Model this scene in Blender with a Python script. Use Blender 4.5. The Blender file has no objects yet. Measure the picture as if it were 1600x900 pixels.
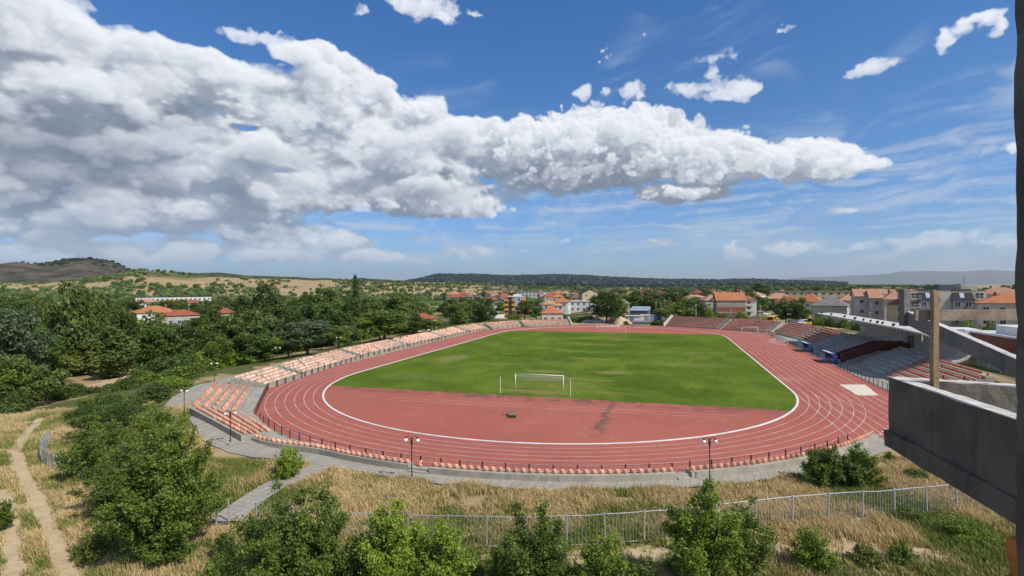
import bpy, math, random
import numpy as np
from mathutils import Vector, Matrix

PI = math.pi
rng = np.random.default_rng(7)
random.seed(7)
SC = bpy.context.scene
COL = SC.collection

# ------------------------------------------------------------------ camera frame (fitted to the track)
FOC, HCAM, PITCH, ROLL = 828.5, 15.6, .0028, -.005        # focal length in px of a 1600 px wide picture
CX, CY, TH = 18.15, 128.14, .2807                         # centre and heading of the pitch
RIN, LH = 36.1, 41.5                                      # radius of the bends, half length of the straights
ST, CT = math.sin(TH), math.cos(TH)


def ray(px, py):
    u, v = px - 800, py - 450
    cr, sr = math.cos(ROLL), math.sin(ROLL)
    u, v = u * cr + v * sr, -u * sr + v * cr
    x, zz = u / FOC, -v / FOC
    c, s = math.cos(PITCH), math.sin(PITCH)
    return x, c + s * zz, -s + c * zz


def at(px, py, z=0.):
    """ground point seen at a pixel of the photograph, for a surface of height z"""
    x, y, zz = ray(px, py)
    t = (z - HCAM) / zz
    return x * t, y * t


def at_d(px, d):
    """point straight ahead at distance d (along y) on the picture column px"""
    x, y, zz = ray(px, 447)
    return x / y * d, d


def W(a, b, z=0.):
    """field frame (a along the pitch, b to its right) to world"""
    return Vector((CX + a * ST + b * CT, CY + a * CT - b * ST, z))


def AB(x, y):
    dx, dy = x - CX, y - CY
    return dx * ST + dy * CT, dx * CT - dy * ST


def sdist(a, b):
    """distance outwards from the inner edge of the running track"""
    aa = np.maximum(np.abs(a) - LH, 0)
    return np.hypot(aa, b) - RIN


def sstep(e0, e1, x):
    t = np.clip((x - e0) / (e1 - e0), 0, 1)
    return t * t * (3 - 2 * t)


# ------------------------------------------------------------------ cheap numpy value noise
_perm = np.random.default_rng(3).random((256, 256))


def vnoise(x, y, s=1.0):
    x = np.asarray(x, float) * s + 1000.3
    y = np.asarray(y, float) * s + 1000.7
    xi, yi = np.floor(x).astype(int), np.floor(y).astype(int)
    fx, fy = x - xi, y - yi
    fx, fy = fx * fx * (3 - 2 * fx), fy * fy * (3 - 2 * fy)
    g = lambda i, j: _perm[(xi + i) & 255, (yi + j) & 255]
    return (g(0, 0) * (1 - fx) + g(1, 0) * fx) * (1 - fy) + (g(0, 1) * (1 - fx) + g(1, 1) * fx) * fy


def fbm(x, y, s=1.0, o=4):
    t, a, n = 0, .5, 0
    for k in range(o):
        t = t + a * vnoise(x, y, s * 2 ** k)
        n += a
        a *= .5
    return t / n


# ------------------------------------------------------------------ objects
def tag(o, label=None, cat=None, group=None, kind=None):
    if label: o['label'] = label
    if cat: o['category'] = cat
    if group: o['group'] = group
    if kind: o['kind'] = kind
    return o


def empty(name, loc, rz=0., label=None, cat=None, group=None):
    o = bpy.data.objects.new(name, None)
    COL.objects.link(o)
    o.location = loc
    o.rotation_euler = (0, 0, rz)
    o.empty_display_size = .2
    return tag(o, label, cat, group)


def link_mesh(name, me, parent=None, loc=None, rz=None, scale=None):
    o = bpy.data.objects.new(name, me)
    COL.objects.link(o)
    if parent is not None: o.parent = parent
    if loc is not None: o.location = loc
    if rz is not None: o.rotation_euler = (0, 0, rz)
    if scale is not None: o.scale = scale
    return o


def children(o):
    return [c for c in COL.objects if c.parent is o]


KIDS = {}


def copy_tree(o, loc=None, rz=None, scale=None, label=None, group=None, parent=None):
    c = o.copy()
    COL.objects.link(c)
    if parent is not None: c.parent = parent
    if loc is not None: c.location = loc
    if rz is not None: c.rotation_euler = (0, 0, rz)
    if scale is not None: c.scale = scale
    if label: c['label'] = label
    if group: c['group'] = group
    for ch in o.children:
        copy_tree(ch, parent=c)
    return c


def arr_mesh(name, V, F, mats=None, smooth=False, tint=None, mi=None):
    """mesh from numpy arrays; F is a list of arrays/lists of equal-length polygons"""
    me = bpy.data.meshes.new(name)
    V = np.asarray(V, np.float32)
    if not isinstance(F, list) or (len(F) and np.ndim(F[0]) == 1):
        F = [np.asarray(f, np.int32).reshape(1, -1) for f in F] if isinstance(F, list) else [F]
    F = [np.asarray(f, np.int32) for f in F if len(f)]
    loops = np.concatenate([f.ravel() for f in F])
    tot = np.concatenate([np.full(len(f), f.shape[1], np.int32) for f in F])
    start = np.concatenate([[0], np.cumsum(tot)[:-1]]).astype(np.int32)
    me.vertices.add(len(V)); me.vertices.foreach_set('co', V.ravel())
    me.loops.add(len(loops)); me.loops.foreach_set('vertex_index', loops)
    me.polygons.add(len(tot)); me.polygons.foreach_set('loop_start', start)
    me.polygons.foreach_set('loop_total', tot)
    me.polygons.foreach_set('use_smooth', np.full(len(tot), bool(smooth)))
    if mi is not None: me.polygons.foreach_set('material_index', np.asarray(mi, np.int32))
    if tint is not None:
        at_ = me.attributes.new('tint', 'FLOAT', 'FACE')
        at_.data.foreach_set('value', np.asarray(tint, np.float32))
    me.update(calc_edges=True)
    me.validate()
    for m in (mats if isinstance(mats, (list, tuple)) else [mats]):
        if m is not None: me.materials.append(m)
    return me


class MB:
    """collects shapes and links them as ONE mesh"""

    def __init__(self):
        self.v, self.f, self.t, self.n = [], [], [], 0

    def add(self, V, F, t=0.):
        for q in F:
            self.f.append([i + self.n for i in q]); self.t.append(t)
        self.v.extend([tuple(p) for p in V]); self.n += len(V)
        return self

    def box(self, lo, hi, M=None, t=0.):
        x0, y0, z0 = lo; x1, y1, z1 = hi
        V = [Vector(p) for p in ((x0, y0, z0), (x1, y0, z0), (x1, y1, z0), (x0, y1, z0), (x0, y0, z1), (x1, y0, z1), (x1, y1, z1), (x0, y1, z1))]
        if M is not None: V = [M @ p for p in V]
        return self.add(V, [(3, 2, 1, 0), (4, 5, 6, 7), (0, 1, 5, 4), (1, 2, 6, 5), (2, 3, 7, 6), (3, 0, 4, 7)], t)

    def bbox(self, lo, hi, bv=.02, M=None, t=0.):
        """box with chamfered edges"""
        x0, y0, z0 = lo; x1, y1, z1 = hi
        V, F, idx = [], [], {}
        for ix, x in ((0, (x0, 1)), (1, (x1, -1))):
            for iy, y in ((0, (y0, 1)), (1, (y1, -1))):
                for iz, z in ((0, (z0, 1)), (1, (z1, -1))):
                    for ax in range(3):
                        p = [x[0] + x[1] * bv, y[0] + y[1] * bv, z[0] + z[1] * bv]
                        p[ax] = (x, y, z)[ax][0]
                        idx[(ix, iy, iz, ax)] = len(V); V.append(Vector(p))
        g = lambda i, j, k, a: idx[(i, j, k, a)]
        for s in (0, 1):
            F += [(g(s, 0, 0, 0), g(s, 1, 0, 0), g(s, 1, 1, 0), g(s, 0, 1, 0))]
            F += [(g(0, s, 0, 1), g(1, s, 0, 1), g(1, s, 1, 1), g(0, s, 1, 1))]
            F += [(g(0, 0, s, 2), g(1, 0, s, 2), g(1, 1, s, 2), g(0, 1, s, 2))]
        for p in (0, 1):
            for q in (0, 1):
                F += [(g(p, q, 0, 0), g(p, q, 1, 0), g(p, q, 1, 1), g(p, q, 0, 1))]
                F += [(g(p, 0, q, 0), g(p, 1, q, 0), g(p, 1, q, 2), g(p, 0, q, 2))]
                F += [(g(0, p, q, 1), g(1, p, q, 1), g(1, p, q, 2), g(0, p, q, 2))]
        for i in (0, 1):
            for j in (0, 1):
                for k in (0, 1):
                    F += [(g(i, j, k, 0), g(i, j, k, 1), g(i, j, k, 2))]
        c = Vector(((x0 + x1) / 2, (y0 + y1) / 2, (z0 + z1) / 2))
        out = []
        for f in F:
            n = (V[f[1]] - V[f[0]]).cross(V[f[2]] - V[f[1]])
            m = sum((V[i] for i in f), Vector()) / len(f)
            out.append(f if n.dot(m - c) > 0 else tuple(reversed(f)))
        if M is not None: V = [M @ p for p in V]
        return self.add(V, out, t)

    def tube(self, pts, r, n=6, t=0., caps=True):
        pts = [Vector(p) for p in pts]
        rs = r if isinstance(r, (list, tuple)) else [r] * len(pts)
        V, F = [], []
        for i, p in enumerate(pts):
            d = (pts[min(i + 1, len(pts) - 1)] - pts[max(i - 1, 0)]).normalized()
            u = d.orthogonal().normalized() if i == 0 else (u - d * u.dot(d)).normalized()
            w = d.cross(u)
            for k in range(n):
                an = 2 * PI * k / n
                V.append(p + (u * math.cos(an) + w * math.sin(an)) * rs[i])
        for i in range(len(pts) - 1):
            for k in range(n):
                F.append((i * n + k, i * n + (k + 1) % n, (i + 1) * n + (k + 1) % n, (i + 1) * n + k))
        if caps:
            F.append(tuple(reversed(range(n)))); F.append(tuple(range((len(pts) - 1) * n, len(pts) * n)))
        return self.add(V, F, t)

    def lathe(self, prof, c=(0, 0, 0), n=10, t=0.):
        V, F = [], []
        for r, z in prof:
            for k in range(n):
                an = 2 * PI * k / n
                V.append((c[0] + r * math.cos(an), c[1] + r * math.sin(an), c[2] + z))
        for i in range(len(prof) - 1):
            for k in range(n):
                F.append((i * n + k, i * n + (k + 1) % n, (i + 1) * n + (k + 1) % n, (i + 1) * n + k))
        F.append(tuple(reversed(range(n)))); F.append(tuple(range((len(prof) - 1) * n, len(prof) * n)))
        return self.add(V, F, t)

    def prism(self, poly, z0, z1, M=None, t=0.):
        """vertical prism over an xy polygon (counter-clockwise)"""
        n = len(poly)
        V = [Vector((p[0], p[1], z0)) for p in poly] + [Vector((p[0], p[1], z1)) for p in poly]
        if M is not None: V = [M @ p for p in V]
        F = [tuple(reversed(range(n))), tuple(range(n, 2 * n))]
        F += [(i, (i + 1) % n, n + (i + 1) % n, n + i) for i in range(n)]
        return self.add(V, F, t)

    def loft(self, secs, caps=True, t=0.):
        """skin between closed sections of equal length"""
        n = len(secs[0]); V = [p for s in secs for p in s]; F = []
        for i in range(len(secs) - 1):
            for k in range(n):
                F.append((i * n + k, i * n + (k + 1) % n, (i + 1) * n + (k + 1) % n, (i + 1) * n + k))
        if caps:
            F.append(tuple(reversed(range(n)))); F.append(tuple(range((len(secs) - 1) * n, len(secs) * n)))
        return self.add(V, F, t)

    def mesh(self, name, mat, smooth=False):
        byn = {}
        for i, q in enumerate(self.f): byn.setdefault(len(q), []).append(i)
        F = [np.array([self.f[i] for i in ii]) for ii in byn.values()]
        T = [self.t[i] for ii in byn.values() for i in ii]
        return arr_mesh(name, self.v, F, mat, smooth, T)

    def build(self, name, mat, parent=None, loc=None, smooth=False):
        return link_mesh(name, self.mesh(name, mat, smooth), parent, loc)


# ------------------------------------------------------------------ node helpers
class NT:
    def __init__(self, tree):
        self.t = tree; tree.nodes.clear()

    def node(self, typ, **kw):
        n = self.t.nodes.new(typ)
        for k, v in kw.items(): setattr(n, k, v)
        return n

    def put(self, sock, val):
        if hasattr(val, 'node'): self.t.links.new(val, sock)
        else:
            if getattr(sock, 'type', '') == 'RGBA' and len(val) == 3: val = (*val, 1)
            sock.default_value = val

    def m(self, op, a, b=None, c=None, clamp=False):
        n = self.node('ShaderNodeMath', operation=op, use_clamp=clamp)
        for i, v in enumerate((a, b, c)):
            if v is not None: self.put(n.inputs[i], v)
        return n.outputs[0]

    def vm(self, op, a, b=None, c=None):
        n = self.node('ShaderNodeVectorMath', operation=op)
        for i, v in enumerate((a, b, c)):
            if v is not None: self.put(n.inputs['Scale' if op == 'SCALE' and i == 1 else i], v)
        return n.outputs['Value'] if op in ('DOT_PRODUCT', 'LENGTH', 'DISTANCE') else n.outputs[0]

    def mix(self, f, a, b, blend='MIX'):
        n = self.node('ShaderNodeMix', data_type='RGBA', blend_type=blend)
        n.clamp_factor = True
        self.put(n.inputs[0], f); self.put(n.inputs[6], a); self.put(n.inputs[7], b)
        return n.outputs[2]

    def noise(self, vec, scale, detail=3., rough=.5, dist=0., out=0):
        n = self.node('ShaderNodeTexNoise')
        self.put(n.inputs['Vector'], vec); n.inputs['Scale'].default_value = scale
        n.inputs['Detail'].default_value = detail; n.inputs['Roughness'].default_value = rough
        n.inputs['Distortion'].default_value = dist
        return n.outputs[out]

    def ramp(self, f, stops):
        n = self.node('ShaderNodeValToRGB')
        e = n.color_ramp.elements
        while len(e) < len(stops): e.new(.5)
        for i, (p, c) in enumerate(stops):
            e[i].position = p; e[i].color = (*c, 1) if len(c) == 3 else c
        self.put(n.inputs[0], f)
        return n.outputs[0]

    def step(self, x, e0, e1):
        n = self.node('ShaderNodeMapRange', interpolation_type='SMOOTHSTEP')
        self.put(n.inputs[0], x); n.inputs[1].default_value = e0; n.inputs[2].default_value = e1
        return n.outputs[0]

    def comb(self, x, y, z):
        n = self.node('ShaderNodeCombineXYZ')
        for i, v in enumerate((x, y, z)): self.put(n.inputs[i], v)
        return n.outputs[0]

    def sep(self, v):
        n = self.node('ShaderNodeSeparateXYZ'); self.put(n.inputs[0], v)
        return n.outputs


def new_mat(name):
    m = bpy.data.materials.new(name); m.use_nodes = True
    return m, NT(m.node_tree)


def surf(n, col, rough=.8, spec=.3, normal=None, metal=0., trans=0.):
    p = n.node('ShaderNodeBsdfPrincipled')
    n.put(p.inputs['Base Color'], col); n.put(p.inputs['Roughness'], rough)
    p.inputs['Specular IOR Level'].default_value = spec; p.inputs['Metallic'].default_value = metal
    if normal is not None: n.put(p.inputs['Normal'], normal)
    o = n.node('ShaderNodeOutputMaterial')
    sh = p.outputs[0]
    if trans:
        tr = n.node('ShaderNodeBsdfTranslucent'); n.put(tr.inputs[0], col)
        mx = n.node('ShaderNodeMixShader'); mx.inputs[0].default_value = trans
        n.t.links.new(sh, mx.inputs[1]); n.t.links.new(tr.outputs[0], mx.inputs[2]); sh = mx.outputs[0]
    n.t.links.new(sh, o.inputs[0])
    return p


def bump(n, h, strength=.4, dist=.02):
    b = n.node('ShaderNodeBump'); b.inputs['Strength'].default_value = strength
    b.inputs['Distance'].default_value = dist; n.put(b.inputs['Height'], h)
    return b.outputs[0]


def simple(name, c1, c2=None, scale=1., rough=.8, spec=.3, bumpk=0., rand=0., space='obj', metal=0., fine=None, c3=None):
    """a colour that drifts to a second (and third) one with noise; rand varies it from object to object"""
    m, n = new_mat(name)
    if space == 'obj': vec = n.node('ShaderNodeTexCoord').outputs['Object']
    else: vec = n.node('ShaderNodeNewGeometry').outputs['Position']
    c2 = c2 or tuple(x * .75 for x in c1)
    f = n.noise(vec, scale, 5., .6)
    col = n.mix(n.step(f, .35, .65), c1, c2)
    if c3: col = n.mix(n.step(n.noise(vec, scale * .37, 4., .6), .5, .68), col, c3)
    if rand:
        r = n.node('ShaderNodeObjectInfo').outputs['Random']
        col = n.mix(1., col, n.ramp(r, [(0, (1 - rand,) * 3), (1, (1 + rand, 1 + rand * .9, 1 + rand * .8))]), 'MULTIPLY')
    nm = bump(n, n.noise(vec, fine or scale * 8, 4., .6), bumpk, .03) if bumpk else None
    surf(n, col, rough, spec, nm, metal)
    return m
EXPO, SUN_E, CLOUD_K = 0., 4.7, .95
# ------------------------------------------------------------------ clouds: thickness and light worked out on an azimuth / elevation grid
def sky_at(px, py):
    x, y, z = ray(px, py)
    return math.atan2(x, y), math.asin(z / math.sqrt(x * x + y * y + z * z))


CUMULUS = [  # picture x, y of the lobe, half width, half height, strength
    (840, 222, 60, 38, 1), (905, 222, 75, 46, 1.1), (975, 220, 90, 52, 1.2), (1050, 238, 80, 40, 1.1), (1135, 243, 58, 36, 1), (1185, 255, 45, 24, .9),
    (1225, 258, 36, 30, 1.1), (1258, 250, 40, 28, 1.1), (1300, 254, 52, 30, 1.1), (1340, 255, 36, 14, .8), (1290, 272, 60, 14, .8), (940, 262, 150, 30, 1), (1060, 302, 66, 13, .9), (1120, 265, 120, 22, .9),
    (660, 176, 40, 16, .6), (720, 289, 14, 14, .7), (690, 320, 90, 18, .7)]
SMALL = [(70, 352, 70, 9, .9), (110, 348, 34, 10, .9), (190, 356, 40, 8, .8), (318, 386, 26, 13, .9), (290, 396, 40, 8, .8), (505, 380, 30, 10, .9), (460, 372, 30, 8, .8), (25, 398, 40, 7, .8), (400, 402, 44, 6, .8), (145, 382, 40, 6, .7), (235, 330, 30, 8, .8), (1110, 134, 56, 17, .8), (1118, 116, 16, 22, .9), (1162, 140, 30, 15, .9), (1135, 142, 40, 14, .9), (908, 143, 16, 11, .9), (948, 143, 8, 8, .8), (991, 138, 18, 15, 1), (1006, 146, 9, 8, .8),
         (1366, 105, 34, 13, .9), (1400, 100, 16, 8, .7), (1478, 72, 16, 24, .9), (1505, 50, 20, 16, .8), (1535, 36, 32, 14, 1), (1560, 46, 14, 16, .9), (1228, 43, 16, 6, .7), (1130, 86, 40, 8, .35),
         (650, 6, 60, 18, 1), (690, 20, 26, 16, 1), (738, 17, 16, 6, .7), (565, 18, 17, 6, .8), (500, 95, 26, 16, .8), (420, 62, 70, 14, .9), (470, 78, 50, 18, 1), (660, 176, 30, 22, .9), (640, 160, 12, 14, .8), (690, 170, 16, 16, .8), (720, 289, 13, 15, 1), (735, 300, 30, 12, .9),
         (1033, 379, 27, 6, .9), (1312, 331, 28, 8, .9), (1268, 348, 22, 5, .6), (655, 373, 18, 5, .9), (720, 393, 44, 8, .9), (745, 388, 24, 7, .9), (655, 403, 30, 6, .8), (575, 397, 38, 7, .9), (1095, 367, 14, 4, .8), (883, 371, 14, 4, .7), (822, 388, 8, 3, .7),
         (1148, 390, 22, 13, .9), (1165, 398, 30, 10, .8), (1235, 386, 66, 11, .8), (1320, 392, 60, 9, .7), (1340, 388, 40, 8, .7), (1490, 372, 76, 13, .9), (1440, 382, 60, 9, .7), (1560, 380, 70, 10, .8), (1585, 231, 16, 8, .9)]
BANK = [
    (40, 40, 130, 70, 1), (60, 150, 220, 130, 1.2), (200, 140, 130, 90, 1.1), (320, 150, 130, 60, 1), (440, 170, 110, 62, 1), (520, 160, 80, 60, 1), (585, 165, 40, 38, .9), (470, 82, 40, 14, .45),
    (380, 215, 200, 60, 1), (560, 240, 130, 50, 1), (700, 235, 110, 50, 1), (790, 245, 90, 42, 1), (650, 300, 150, 36, 1), (430, 290, 180, 50, 1), (200, 290, 240, 70, 1), (40, 290, 150, 70, 1),
    (110, 350, 180, 34, 1), (330, 340, 160, 34, 1), (430, 366, 100, 26, 1), (500, 376, 60, 16, 1), (60, 388, 160, 18, .8), (300, 394, 70, 20, .8), (430, 398, 80, 12, .9), (210, 402, 200, 16, .6), (570, 398, 50, 9, .8), (840, 275, 80, 26, .8)]
HOLES = [(392, 202, 34, 9, .8), (420, 262, 70, 8, .45), (600, 180, 14, 14, .4), (200, 12, 40, 40, .25), (560, 345, 60, 12, .6), (150, 372, 160, 8, .4)]
DARK = [(70, 235, 300, 95, 1), (260, 205, 160, 40, .6), (330, 365, 160, 16, .7), (620, 300, 180, 26, .55), (450, 250, 120, 20, .5), (900, 268, 160, 16, .7), (1060, 268, 110, 12, .55), (130, 330, 160, 20, .5), (60, 375, 140, 10, .6)]


_ga = np.random.default_rng(11).random((256, 256)) * 2 * PI
_gx, _gy = np.cos(_ga).astype(np.float32), np.sin(_ga).astype(np.float32)


def perlin(x, y):
    xi, yi = np.floor(x).astype(np.int32), np.floor(y).astype(np.int32)
    fx, fy = (x - xi).astype(np.float32), (y - yi).astype(np.float32)
    u, v = fx * fx * fx * (fx * (fx * 6 - 15) + 10), fy * fy * fy * (fy * (fy * 6 - 15) + 10)

    def g(i, j):
        a, b = (xi + i) & 255, (yi + j) & 255
        return _gx[a, b] * (fx - i) + _gy[a, b] * (fy - j)
    return ((g(0, 0) * (1 - u) + g(1, 0) * u) * (1 - v) + (g(0, 1) * (1 - u) + g(1, 1) * u) * v) * 1.5


def pfbm(x, y, s, o, gain=.5, billow=False):
    t, a, tot = 0, 1., 0
    for k in range(o):
        q = perlin(x * s + 17.3 * k, y * s + 5.1 * k)
        t = t + a * (np.abs(q) * 2 - .55 if billow else q)
        tot += a; a *= gain; s *= 2.03
    return t / tot


def blur(f, r):
    for ax in (0, 1):
        for _ in range(2):
            p = np.concatenate([np.repeat(f.take([0], ax), r + 1, ax), f, np.repeat(f.take([-1], ax), r, ax)], ax)
            c = np.cumsum(p, ax)
            f = (c.take(range(2 * r + 1, c.shape[ax]), ax) - c.take(range(0, c.shape[ax] - 2 * r - 1), ax)) / (2 * r + 1)
    return f


AZ0, AZ1, EL0, EL1, CW, CH, CD = -1.152, 1.152, -.02, .626, 1536, 432, 16


def lobes(lst, A, E):
    acc = None
    for (cx, cy, rx, ry, w) in lst:
        a, e = sky_at(cx, cy)
        sa = 2 / (sky_at(cx + rx, cy)[0] - sky_at(cx - rx, cy)[0])
        se = 2 / (sky_at(cx, cy - ry)[1] - sky_at(cx, cy + ry)[1])
        v = np.maximum(w * (1 - ((A - a) * sa) ** 2 - ((E - e) * se) ** 2), -1.5)
        if acc is None: acc = v
        else:
            h = np.clip(.5 + .5 * (v - acc) / .15, 0, 1)
            acc = acc * (1 - h) + v * h + .15 * h * (1 - h)
    return acc


def cloud_map():
    """a slab of cloud with real depth: lobes roughened by noise in three dimensions, lit by the sun through its own thickness"""
    az = np.linspace(AZ0, AZ1, CW, dtype=np.float32); el = np.linspace(EL0, EL1, CH, dtype=np.float32)
    A, E = np.meshgrid(az, el)
    S = E * 1.35
    px = (AZ1 - AZ0) / CW
    g = np.random.default_rng(12)
    # band-limited noise volumes (rows = elevation, columns = azimuth, slices = depth)
    ky = np.fft.fftfreq(CH, px)[:, None, None] / 1.15; kx = np.fft.fftfreq(CW, px)[None, :, None]; kz = np.fft.rfftfreq(CD, .013)[None, None, :]
    kk = np.sqrt(kx * kx + ky * ky + kz * kz).astype(np.float32)
    kk2 = np.sqrt((kx * 1.22) ** 2 + (ky * .86) ** 2 + kz * kz).astype(np.float32)   # flattened lumps for the layered bank
    spec = np.fft.rfftn(g.standard_normal((CH, CW, CD)).astype(np.float32)).astype(np.complex64)

    def band(lam, k_, seed):
        f = np.fft.irfftn(np.roll(spec, (seed * 37, seed * 91), (0, 1)) * np.exp(-.5 * (np.log(np.maximum(k_, 1e-3) * lam) / .42) ** 2), (CH, CW, CD)).astype(np.float32)
        return f / f.std()
    cum = 0; ban = 0
    for i, (lam, a_) in enumerate(((.17, .36), (.085, .36), (.043, .25), (.021, .12), (.0105, .05), (.0055, .02))):
        cum = cum + a_ * (np.abs(band(lam, kk, i)) * 1.25 - .85)
    for i, (lam, a_) in enumerate(((.26, .36), (.15, .46), (.07, .25), (.034, .11), (.017, .055), (.008, .025))):
        f = band(lam, kk2, i + 7)
        ban = ban + a_ * (np.abs(f) * 1.25 - .85 if i else f * .8)
    wx, wy = pfbm(A, S, 5., 4), pfbm(A + 9, S + 4, 5., 4)
    fx, fy = pfbm(A + 3, S, 26., 4, .6), pfbm(A + 5, S + 2, 26., 4, .6)
    A2, E2 = A + .03 * wx + .010 * fx, E + .018 * wy + .008 * fy
    t = np.linspace(-1, 1, CD, dtype=np.float32)[None, None, :]
    c3 = lobes(CUMULUS, A2, E2)[..., None] * 1.15 - 1.3 * t * t + .72 * cum - .02
    b2 = lobes(BANK, A2, E2) - 1.7 * np.maximum(lobes(HOLES, A2, E2), 0)
    b3 = np.minimum(b2, .34 + .25 * b2)[..., None] * 1.1 - 1.2 * t * t + .80 * ban + .05
    b3 = b3 - 1.2 * sstep(.25, .9, -b2)[..., None]
    A3, E3 = A + .016 * wx + .015 * fx, E + .012 * wy + .013 * fy
    s2 = lobes(SMALL, A3, E3) * .9 + .65 * pfbm(A + .01 * fx, S, 46., 6, .66) - .22
    s3 = s2[..., None] * .75 - 2.2 * t * t + .45 * cum
    D = np.maximum(np.maximum(c3 * 1.6, b3 * .85), np.minimum(s3, .21))
    rho = np.clip(D / np.where(b3 * .85 > c3 * 1.6, .55, .42), 0, 1) ** 1.2
    rho *= np.where(s3 > np.maximum(c3 * 1.6, b3 * .85), .62, 1)
    rho *= (.25 + .75 * sstep(-.012, .02, E))[..., None]
    # optical depth towards the sun: up, to the right and towards the viewer
    od = np.zeros_like(rho)
    for j in range(1, 9):
        w_ = 1. if j < 4 else 1.6
        dy_, dx_, dz_ = int(round(j * 2.6 * (1 + .26 * j))), int(round(j * 1.3 * (1 + .22 * j))), int(round(j * .42))
        r_ = np.zeros_like(rho)
        r_[:CH - dy_, :CW - dx_, dz_:] = rho[dy_:, dx_:, :CD - dz_] if dz_ else rho[dy_:, dx_:, :]
        od += r_ * w_ * (.55 + .16 * j)
    sun = .62 * np.exp(-.75 * od) + .38 * np.exp(-.20 * od)
    up = np.zeros_like(rho)
    for j in (5, 11, 19, 29, 41, 55): up[:CH - j] += rho[j:] * .72
    amb = np.exp(-.22 * up)
    T = np.ones((CH, CW), np.float32); Ls = np.zeros((CH, CW), np.float32); La = np.zeros((CH, CW), np.float32); W_ = np.zeros((CH, CW), np.float32)
    for k in range(CD):
        a_ = 1 - np.exp(-1.15 * rho[:, :, k])
        Ls += T * a_ * sun[:, :, k]; La += T * a_ * amb[:, :, k]; W_ += T * a_; T = T * (1 - a_)
    alpha = W_
    Ls, La = Ls / np.maximum(W_, 1e-4), La / np.maximum(W_, 1e-4)
    dk = blur(np.maximum(lobes(DARK, A2, E2), 0).astype(np.float32), 4)
    sunc, ambc = np.array([1., .975, .94]), np.array([.37, .475, .655])
    k1 = (1 - .70 * dk)[..., None]
    col = 1.04 * Ls[..., None] * sunc * k1 + (.26 + .56 * La[..., None] * (1 - .42 * dk[..., None])) * ambc
    col = col / (1 + .16 * col ** 2)                       # bright tops roll off
    warm = (1 - sstep(.0, .13, E))[..., None] * .45        # clouds low down are seen through the air
    col = col * (1 - warm) + np.array([.62, .655, .69]) * warm
    alpha = alpha * (.55 + .43 * sstep(.0, .15, E))
    # thin streaks of high cloud
    ci = pfbm(A * 3 + E * 1.2 + .4 * wx, E * 17 - A * 3.2 + .6 * wy, 1.2, 8, .62)
    msk = sstep(-.12, .25, pfbm(A + 2, E, 3., 3)) * sstep(-.35, .25, A)
    t1 = sstep(-.08, .55, ci) * msk * .60
    lo = pfbm(A * 4 + wx, E * 34 + .5 * wy, 1.5, 8, .62)
    t2 = sstep(-.12, .40, lo) * sstep(.03, .10, E) * (1 - sstep(.17, .30, E)) * .58
    t3 = sstep(-.25, .45, pfbm(A * 2.2 + .6 * wx, E * 14, 1.7, 6, .6)) * sstep(.015, .05, E) * (1 - sstep(.07, .13, E)) * .45
    thin = np.maximum(np.maximum(t1, t2), t3)
    tc = np.array([.66, .73, .82])
    al = alpha + thin * (1 - alpha)
    rgb = (col * alpha[..., None] + tc * (thin * (1 - alpha))[..., None]) / np.maximum(al, 1e-4)[..., None]
    return np.concatenate([rgb, al[..., None]], -1).astype(np.float32)
# ------------------------------------------------------------------ render, camera, sun, sky
SC.render.engine = 'CYCLES'
SC.view_settings.view_transform = 'Standard'
SC.view_settings.look = 'None'
SC.view_settings.exposure = EXPO
SC.view_settings.gamma = 1
SC.view_settings.use_curve_mapping = False

cam = bpy.data.cameras.new('camera')
cam.sensor_width = 36.; cam.lens = FOC / 1600 * 36
cam.clip_start = .1; cam.clip_end = 90000
camo = bpy.data.objects.new('camera', cam); COL.objects.link(camo)
camo.matrix_world = Matrix.Translation((0, 0, HCAM)) @ Matrix.Rotation(PI / 2 - PITCH, 4, 'X') @ Matrix.Rotation(ROLL, 4, 'Z')
SC.camera = camo

SUN_EL = math.radians(46)
SUN_AZ = math.atan2(.79, -.61)                            # azimuth from +y towards +x
sv = Vector((math.sin(SUN_AZ) * math.cos(SUN_EL), math.cos(SUN_AZ) * math.cos(SUN_EL), math.sin(SUN_EL)))
sl = bpy.data.lights.new('sun', 'SUN'); sl.energy = SUN_E; sl.angle = math.radians(.53); sl.color = (1, .93, .81)
so = bpy.data.objects.new('sun', sl); COL.objects.link(so)
so.rotation_euler = (-sv).to_track_quat('-Z', 'Y').to_euler()

world = bpy.data.worlds.new('World'); SC.world = world; world.use_nodes = True
world.cycles.sampling_method = 'MANUAL'; world.cycles.sample_map_resolution = 512
n = NT(world.node_tree)
SKY_S = .1
sky = n.node('ShaderNodeTexSky', sky_type='NISHITA')
sky.sun_disc = False; sky.sun_elevation = SUN_EL; sky.sun_rotation = SUN_AZ
sky.altitude = 300; sky.air_density = 1.0; sky.dust_density = .6; sky.ozone_density = 2.2
cm = cloud_map()
img = bpy.data.images.new('cloud_field', CW, CH, alpha=True, float_buffer=True)
img.colorspace_settings.name = 'Non-Color'
img.alpha_mode = 'CHANNEL_PACKED'
img.pixels.foreach_set(cm.ravel()); img.update(); img.pack()
dirv = n.node('ShaderNodeTexCoord').outputs['Generated']
dx, dy, dz = n.sep(dirv)
uu = n.m('DIVIDE', n.m('SUBTRACT', n.m('ARCTAN2', dx, dy), AZ0), AZ1 - AZ0)
vv = n.m('DIVIDE', n.m('SUBTRACT', n.m('ARCSINE', dz), EL0), EL1 - EL0)
it = n.node('ShaderNodeTexImage', image=img, extension='MIRROR', interpolation='Cubic')
n.put(it.inputs[0], n.comb(uu, vv, 0.))
ccol = n.mix(1., it.outputs[0], (CLOUD_K / SKY_S,) * 3, 'MULTIPLY')
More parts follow.
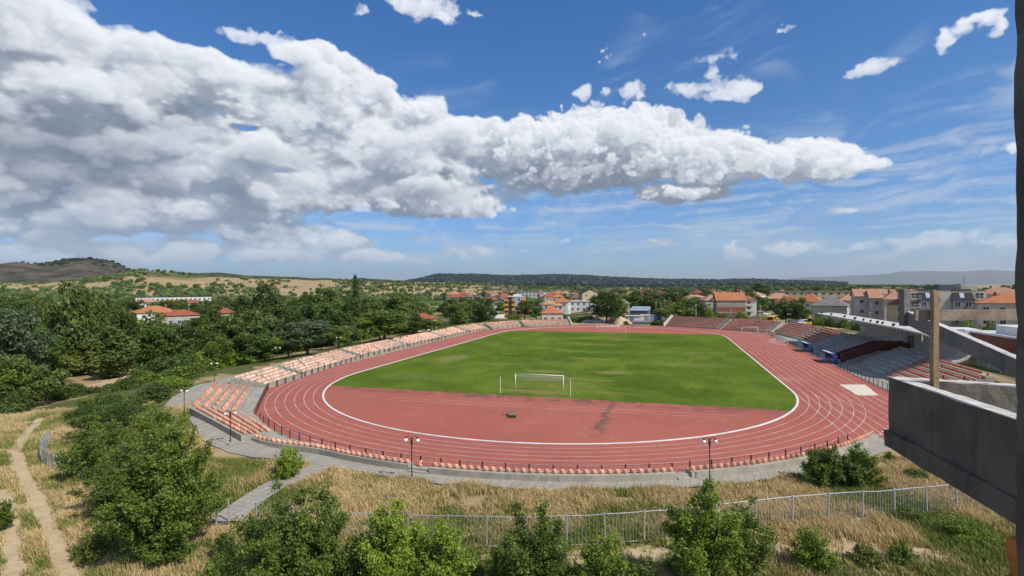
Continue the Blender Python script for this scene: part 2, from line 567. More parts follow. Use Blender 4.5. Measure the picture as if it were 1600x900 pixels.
tint = n.ramp(n.m('ARCSINE', dz), [(0, (.56, .86, 1.34)), (.28, (.40, .84, 1.26)), (.5, (.30, .83, 1.36))])
skyc = n.mix(1., sky.outputs[0], tint, 'MULTIPLY')
allc = n.mix(it.outputs[1], skyc, ccol)
bg = n.node('ShaderNodeBackground'); n.put(bg.inputs[0], allc); bg.inputs[1].default_value = SKY_S
wo = n.node('ShaderNodeOutputWorld'); n.t.links.new(bg.outputs[0], wo.inputs[0])
# ------------------------------------------------------------------ terrain
def phi_pt(phi, r):                                       # near bend: angle from the apex, radius from the bend centre
    return -LH - r * math.cos(phi), r * math.sin(phi)


def ab_of(px, py, z=0.): return AB(*at(px, py, z))


def phi_of(px, py, z=0.):
    a, b = ab_of(px, py, z)
    return math.atan2(b, -(a + LH))


RIDGES = [  # distance, front width, silhouette (picture x, height over the horizon in px), colour: bare, wooded, scorched
    (2500, 900, [(-300, 30), (-80, 32), (0, 38), (25, 41), (50, 38), (70, 36), (100, 43), (140, 46), (172, 42), (205, 29), (240, 14), (290, 2), (330, -8)], (0, .25, 1)),
    (1500, 850, [(-200, 12), (60, 6), (120, 12), (170, 19), (205, 26), (230, 27), (262, 23), (300, 19), (350, 16), (400, 13), (460, 11), (540, 10), (620, 9), (700, 6), (780, 2), (900, -4)], (1, .2, 0)),
    (4600, 1500, [(200, 4), (290, 20), (345, 24), (380, 20), (440, 16), (500, 14), (560, 11), (640, 6), (700, -5)], (.1, .9, 0)),
    (4200, 1700, [(560, -6), (625, 5), (655, 11), (682, 17), (715, 15.5), (742, 16), (770, 14), (810, 13.5), (875, 14), (900, 12.5), (950, 10), (1000, 7.5), (1050, 5.5), (1100, 4.5), (1150, 5), (1185, 4.5), (1230, 2), (1300, 1), (1400, -1), (1500, -8)], (0, 1, 0)),
    (1300, 500, [(480, -2), (560, 1.5), (700, 2), (800, -1), (900, -4), (1000, -6), (1120, -4.5), (1200, -3), (1320, -2.5), (1400, -5), (1500, -8.5)], (.6, .5, 0)),
    (38000, 9000, [(1080, -10), (1180, 4), (1260, 11), (1330, 14), (1375, 16), (1412, 20), (1450, 21), (1500, 19), (1550, 22), (1620, 18), (1800, 20), (2400, 18)], (0, 1, 0)),
]


def hgt(x, y, full=False):
    x = np.asarray(x, float); y = np.asarray(y, float)
    a, b = (x - CX) * ST + (y - CY) * CT, (x - CX) * CT - (y - CY) * ST
    s = sdist(a, b)
    r = np.hypot(x, y)
    left = sstep(-16, -40, b)
    right = sstep(30, 48, b) * sstep(-78, -48, a)
    wide = (b > 12) & (a > -62)
    bank = (1.0 * left + 2.6 * right + .9 * sstep(30, 60, a) * (np.abs(b) > 20) * (1 - right)) * sstep(np.where(wide, 21, 9), np.where(wide, 27, 14), s) * (1 - sstep(np.where(wide, 31, 18), np.where(wide, 50, 33), s))
    gully = -3.2 * left * sstep(22, 60, s) * sstep(-95, -70, a)
    z = -.12 + bank + gully + (fbm(x, y, .09, 3) - .5) * .5 * sstep(12, 20, s)
    z = np.where(s < np.where(wide, 24, 9.5), np.minimum(z, -.08), z)
    z = z + (fbm(x, y, .012, 3) - .5) * 5 * sstep(300, 900, r)
    wood = np.zeros_like(z); burnt = np.zeros_like(z); bare = np.ones_like(z) * .45
    px = 800 + FOC * x / np.maximum(y, 1.)
    for r0, wf, sil, (cb, cw, cs) in RIDGES:
        xs, hs = zip(*sil)
        top = HCAM + np.interp(px, xs, hs) * r0 / FOC / np.sqrt(1 + (x / np.maximum(y, 1.)) ** 2)
        top = top + (fbm(x, y, 14. / r0, 5) - .5) * r0 * .006
        d = r
        rise = sstep(r0 - wf, r0, d) * (1 - .6 * sstep(r0, r0 + wf * 1.3, d))
        hh = -6 + (top + 6) * rise
        up = (hh > z) & (rise > .02) & (y > 0) & (np.interp(px, xs, hs) > -8)
        z = np.where(up, hh, z)
        wood = np.where(up, cw, wood); burnt = np.where(up, cs, burnt); bare = np.where(up, cb, bare)
    return (z, wood, burnt, bare) if full else z


def hg(x, y): return float(hgt(np.array([x]), np.array([y]))[0])


def seg_dist(x, y, pts):
    d = np.full(np.shape(x), 1e9)
    for (x0, y0), (x1, y1) in zip(pts[:-1], pts[1:]):
        ex, ey = x1 - x0, y1 - y0
        t = np.clip(((x - x0) * ex + (y - y0) * ey) / (ex * ex + ey * ey + 1e-9), 0, 1)
        d = np.minimum(d, np.hypot(x - x0 - t * ex, y - y0 - t * ey))
    return d


RUTS = [[at(x, y, -.2) for x, y in l] for l in (
    [(118, 930), (100, 880), (84, 840), (66, 795), (48, 765), (32, 735), (24, 712), (38, 685), (52, 665), (64, 650)],
    [(14, 940), (20, 890), (20, 850), (14, 800), (4, 770)], [(-30, 705), (24, 709)])]
SANDY = [[at(x, y, -2.) for x, y in l] for l in ([(120, 612), (150, 596), (185, 584), (232, 575)], [(140, 606), (175, 596)])]
NEARSAND = [(820, 868), (905, 872), (1010, 868), (1090, 850), (1200, 858), (1250, 868), (1330, 862), (1440, 868), (1110, 878)]

nr, na = 300, 420
rr = np.concatenate([[.5, 4, 8, 12], np.geomspace(15, 45000, nr - 4)])
aa = np.radians(np.linspace(-105, 105, na))
R_, A_ = np.meshgrid(rr, aa, indexing='ij')
GX, GY = R_ * np.sin(A_), R_ * np.cos(A_)
GZ, g_wood, g_burn, g_bare = hgt(GX, GY, True)
far_drop = np.where(R_ > 44000, -60, 0)
GZ = GZ + far_drop
rut = np.min([seg_dist(GX, GY, l) for l in RUTS], 0)
g_sand = 1 - sstep(.25, .80, rut + (fbm(GX, GY, .9, 4) - .5) * .95)
sd = np.min([seg_dist(GX, GY, l) for l in SANDY], 0)
g_sand = np.maximum(g_sand, 1 - sstep(2., 4.5, sd + (fbm(GX, GY, .4, 3) - .5) * 4))
for (px, py) in NEARSAND:
    x0, y0 = at(px, py, -.2)
    g_sand = np.maximum(g_sand, .9 * (1 - sstep(.5, 1.9, np.hypot((GX - x0) * .5, (GY - y0)) + (fbm(GX, GY, .8, 3) - .5) * 1.4)))
g_a, g_b = (GX - CX) * ST + (GY - CY) * CT, (GX - CX) * CT - (GY - CY) * ST
g_green = sstep(.42, .68, fbm(GX, GY, .10, 4)) * .8
g_green = np.maximum(g_green, sstep(0, 1, sstep(44, 60, R_) * (g_b < -55)) * (.30 + .55 * (fbm(GX, GY, .08, 4) > .48)))          # damp ground under the wood
g_green = np.where(R_ > 500, np.clip((1 - g_bare) + .30 + (fbm(GX, GY, .006, 4) - .5) * 2.4, 0, 1), g_green)
idx = np.arange(nr * na).reshape(nr, na)
F = np.stack([idx[:-1, :-1], idx[:-1, 1:], idx[1:, 1:], idx[1:, :-1]], -1).reshape(-1, 4)
me = arr_mesh('ground', np.stack([GX, GY, GZ], -1).reshape(-1, 3), [F[:, ::-1]], None, True)
for nm, v in (('sand', g_sand), ('green', g_green), ('wood', g_wood), ('burnt', g_burn)):
    at_ = me.attributes.new(nm, 'FLOAT', 'POINT'); at_.data.foreach_set('value', v.ravel().astype(np.float32))
mg, n = new_mat('ground')
pos = n.node('ShaderNodeNewGeometry').outputs['Position']
attr = lambda s: n.node('ShaderNodeAttribute', attribute_name=s).outputs['Fac']
nz = n.noise(pos, .55, 8., .65); nf = n.noise(pos, 6., 6., .7); nb = n.noise(pos, .05, 5., .6); nh = n.noise(pos, .011, 7., .65)
straw = n.mix(n.step(nz, .3, .7), (.40, .29, .15), (.28, .205, .105))
straw = n.mix(n.step(nb, .4, .7), straw, (.43, .325, .18))
grn = n.mix(n.step(nz, .35, .65), (.075, .10, .028), (.13, .135, .045))
gf = n.m('ADD', attr('green'), n.m('MULTIPLY', n.m('SUBTRACT', nf, .5), .9))
col = n.mix(n.step(gf, .3, .7), straw, grn)
sandc = n.mix(n.step(nz, .35, .7), (.56, .43, .26), (.45, .34, .20))
sandc = n.mix(n.m('MULTIPLY', n.step(n.noise(pos, 3., 7., .75), .50, .66), .55), sandc, (.30, .225, .14))
sf = n.m('ADD', attr('sand'), n.m('MULTIPLY', n.m('SUBTRACT', nf, .5), .7))
col = n.mix(n.step(sf, .4, .6), col, sandc)
woodc = n.mix(n.step(n.noise(pos, .03, 8., .7), .35, .65), (.020, .036, .014), (.045, .066, .022))
col = n.mix(n.step(n.m('ADD', attr('wood'), n.m('MULTIPLY', n.m('SUBTRACT', nh, .5), .8)), .42, .58), col, woodc)
brn = n.mix(n.step(n.noise(pos, .016, 9., .78), .40, .60), (.125, .098, .075), (.036, .040, .026))
brn = n.mix(n.step(n.noise(pos, .022, 8., .75), .60, .72), brn, (.24, .20, .165))
col = n.mix(attr('burnt'), col, brn)
surf(n, col, .95, .1, bump(n, n.m('ADD', nf, n.m('MULTIPLY', nz, 1.5)), .6, .12))
me.materials.append(mg)
ground = tag(link_mesh('ground', me), 'dry straw-coloured and green ground running out to the hills', 'ground', kind='structure')

# ------------------------------------------------------------------ running track, pitch, markings


def strip(name, inner, outer, z, mat, closed=True, kind='structure'):
    """flat band between two field-frame polylines of equal length"""
    m = len(inner)
    V = [W(*p, z if np.isscalar(z) else z[0][i]) for i, p in enumerate(inner)] + [W(*p, z if np.isscalar(z) else z[1][i]) for i, p in enumerate(outer)]
    k = m if closed else m - 1
    F = np.array([(i, (i + 1) % m, m + (i + 1) % m, m + i) for i in range(k)])
    o = link_mesh(name, arr_mesh(name, V, [F], mat))
    nrm = o.data.polygons[0].normal
    if nrm.z < 0: o.data.flip_normals()
    if kind: o['kind'] = kind
    return o


def oval(r, n_=64):
    t = np.linspace(-PI / 2, PI / 2, n_)
    return [(LH + r * math.cos(x), r * math.sin(x)) for x in t] + [(-LH - r * math.cos(x), -r * math.sin(x)) for x in t]


def poly(name, pts, z, mat, kind='structure'):
    V = [W(*p, z) for p in pts]
    o = link_mesh(name, arr_mesh(name, V, [np.array([list(range(len(pts)))])], mat))
    if o.data.polygons[0].normal.z < 0: o.data.flip_normals()
    o['kind'] = kind
    return o


def track_mat():
    m, n = new_mat('tartan')
    pos = n.node('ShaderNodeNewGeometry').outputs['Position']
    big, mid, fin = n.noise(pos, .035, 5., .6), n.noise(pos, .35, 6., .65), n.noise(pos, 25., 3., .7)
    col = n.mix(n.step(big, .35, .65), (.40, .132, .098), (.35, .112, .086))
    col = n.mix(n.m('MULTIPLY', n.step(mid, .5, .75), .45), col, (.43, .17, .12))
    col = n.mix(n.m('MULTIPLY', n.step(fin, .5, .8), .25), col, (.25, .07, .06))
    # old grey water stains that reach into the bend from the turf
    x, y, z = n.sep(pos)
    a = n.m('ADD', n.m('MULTIPLY', n.m('SUBTRACT', x, CX), ST), n.m('MULTIPLY', n.m('SUBTRACT', y, CY), CT))
    b = n.m('SUBTRACT', n.m('MULTIPLY', n.m('SUBTRACT', x, CX), CT), n.m('MULTIPLY', n.m('SUBTRACT', y, CY), ST))
    wob = n.m('MULTIPLY', n.m('SUBTRACT', n.noise(pos, .35, 5., .65), .5), 5.)
    edge = n.step(n.m('ADD', n.m('ADD', a, 59.), n.m('MULTIPLY', wob, 1.2)), 0., 2.6)
    edge = n.m('MULTIPLY', edge, n.step(n.m('SUBTRACT', RIN - 3, n.m('ABSOLUTE', b)), -1., 3.))
    streak = n.step(n.m('ABSOLUTE', n.m('ADD', n.m('SUBTRACT', b, 11.3), wob)), .75, .1)
    streak = n.m('MULTIPLY', n.m('MULTIPLY', streak, n.step(a, -75, -70)), n.step(a, -50., -56.))
    st = n.m('MULTIPLY', n.m('MAXIMUM', n.m('MULTIPLY', edge, n.step(mid, .40, .62)), n.m('MULTIPLY', streak, n.step(mid, .3, .55))), .78)
    st = n.m('MULTIPLY', st, n.step(a, 0., -40.))
    col = n.mix(st, col, (.12, .085, .07))
    sq = n.node('ShaderNodeTexVoronoi', distance='CHEBYCHEV'); n.put(sq.inputs['Vector'], n.comb(a, b, 0.)); sq.inputs['Scale'].default_value = .07
    col = n.mix(n.m('MULTIPLY', n.step(n.sep(sq.outputs['Color'])[0], .62, .95), .22), col, (.30, .085, .065))
    scuff = n.noise(n.comb(n.m('MULTIPLY', a, .25), b, 0.), .8, 7., .7)
    col = n.mix(n.m('MULTIPLY', n.step(scuff, .56, .72), .30), col, (.47, .22, .17))
    light = n.step(n.m('ADD', big, n.m('MULTIPLY', n.noise(pos, .9, 5., .7), .25)), .70, .80)
    col = n.mix(n.m('MULTIPLY', light, .35), col, (.50, .27, .24))
    surf(n, col, .92, .04, bump(n, fin, .25, .01))
    return m


def grass_mat():
    m, n = new_mat('pitch_turf')
    pos = n.node('ShaderNodeNewGeometry').outputs['Position']
    x, y, z = n.sep(pos)
    # patches stretched across the pitch by the mower
    a = n.m('ADD', n.m('MULTIPLY', n.m('SUBTRACT', x, CX), ST), n.m('MULTIPLY', n.m('SUBTRACT', y, CY), CT))
    b = n.m('SUBTRACT', n.m('MULTIPLY', n.m('SUBTRACT', x, CX), CT), n.m('MULTIPLY', n.m('SUBTRACT', y, CY), ST))
    fv = n.comb(a, b, 0.)
    big = n.noise(fv, .05, 5., .6); mid = n.noise(n.comb(n.m('MULTIPLY', a, .6), b, 0.), .16, 6., .65, .5); fin = n.noise(fv, 2.2, 6., .7)
    dry = n.noise(n.comb(n.m('MULTIPLY', a, .8), n.m('MULTIPLY', b, .7), 7.), .085, 4., .55)
    v = n.m('ADD', n.m('MULTIPLY', mid, .65), n.m('MULTIPLY', big, .35))
    col = n.ramp(v, [(.30, (.058, .100, .015)), (.44, (.092, .145, .020)), (.52, (.122, .176, .022)), (.62, (.168, .215, .028)), (.75, (.205, .235, .042))])
    col = n.mix(n.m('MULTIPLY', n.step(fin, .35, .75), .55), col, (.055, .092, .016))
    sp = n.noise(fv, .75, 7., .75)
    col = n.mix(n.m('MULTIPLY', n.step(sp, .52, .70), .55), col, (.165, .185, .045)); col = n.mix(n.m('MULTIPLY', n.step(sp, .47, .34), .55), col, (.045, .078, .014))
    dk = None
    for (wa, wb, ra, rb) in ((-41, 14, 6, 5), (-34, 12, 3, 9), (-8, 2, 4, 11), (6, 3, 4, 11), (24, 2, 6, 12), (36, 14, 7, 9), (20, 20, 7, 8), (-12, -14, 3, 7), (-24, 16, 4, 6), (40, -12, 5, 9), (-46, 22, 5, 6)):
        va = n.m('MULTIPLY', n.m('SUBTRACT', n.m('ADD', a, n.m('MULTIPLY', n.m('SUBTRACT', mid, .5), 14.)), wa), 1 / ra); vb = n.m('MULTIPLY', n.m('SUBTRACT', n.m('ADD', b, n.m('MULTIPLY', n.m('SUBTRACT', big, .5), 14.)), wb), 1 / rb)
        q = n.step(n.m('ADD', n.m('MULTIPLY', va, va), n.m('MULTIPLY', vb, vb)), 1.3, .4)
        dk = q if dk is None else n.m('MAXIMUM', dk, q)
    col = n.mix(n.m('MULTIPLY', dk, n.m('MULTIPLY', n.step(mid, .35, .6), .62)), col, (.040, .085, .010))
    # worn goal mouths, centre and penalty spots
    worn = None
    for (wa, wb, ra, rb, k) in ((-51.5, 0, 2.0, 6, .8), (-45, 0, 6, 11, .22), (-33., -3, 1.7, 4.0, .9), (-31.5, 9., 2.0, 4.2, .95), (-39, -.5, 1.1, 7., .85), (-40, 7., 1.0, 3.5, .7), (-14, 2., 1.5, 6., .5), (-2, 0., 1.1, 9, .6), (14., 0., 1.6, 8, .5),
                                (-20., -26.5, 7., 3.2, .8), (-26, -12, 2, 6, .3), (48, 0, 2, 8, .5), (-21, -4, .8, 6, .45), (30, 10, 6, 14, .22), (-18, 22, 4, 10, .3), (-44, -25, 5, 7, .25), (-50, 9, 1, 7, .4)):
        va = n.m('MULTIPLY', n.m('SUBTRACT', n.m('ADD', a, n.m('MULTIPLY', n.m('SUBTRACT', fin, .5), 2.)), wa), 1 / ra)
        vb = n.m('MULTIPLY', n.m('SUBTRACT', n.m('ADD', b, n.m('MULTIPLY', n.m('SUBTRACT', mid, .5), 6.)), wb), 1 / rb)
        q = n.m('ADD', n.m('MULTIPLY', va, va), n.m('MULTIPLY', vb, vb))
        q = n.m('MULTIPLY', n.step(q, 1.25, .2), k)
        worn = q if worn is None else n.m('MAXIMUM', worn, q)
    col = n.mix(n.m('MULTIPLY', worn, n.step(fin, .28, .6)), col, (.235, .205, .085))
    col = n.mix(n.m('MULTIPLY', n.step(dry, .60, .72), .4), col, (.20, .19, .06))
    surf(n, col, .95, .0, bump(n, n.m('ADD', fin, n.noise(fv, 12., 3., .7)), .8, .05))
    return m


M_TRACK, M_TURF = track_mat(), grass_mat()
M_LINE = simple('line_paint', (.70, .64, .61), (.52, .42, .39), .55, .8, .1, space='w', c3=(.45, .30, .27))
M_PAVE = None
W_OUT = RIN + 8.7
outl = [phi_pt(x, W_OUT) for x in np.radians(np.linspace(-90, 52, 60))]
# the home straight is wider: two more lanes and a run-up strip, its chute running on past the near bend
outl += [(-68.2, 40.5), (-66.5, 46), (-64, 49.3), (60, 49.3), (66, 45), (74, 36.2), (80, 27), (83.6, 18)]
outl += [(LH + W_OUT * math.cos(x), W_OUT * math.sin(x)) for x in np.radians(np.linspace(18, -90, 50))]
poly('running_track', outl, .0, M_TRACK)
ins = oval(RIN - .02, 96)
turf = []
GA0, GA1 = -55.3, 52.
for s_, A0 in ((1, GA1), (-1, GA0)):
    pass
tt = np.linspace(GA0, GA1, 80)
wid = lambda a: math.sqrt(max(RIN ** 2 - max(abs(a) - LH, 0) ** 2, 0)) - .35
ew = lambda b: .9 * (float(fbm(b + 50, 3.3, .9, 4)) - .5)
turf = [(a, wid(a)) for a in tt] + [(GA1 + ew(b) * .8, b) for b in np.linspace(wid(GA1) - .3, -wid(GA1) + .3, 90)] + [(a, -wid(a)) for a in tt[::-1]] + [(GA0 + ew(b), b) for b in np.linspace(-wid(GA0) + .3, wid(GA0) - .3, 160)]
poly('pitch_grass', turf, .008, M_TURF)
lines = []


def band(r, w):
    return oval(r - w / 2, 80), oval(r + w / 2, 80)


VL, FL = [], []


def addband(i_, o_, z, closed=True):
    m = len(i_); base_ = len(VL)
    VL.extend([W(*p, z) for p in i_] + [W(*p, z) for p in o_])
    for i in range(m if closed else m - 1):
        FL.append((base_ + m + i, base_ + m + (i + 1) % m, base_ + (i + 1) % m, base_ + i))


def addseg(p, q, w, z):
    d = np.array([q[0] - p[0], q[1] - p[1]], float); d /= np.hypot(*d); nn = np.array([-d[1], d[0]]) * w / 2
    P_, Q_ = np.array(p), np.array(q)
    addband([tuple(P_ + nn), tuple(Q_ + nn)], [tuple(P_ - nn), tuple(Q_ - nn)], z, False)


for k in range(1, 7): addband(*band(RIN + 1.22 * k, .062), .005 + .0002 * k)
for k in range(7, 10): addseg((-52, RIN + 1.22 * k), (60, RIN + 1.22 * k), .08, .0065)
for k in range(0, 9): addseg((-70 + max(0, k - 3) * 1.0, RIN + 1.22 * k), (-40, RIN + 1.22 * k), .07, .0072 + .0002 * k)
for a_ in (-61.0, -62.4): addseg((a_, -19), (a_ + 1.2, 27), .06, .006)
addseg((-58, -41.6), (-55.3, -38.2), .08, .0066)
for k in range(8):                                         # start and hand-over marks
    addseg((-44 - 2.4 * k, RIN + 1.22 * k + .1), (-44 - 2.4 * k, RIN + 1.22 * (k + 1) - .1), .06, .0068)
    addseg((44.2, RIN + 1.22 * k + .1), (44.2, RIN + 1.22 * (k + 1) - .1), .08, .0068)
for k in range(14):                                        # dashed break line at the end of the chute
    t_ = k / 14
    addseg((-50 - 18 * t_, 47.2 - 9.5 * t_), (-50 - 18 * (t_ + .035), 47.2 - 9.5 * (t_ + .035)), .1, .0082)
lm = link_mesh('lane_markings', arr_mesh('lane_markings', VL, [np.array(FL)], M_LINE)); lm['kind'] = 'structure'
if lm.data.polygons[0].normal.z < 0: lm.data.flip_normals()
# raised white kerb on the inside of lane one
mb = MB(); secs = []
M_KERB = simple('kerb_paint', (.80, .79, .77), (.66, .64, .60), .6, .6, space='w')
for p, q in zip(oval(RIN - .26, 90), oval(RIN - .0, 90)):
    secs.append([W(*p, .002), W(*q, .002), W(*q, .055), W(*p, .055)])
secs.append(secs[0])
mb.loft(secs, caps=False)
tag(mb.build('track_kerb', M_KERB), kind='structure')
sp = [ab_of(*q) for q in ((1312, 601), (1352, 601), (1373, 618), (1340, 618))]
M_SAND = simple('pit_sand', (.72, .64, .53), (.60, .52, .42), 2., .95, .1, .5, space='w')
sp2 = []
for i in range(4):                                         # ragged edge where sand has spilled
    p, q = np.array(sp[i]), np.array(sp[(i + 1) % 4])
    for t_ in np.linspace(0, 1, 9)[:-1]:
        sp2.append(tuple(p + (q - p) * t_ + rng.normal(0, .09, 2)))
poly('sand_pit', sp2, .02, M_SAND)

# ------------------------------------------------------------------ paving


def pave_mat():
    m, n = new_mat('concrete_paving')
    pos = n.node('ShaderNodeNewGeometry').outputs['Position']
    br = n.node('ShaderNodeTexBrick'); rotn = n.node('ShaderNodeVectorRotate', rotation_type='Z_AXIS')
    n.put(rotn.inputs['Vector'], pos); rotn.inputs['Angle'].default_value = .35
    n.put(br.inputs['Vector'], rotn.outputs[0])
    for k_, v_ in (('Scale', 1.), ('Mortar Size', .018), ('Brick Width', .6), ('Row Height', .6), ('Mortar Smooth', .3), ('Bias', 0.)): br.inputs[k_].default_value = v_
    br.inputs['Color1'].default_value = (.40, .365, .31, 1); br.inputs['Color2'].default_value = (.33, .305, .26, 1); br.inputs['Mortar'].default_value = (.15, .145, .09, 1)
    br.offset = .0
    st = n.noise(pos, .5, 7., .65); fin = n.noise(pos, 9., 4., .7)
    col = n.mix(n.m('MULTIPLY', n.step(st, .48, .7), .6), br.outputs['Color'], (.45, .395, .33))
    col = n.mix(n.m('MULTIPLY', n.step(n.noise(pos, 1.6, 6., .7), .56, .7), .55), col, (.13, .13, .085))
    col = n.mix(n.m('MULTIPLY', fin, .25), col, (.15, .14, .12))
    surf(n, col, .9, .2, bump(n, n.m('ADD', br.outputs['Fac'], n.m('MULTIPLY', fin, -.4)), .5, -.03))
    return m


M_PAVE = pave_mat()


def wz(phi):
    """height of the perimeter walk round the near bend"""
    return .008 + .8 * float(sstep(-20, -42, math.degrees(phi)))


ph = np.radians(np.linspace(-44, 58, 60))
rout = [47.8 + 3.7 * float(sstep(-12, -30, math.degrees(p))) + .12 * math.sin(p * 43) + .08 * math.sin(p * 97) for p in ph]
strip('perimeter_walk', [phi_pt(p, 45.2) for p in ph], [phi_pt(p, r_) for p, r_ in zip(ph, rout)], ([wz(p) for p in ph], [wz(p) for p in ph]), M_PAVE, False)
# ... and along behind the left stand
lb = [(-77.5, -34.5, -77.2, -41.5), (-70, -40.5, -72.5, -45.5), (-63.5, -46.2, -65, -49.6), (-50, -49.5, -50, -52), (-25, -51.8, -25, -54), (20, -51.8, 20, -54)]
strip('perimeter_walk', [(q[0], q[1]) for q in lb], [(q[2], q[3]) for q in lb], 1.0, M_PAVE, False)
M_APRON = simple('apron_concrete', (.36, .335, .28), (.29, .27, .23), .4, .9, .2, .3, space='w', c3=(.41, .38, .31))
poly('stand_apron', [(60, 51.3), (47, 49.5), (-48, 49.5), (-56, 49.4), (-56, 64), (-43, 64), (-43, 53.4), (-25, 53.6), (21, 54.8), (40, 55.2), (58, 52.8)], .012, M_APRON)
# concrete strip between the track and the near seats
ph2 = np.radians(np.linspace(-41, 60, 60))
strip('track_edge', [(-LH + 5 - 44.5 * math.cos(p), 44.5 * math.sin(p)) for p in np.radians(np.linspace(-42, -90, 12))] + [(a_, -44.5) for a_ in (-20, 0, 20, 40)] + [(LH + 44.5 * math.cos(p), 44.5 * math.sin(p)) for p in np.radians(np.linspace(-88, -26, 24))],
      [(-LH + 5 - 47 * math.cos(p), 47 * math.sin(p)) for p in np.radians(np.linspace(-42, -90, 12))] + [(a_, -47) for a_ in (-20, 0, 20, 40)] + [(LH + 47 * math.cos(p), 47 * math.sin(p)) for p in np.radians(np.linspace(-88, -26, 24))], -.02, M_APRON, False)
strip('track_edge', [phi_pt(p, 44.55) for p in ph2], [phi_pt(p, 45.3) for p in ph2], .016, M_APRON, False)
# footpath from the gate up to the walk
fp = [(352, 815), (372, 797), (398, 778), (430, 758), (470, 744), (515, 722)]
l_, r_ = [], []
for i, q in enumerate(fp):
    p = np.array(ab_of(*q)); d = np.array(ab_of(*fp[min(i + 1, len(fp) - 1)])) - np.array(ab_of(*fp[max(i - 1, 0)])); d /= np.hypot(*d)
    nn = np.array([-d[1], d[0]]) * (1.05 + .1 * math.sin(i * 3))
    l_.append(tuple(p + nn)); r_.append(tuple(p - nn))
strip('footpath', l_, r_, .03, M_PAVE, False)
# ------------------------------------------------------------------ stadium materials
def concrete(name, c1, c2, c3, sc=.6, bumpk=.35):
    m, n = new_mat(name)
    pos = n.node('ShaderNodeNewGeometry').outputs['Position']
    x, y, z = n.sep(pos)
    f = n.noise(pos, sc, 8., .68); g = n.noise(pos, sc * 9, 5., .7)
    drip = n.noise(n.comb(n.m('MULTIPLY', x, 3.), n.m('MULTIPLY', y, 3.), n.m('MULTIPLY', z, .35)), .9, 5., .65)
    col = n.mix(n.step(f, .35, .65), c1, c2)
    col = n.mix(n.m('MULTIPLY', n.step(drip, .52, .72), .6), col, c3)
    col = n.mix(n.m('MULTIPLY', n.step(g, .55, .75), .35), col, tuple(v * .6 for v in c2))
    surf(n, col, .9, .25, bump(n, n.m('ADD', g, f), bumpk, .03))
    return m


M_TERR = concrete('terrace_concrete', (.40, .365, .30), (.31, .285, .235), (.17, .16, .135))
M_ROOF = concrete('canopy_concrete', (.60, .575, .53), (.50, .48, .44), (.33, .315, .285), .25)
M_SEAT = {
    'orange': simple('orange_seat_plastic', (.70, .36, .245), (.62, .28, .175), 3., .5, .4, rand=.30),
    'faded': simple('faded_seat_plastic', (.84, .58, .45), (.76, .46, .33), 3., .55, .4, rand=.30),
    'red': simple('shaded_red_seat_plastic', (.62, .215, .125), (.52, .165, .10), 3., .5, .4, rand=.25),  # same plastic as orange; shade from sun behind is put into its colour
    'grey': simple('grey_seat_plastic', (.48, .49, .50), (.37, .38, .395), 3., .5, .4, rand=.2)}
M_IRON = simple('dark_railing_paint', (.030, .018, .024), (.05, .022, .02), 5., .5, .4)
M_WHITE = simple('white_metal_paint', (.80, .80, .78), (.66, .66, .64), 4., .45, .5)
M_RUST = simple('tunnel_rust_paint', (.10, .032, .022), (.075, .024, .018), .8, .6, .3, space='w')


def seat_mesh(mat):
    """bucket seat facing -y: rounded shell of a back over a pan with a rolled front lip"""
    mb = MB(); V, F = [], []
    prof = [(.05, .235, .20), (.16, .225, .215), (.27, .19, .20), (.34, .14, .165), (.375, .07, .10)]
    nn = 9
    for z, rx, ry in prof:
        for k in range(nn):
            an = PI * (k / (nn - 1)) * 1.12 - PI * .06
            V.append((rx * math.cos(an), .0 + ry * math.sin(an) + (z - .05) * .18, z))
    m = len(V)
    for x, y, z in V[:m]: V.append((x * .88, y - .03, z - .008))
    for i in range(len(prof) - 1):
        for k in range(nn - 1):
            a_ = i * nn + k
            F.append((a_, a_ + 1, a_ + nn + 1, a_ + nn)); F.append((m + a_, m + a_ + nn, m + a_ + nn + 1, m + a_ + 1))
    t = (len(prof) - 1) * nn
    for k in range(nn - 1): F.append((t + k, t + k + 1, m + t + k + 1, m + t + k))
    for i in range(len(prof) - 1):
        for k in (0, nn - 1):
            a_ = i * nn + k
            q = (a_, a_ + nn, m + a_ + nn, m + a_)
            F.append(q if k == 0 else tuple(reversed(q)))
    mb.add(V, F)
    pan = [(.215 * math.cos(x), .19 * math.sin(x) * (1.15 if math.sin(x) < 0 else .95) - .02) for x in np.linspace(0, 2 * PI, 13)[:-1]]
    secs = [[Vector((p[0] * s, p[1] * s, z)) for p in pan] for s, z in ((.8, .0), (1., .04), (1., .085), (.86, .10))]
    mb.loft(secs)
    return mb.mesh('seat', mat, True)


SEATS = {k: seat_mesh(m) for k, m in M_SEAT.items()}
SV = {k: (np.array([v.co[:] for v in s.vertices]), [list(p.vertices) for p in s.polygons]) for k, s in SEATS.items()}


def place_seats(root, spots, key, limit=100):
    """spots: (world x, y, z, heading); the nearest ones are objects, the rest one mesh"""
    spots = sorted(spots, key=lambda p: math.hypot(p[0], p[1]))
    for x, y, z, h in spots[:limit]:
        link_mesh('seat', SEATS[key], root, (x - root.location.x, y - root.location.y, z - root.location.z), h)
    rest = spots[limit:]
    if rest:
        V0, F0 = SV[key]; mb = MB()
        for x, y, z, h in rest:
            c, s = math.cos(h), math.sin(h)
            mb.add(np.stack([V0[:, 0] * c - V0[:, 1] * s + x - root.location.x, V0[:, 0] * s + V0[:, 1] * c + y - root.location.y, V0[:, 2] + z - root.location.z], -1), F0)
        o = mb.build('seats', M_SEAT[key], root, smooth=True); o['kind'] = 'stuff'


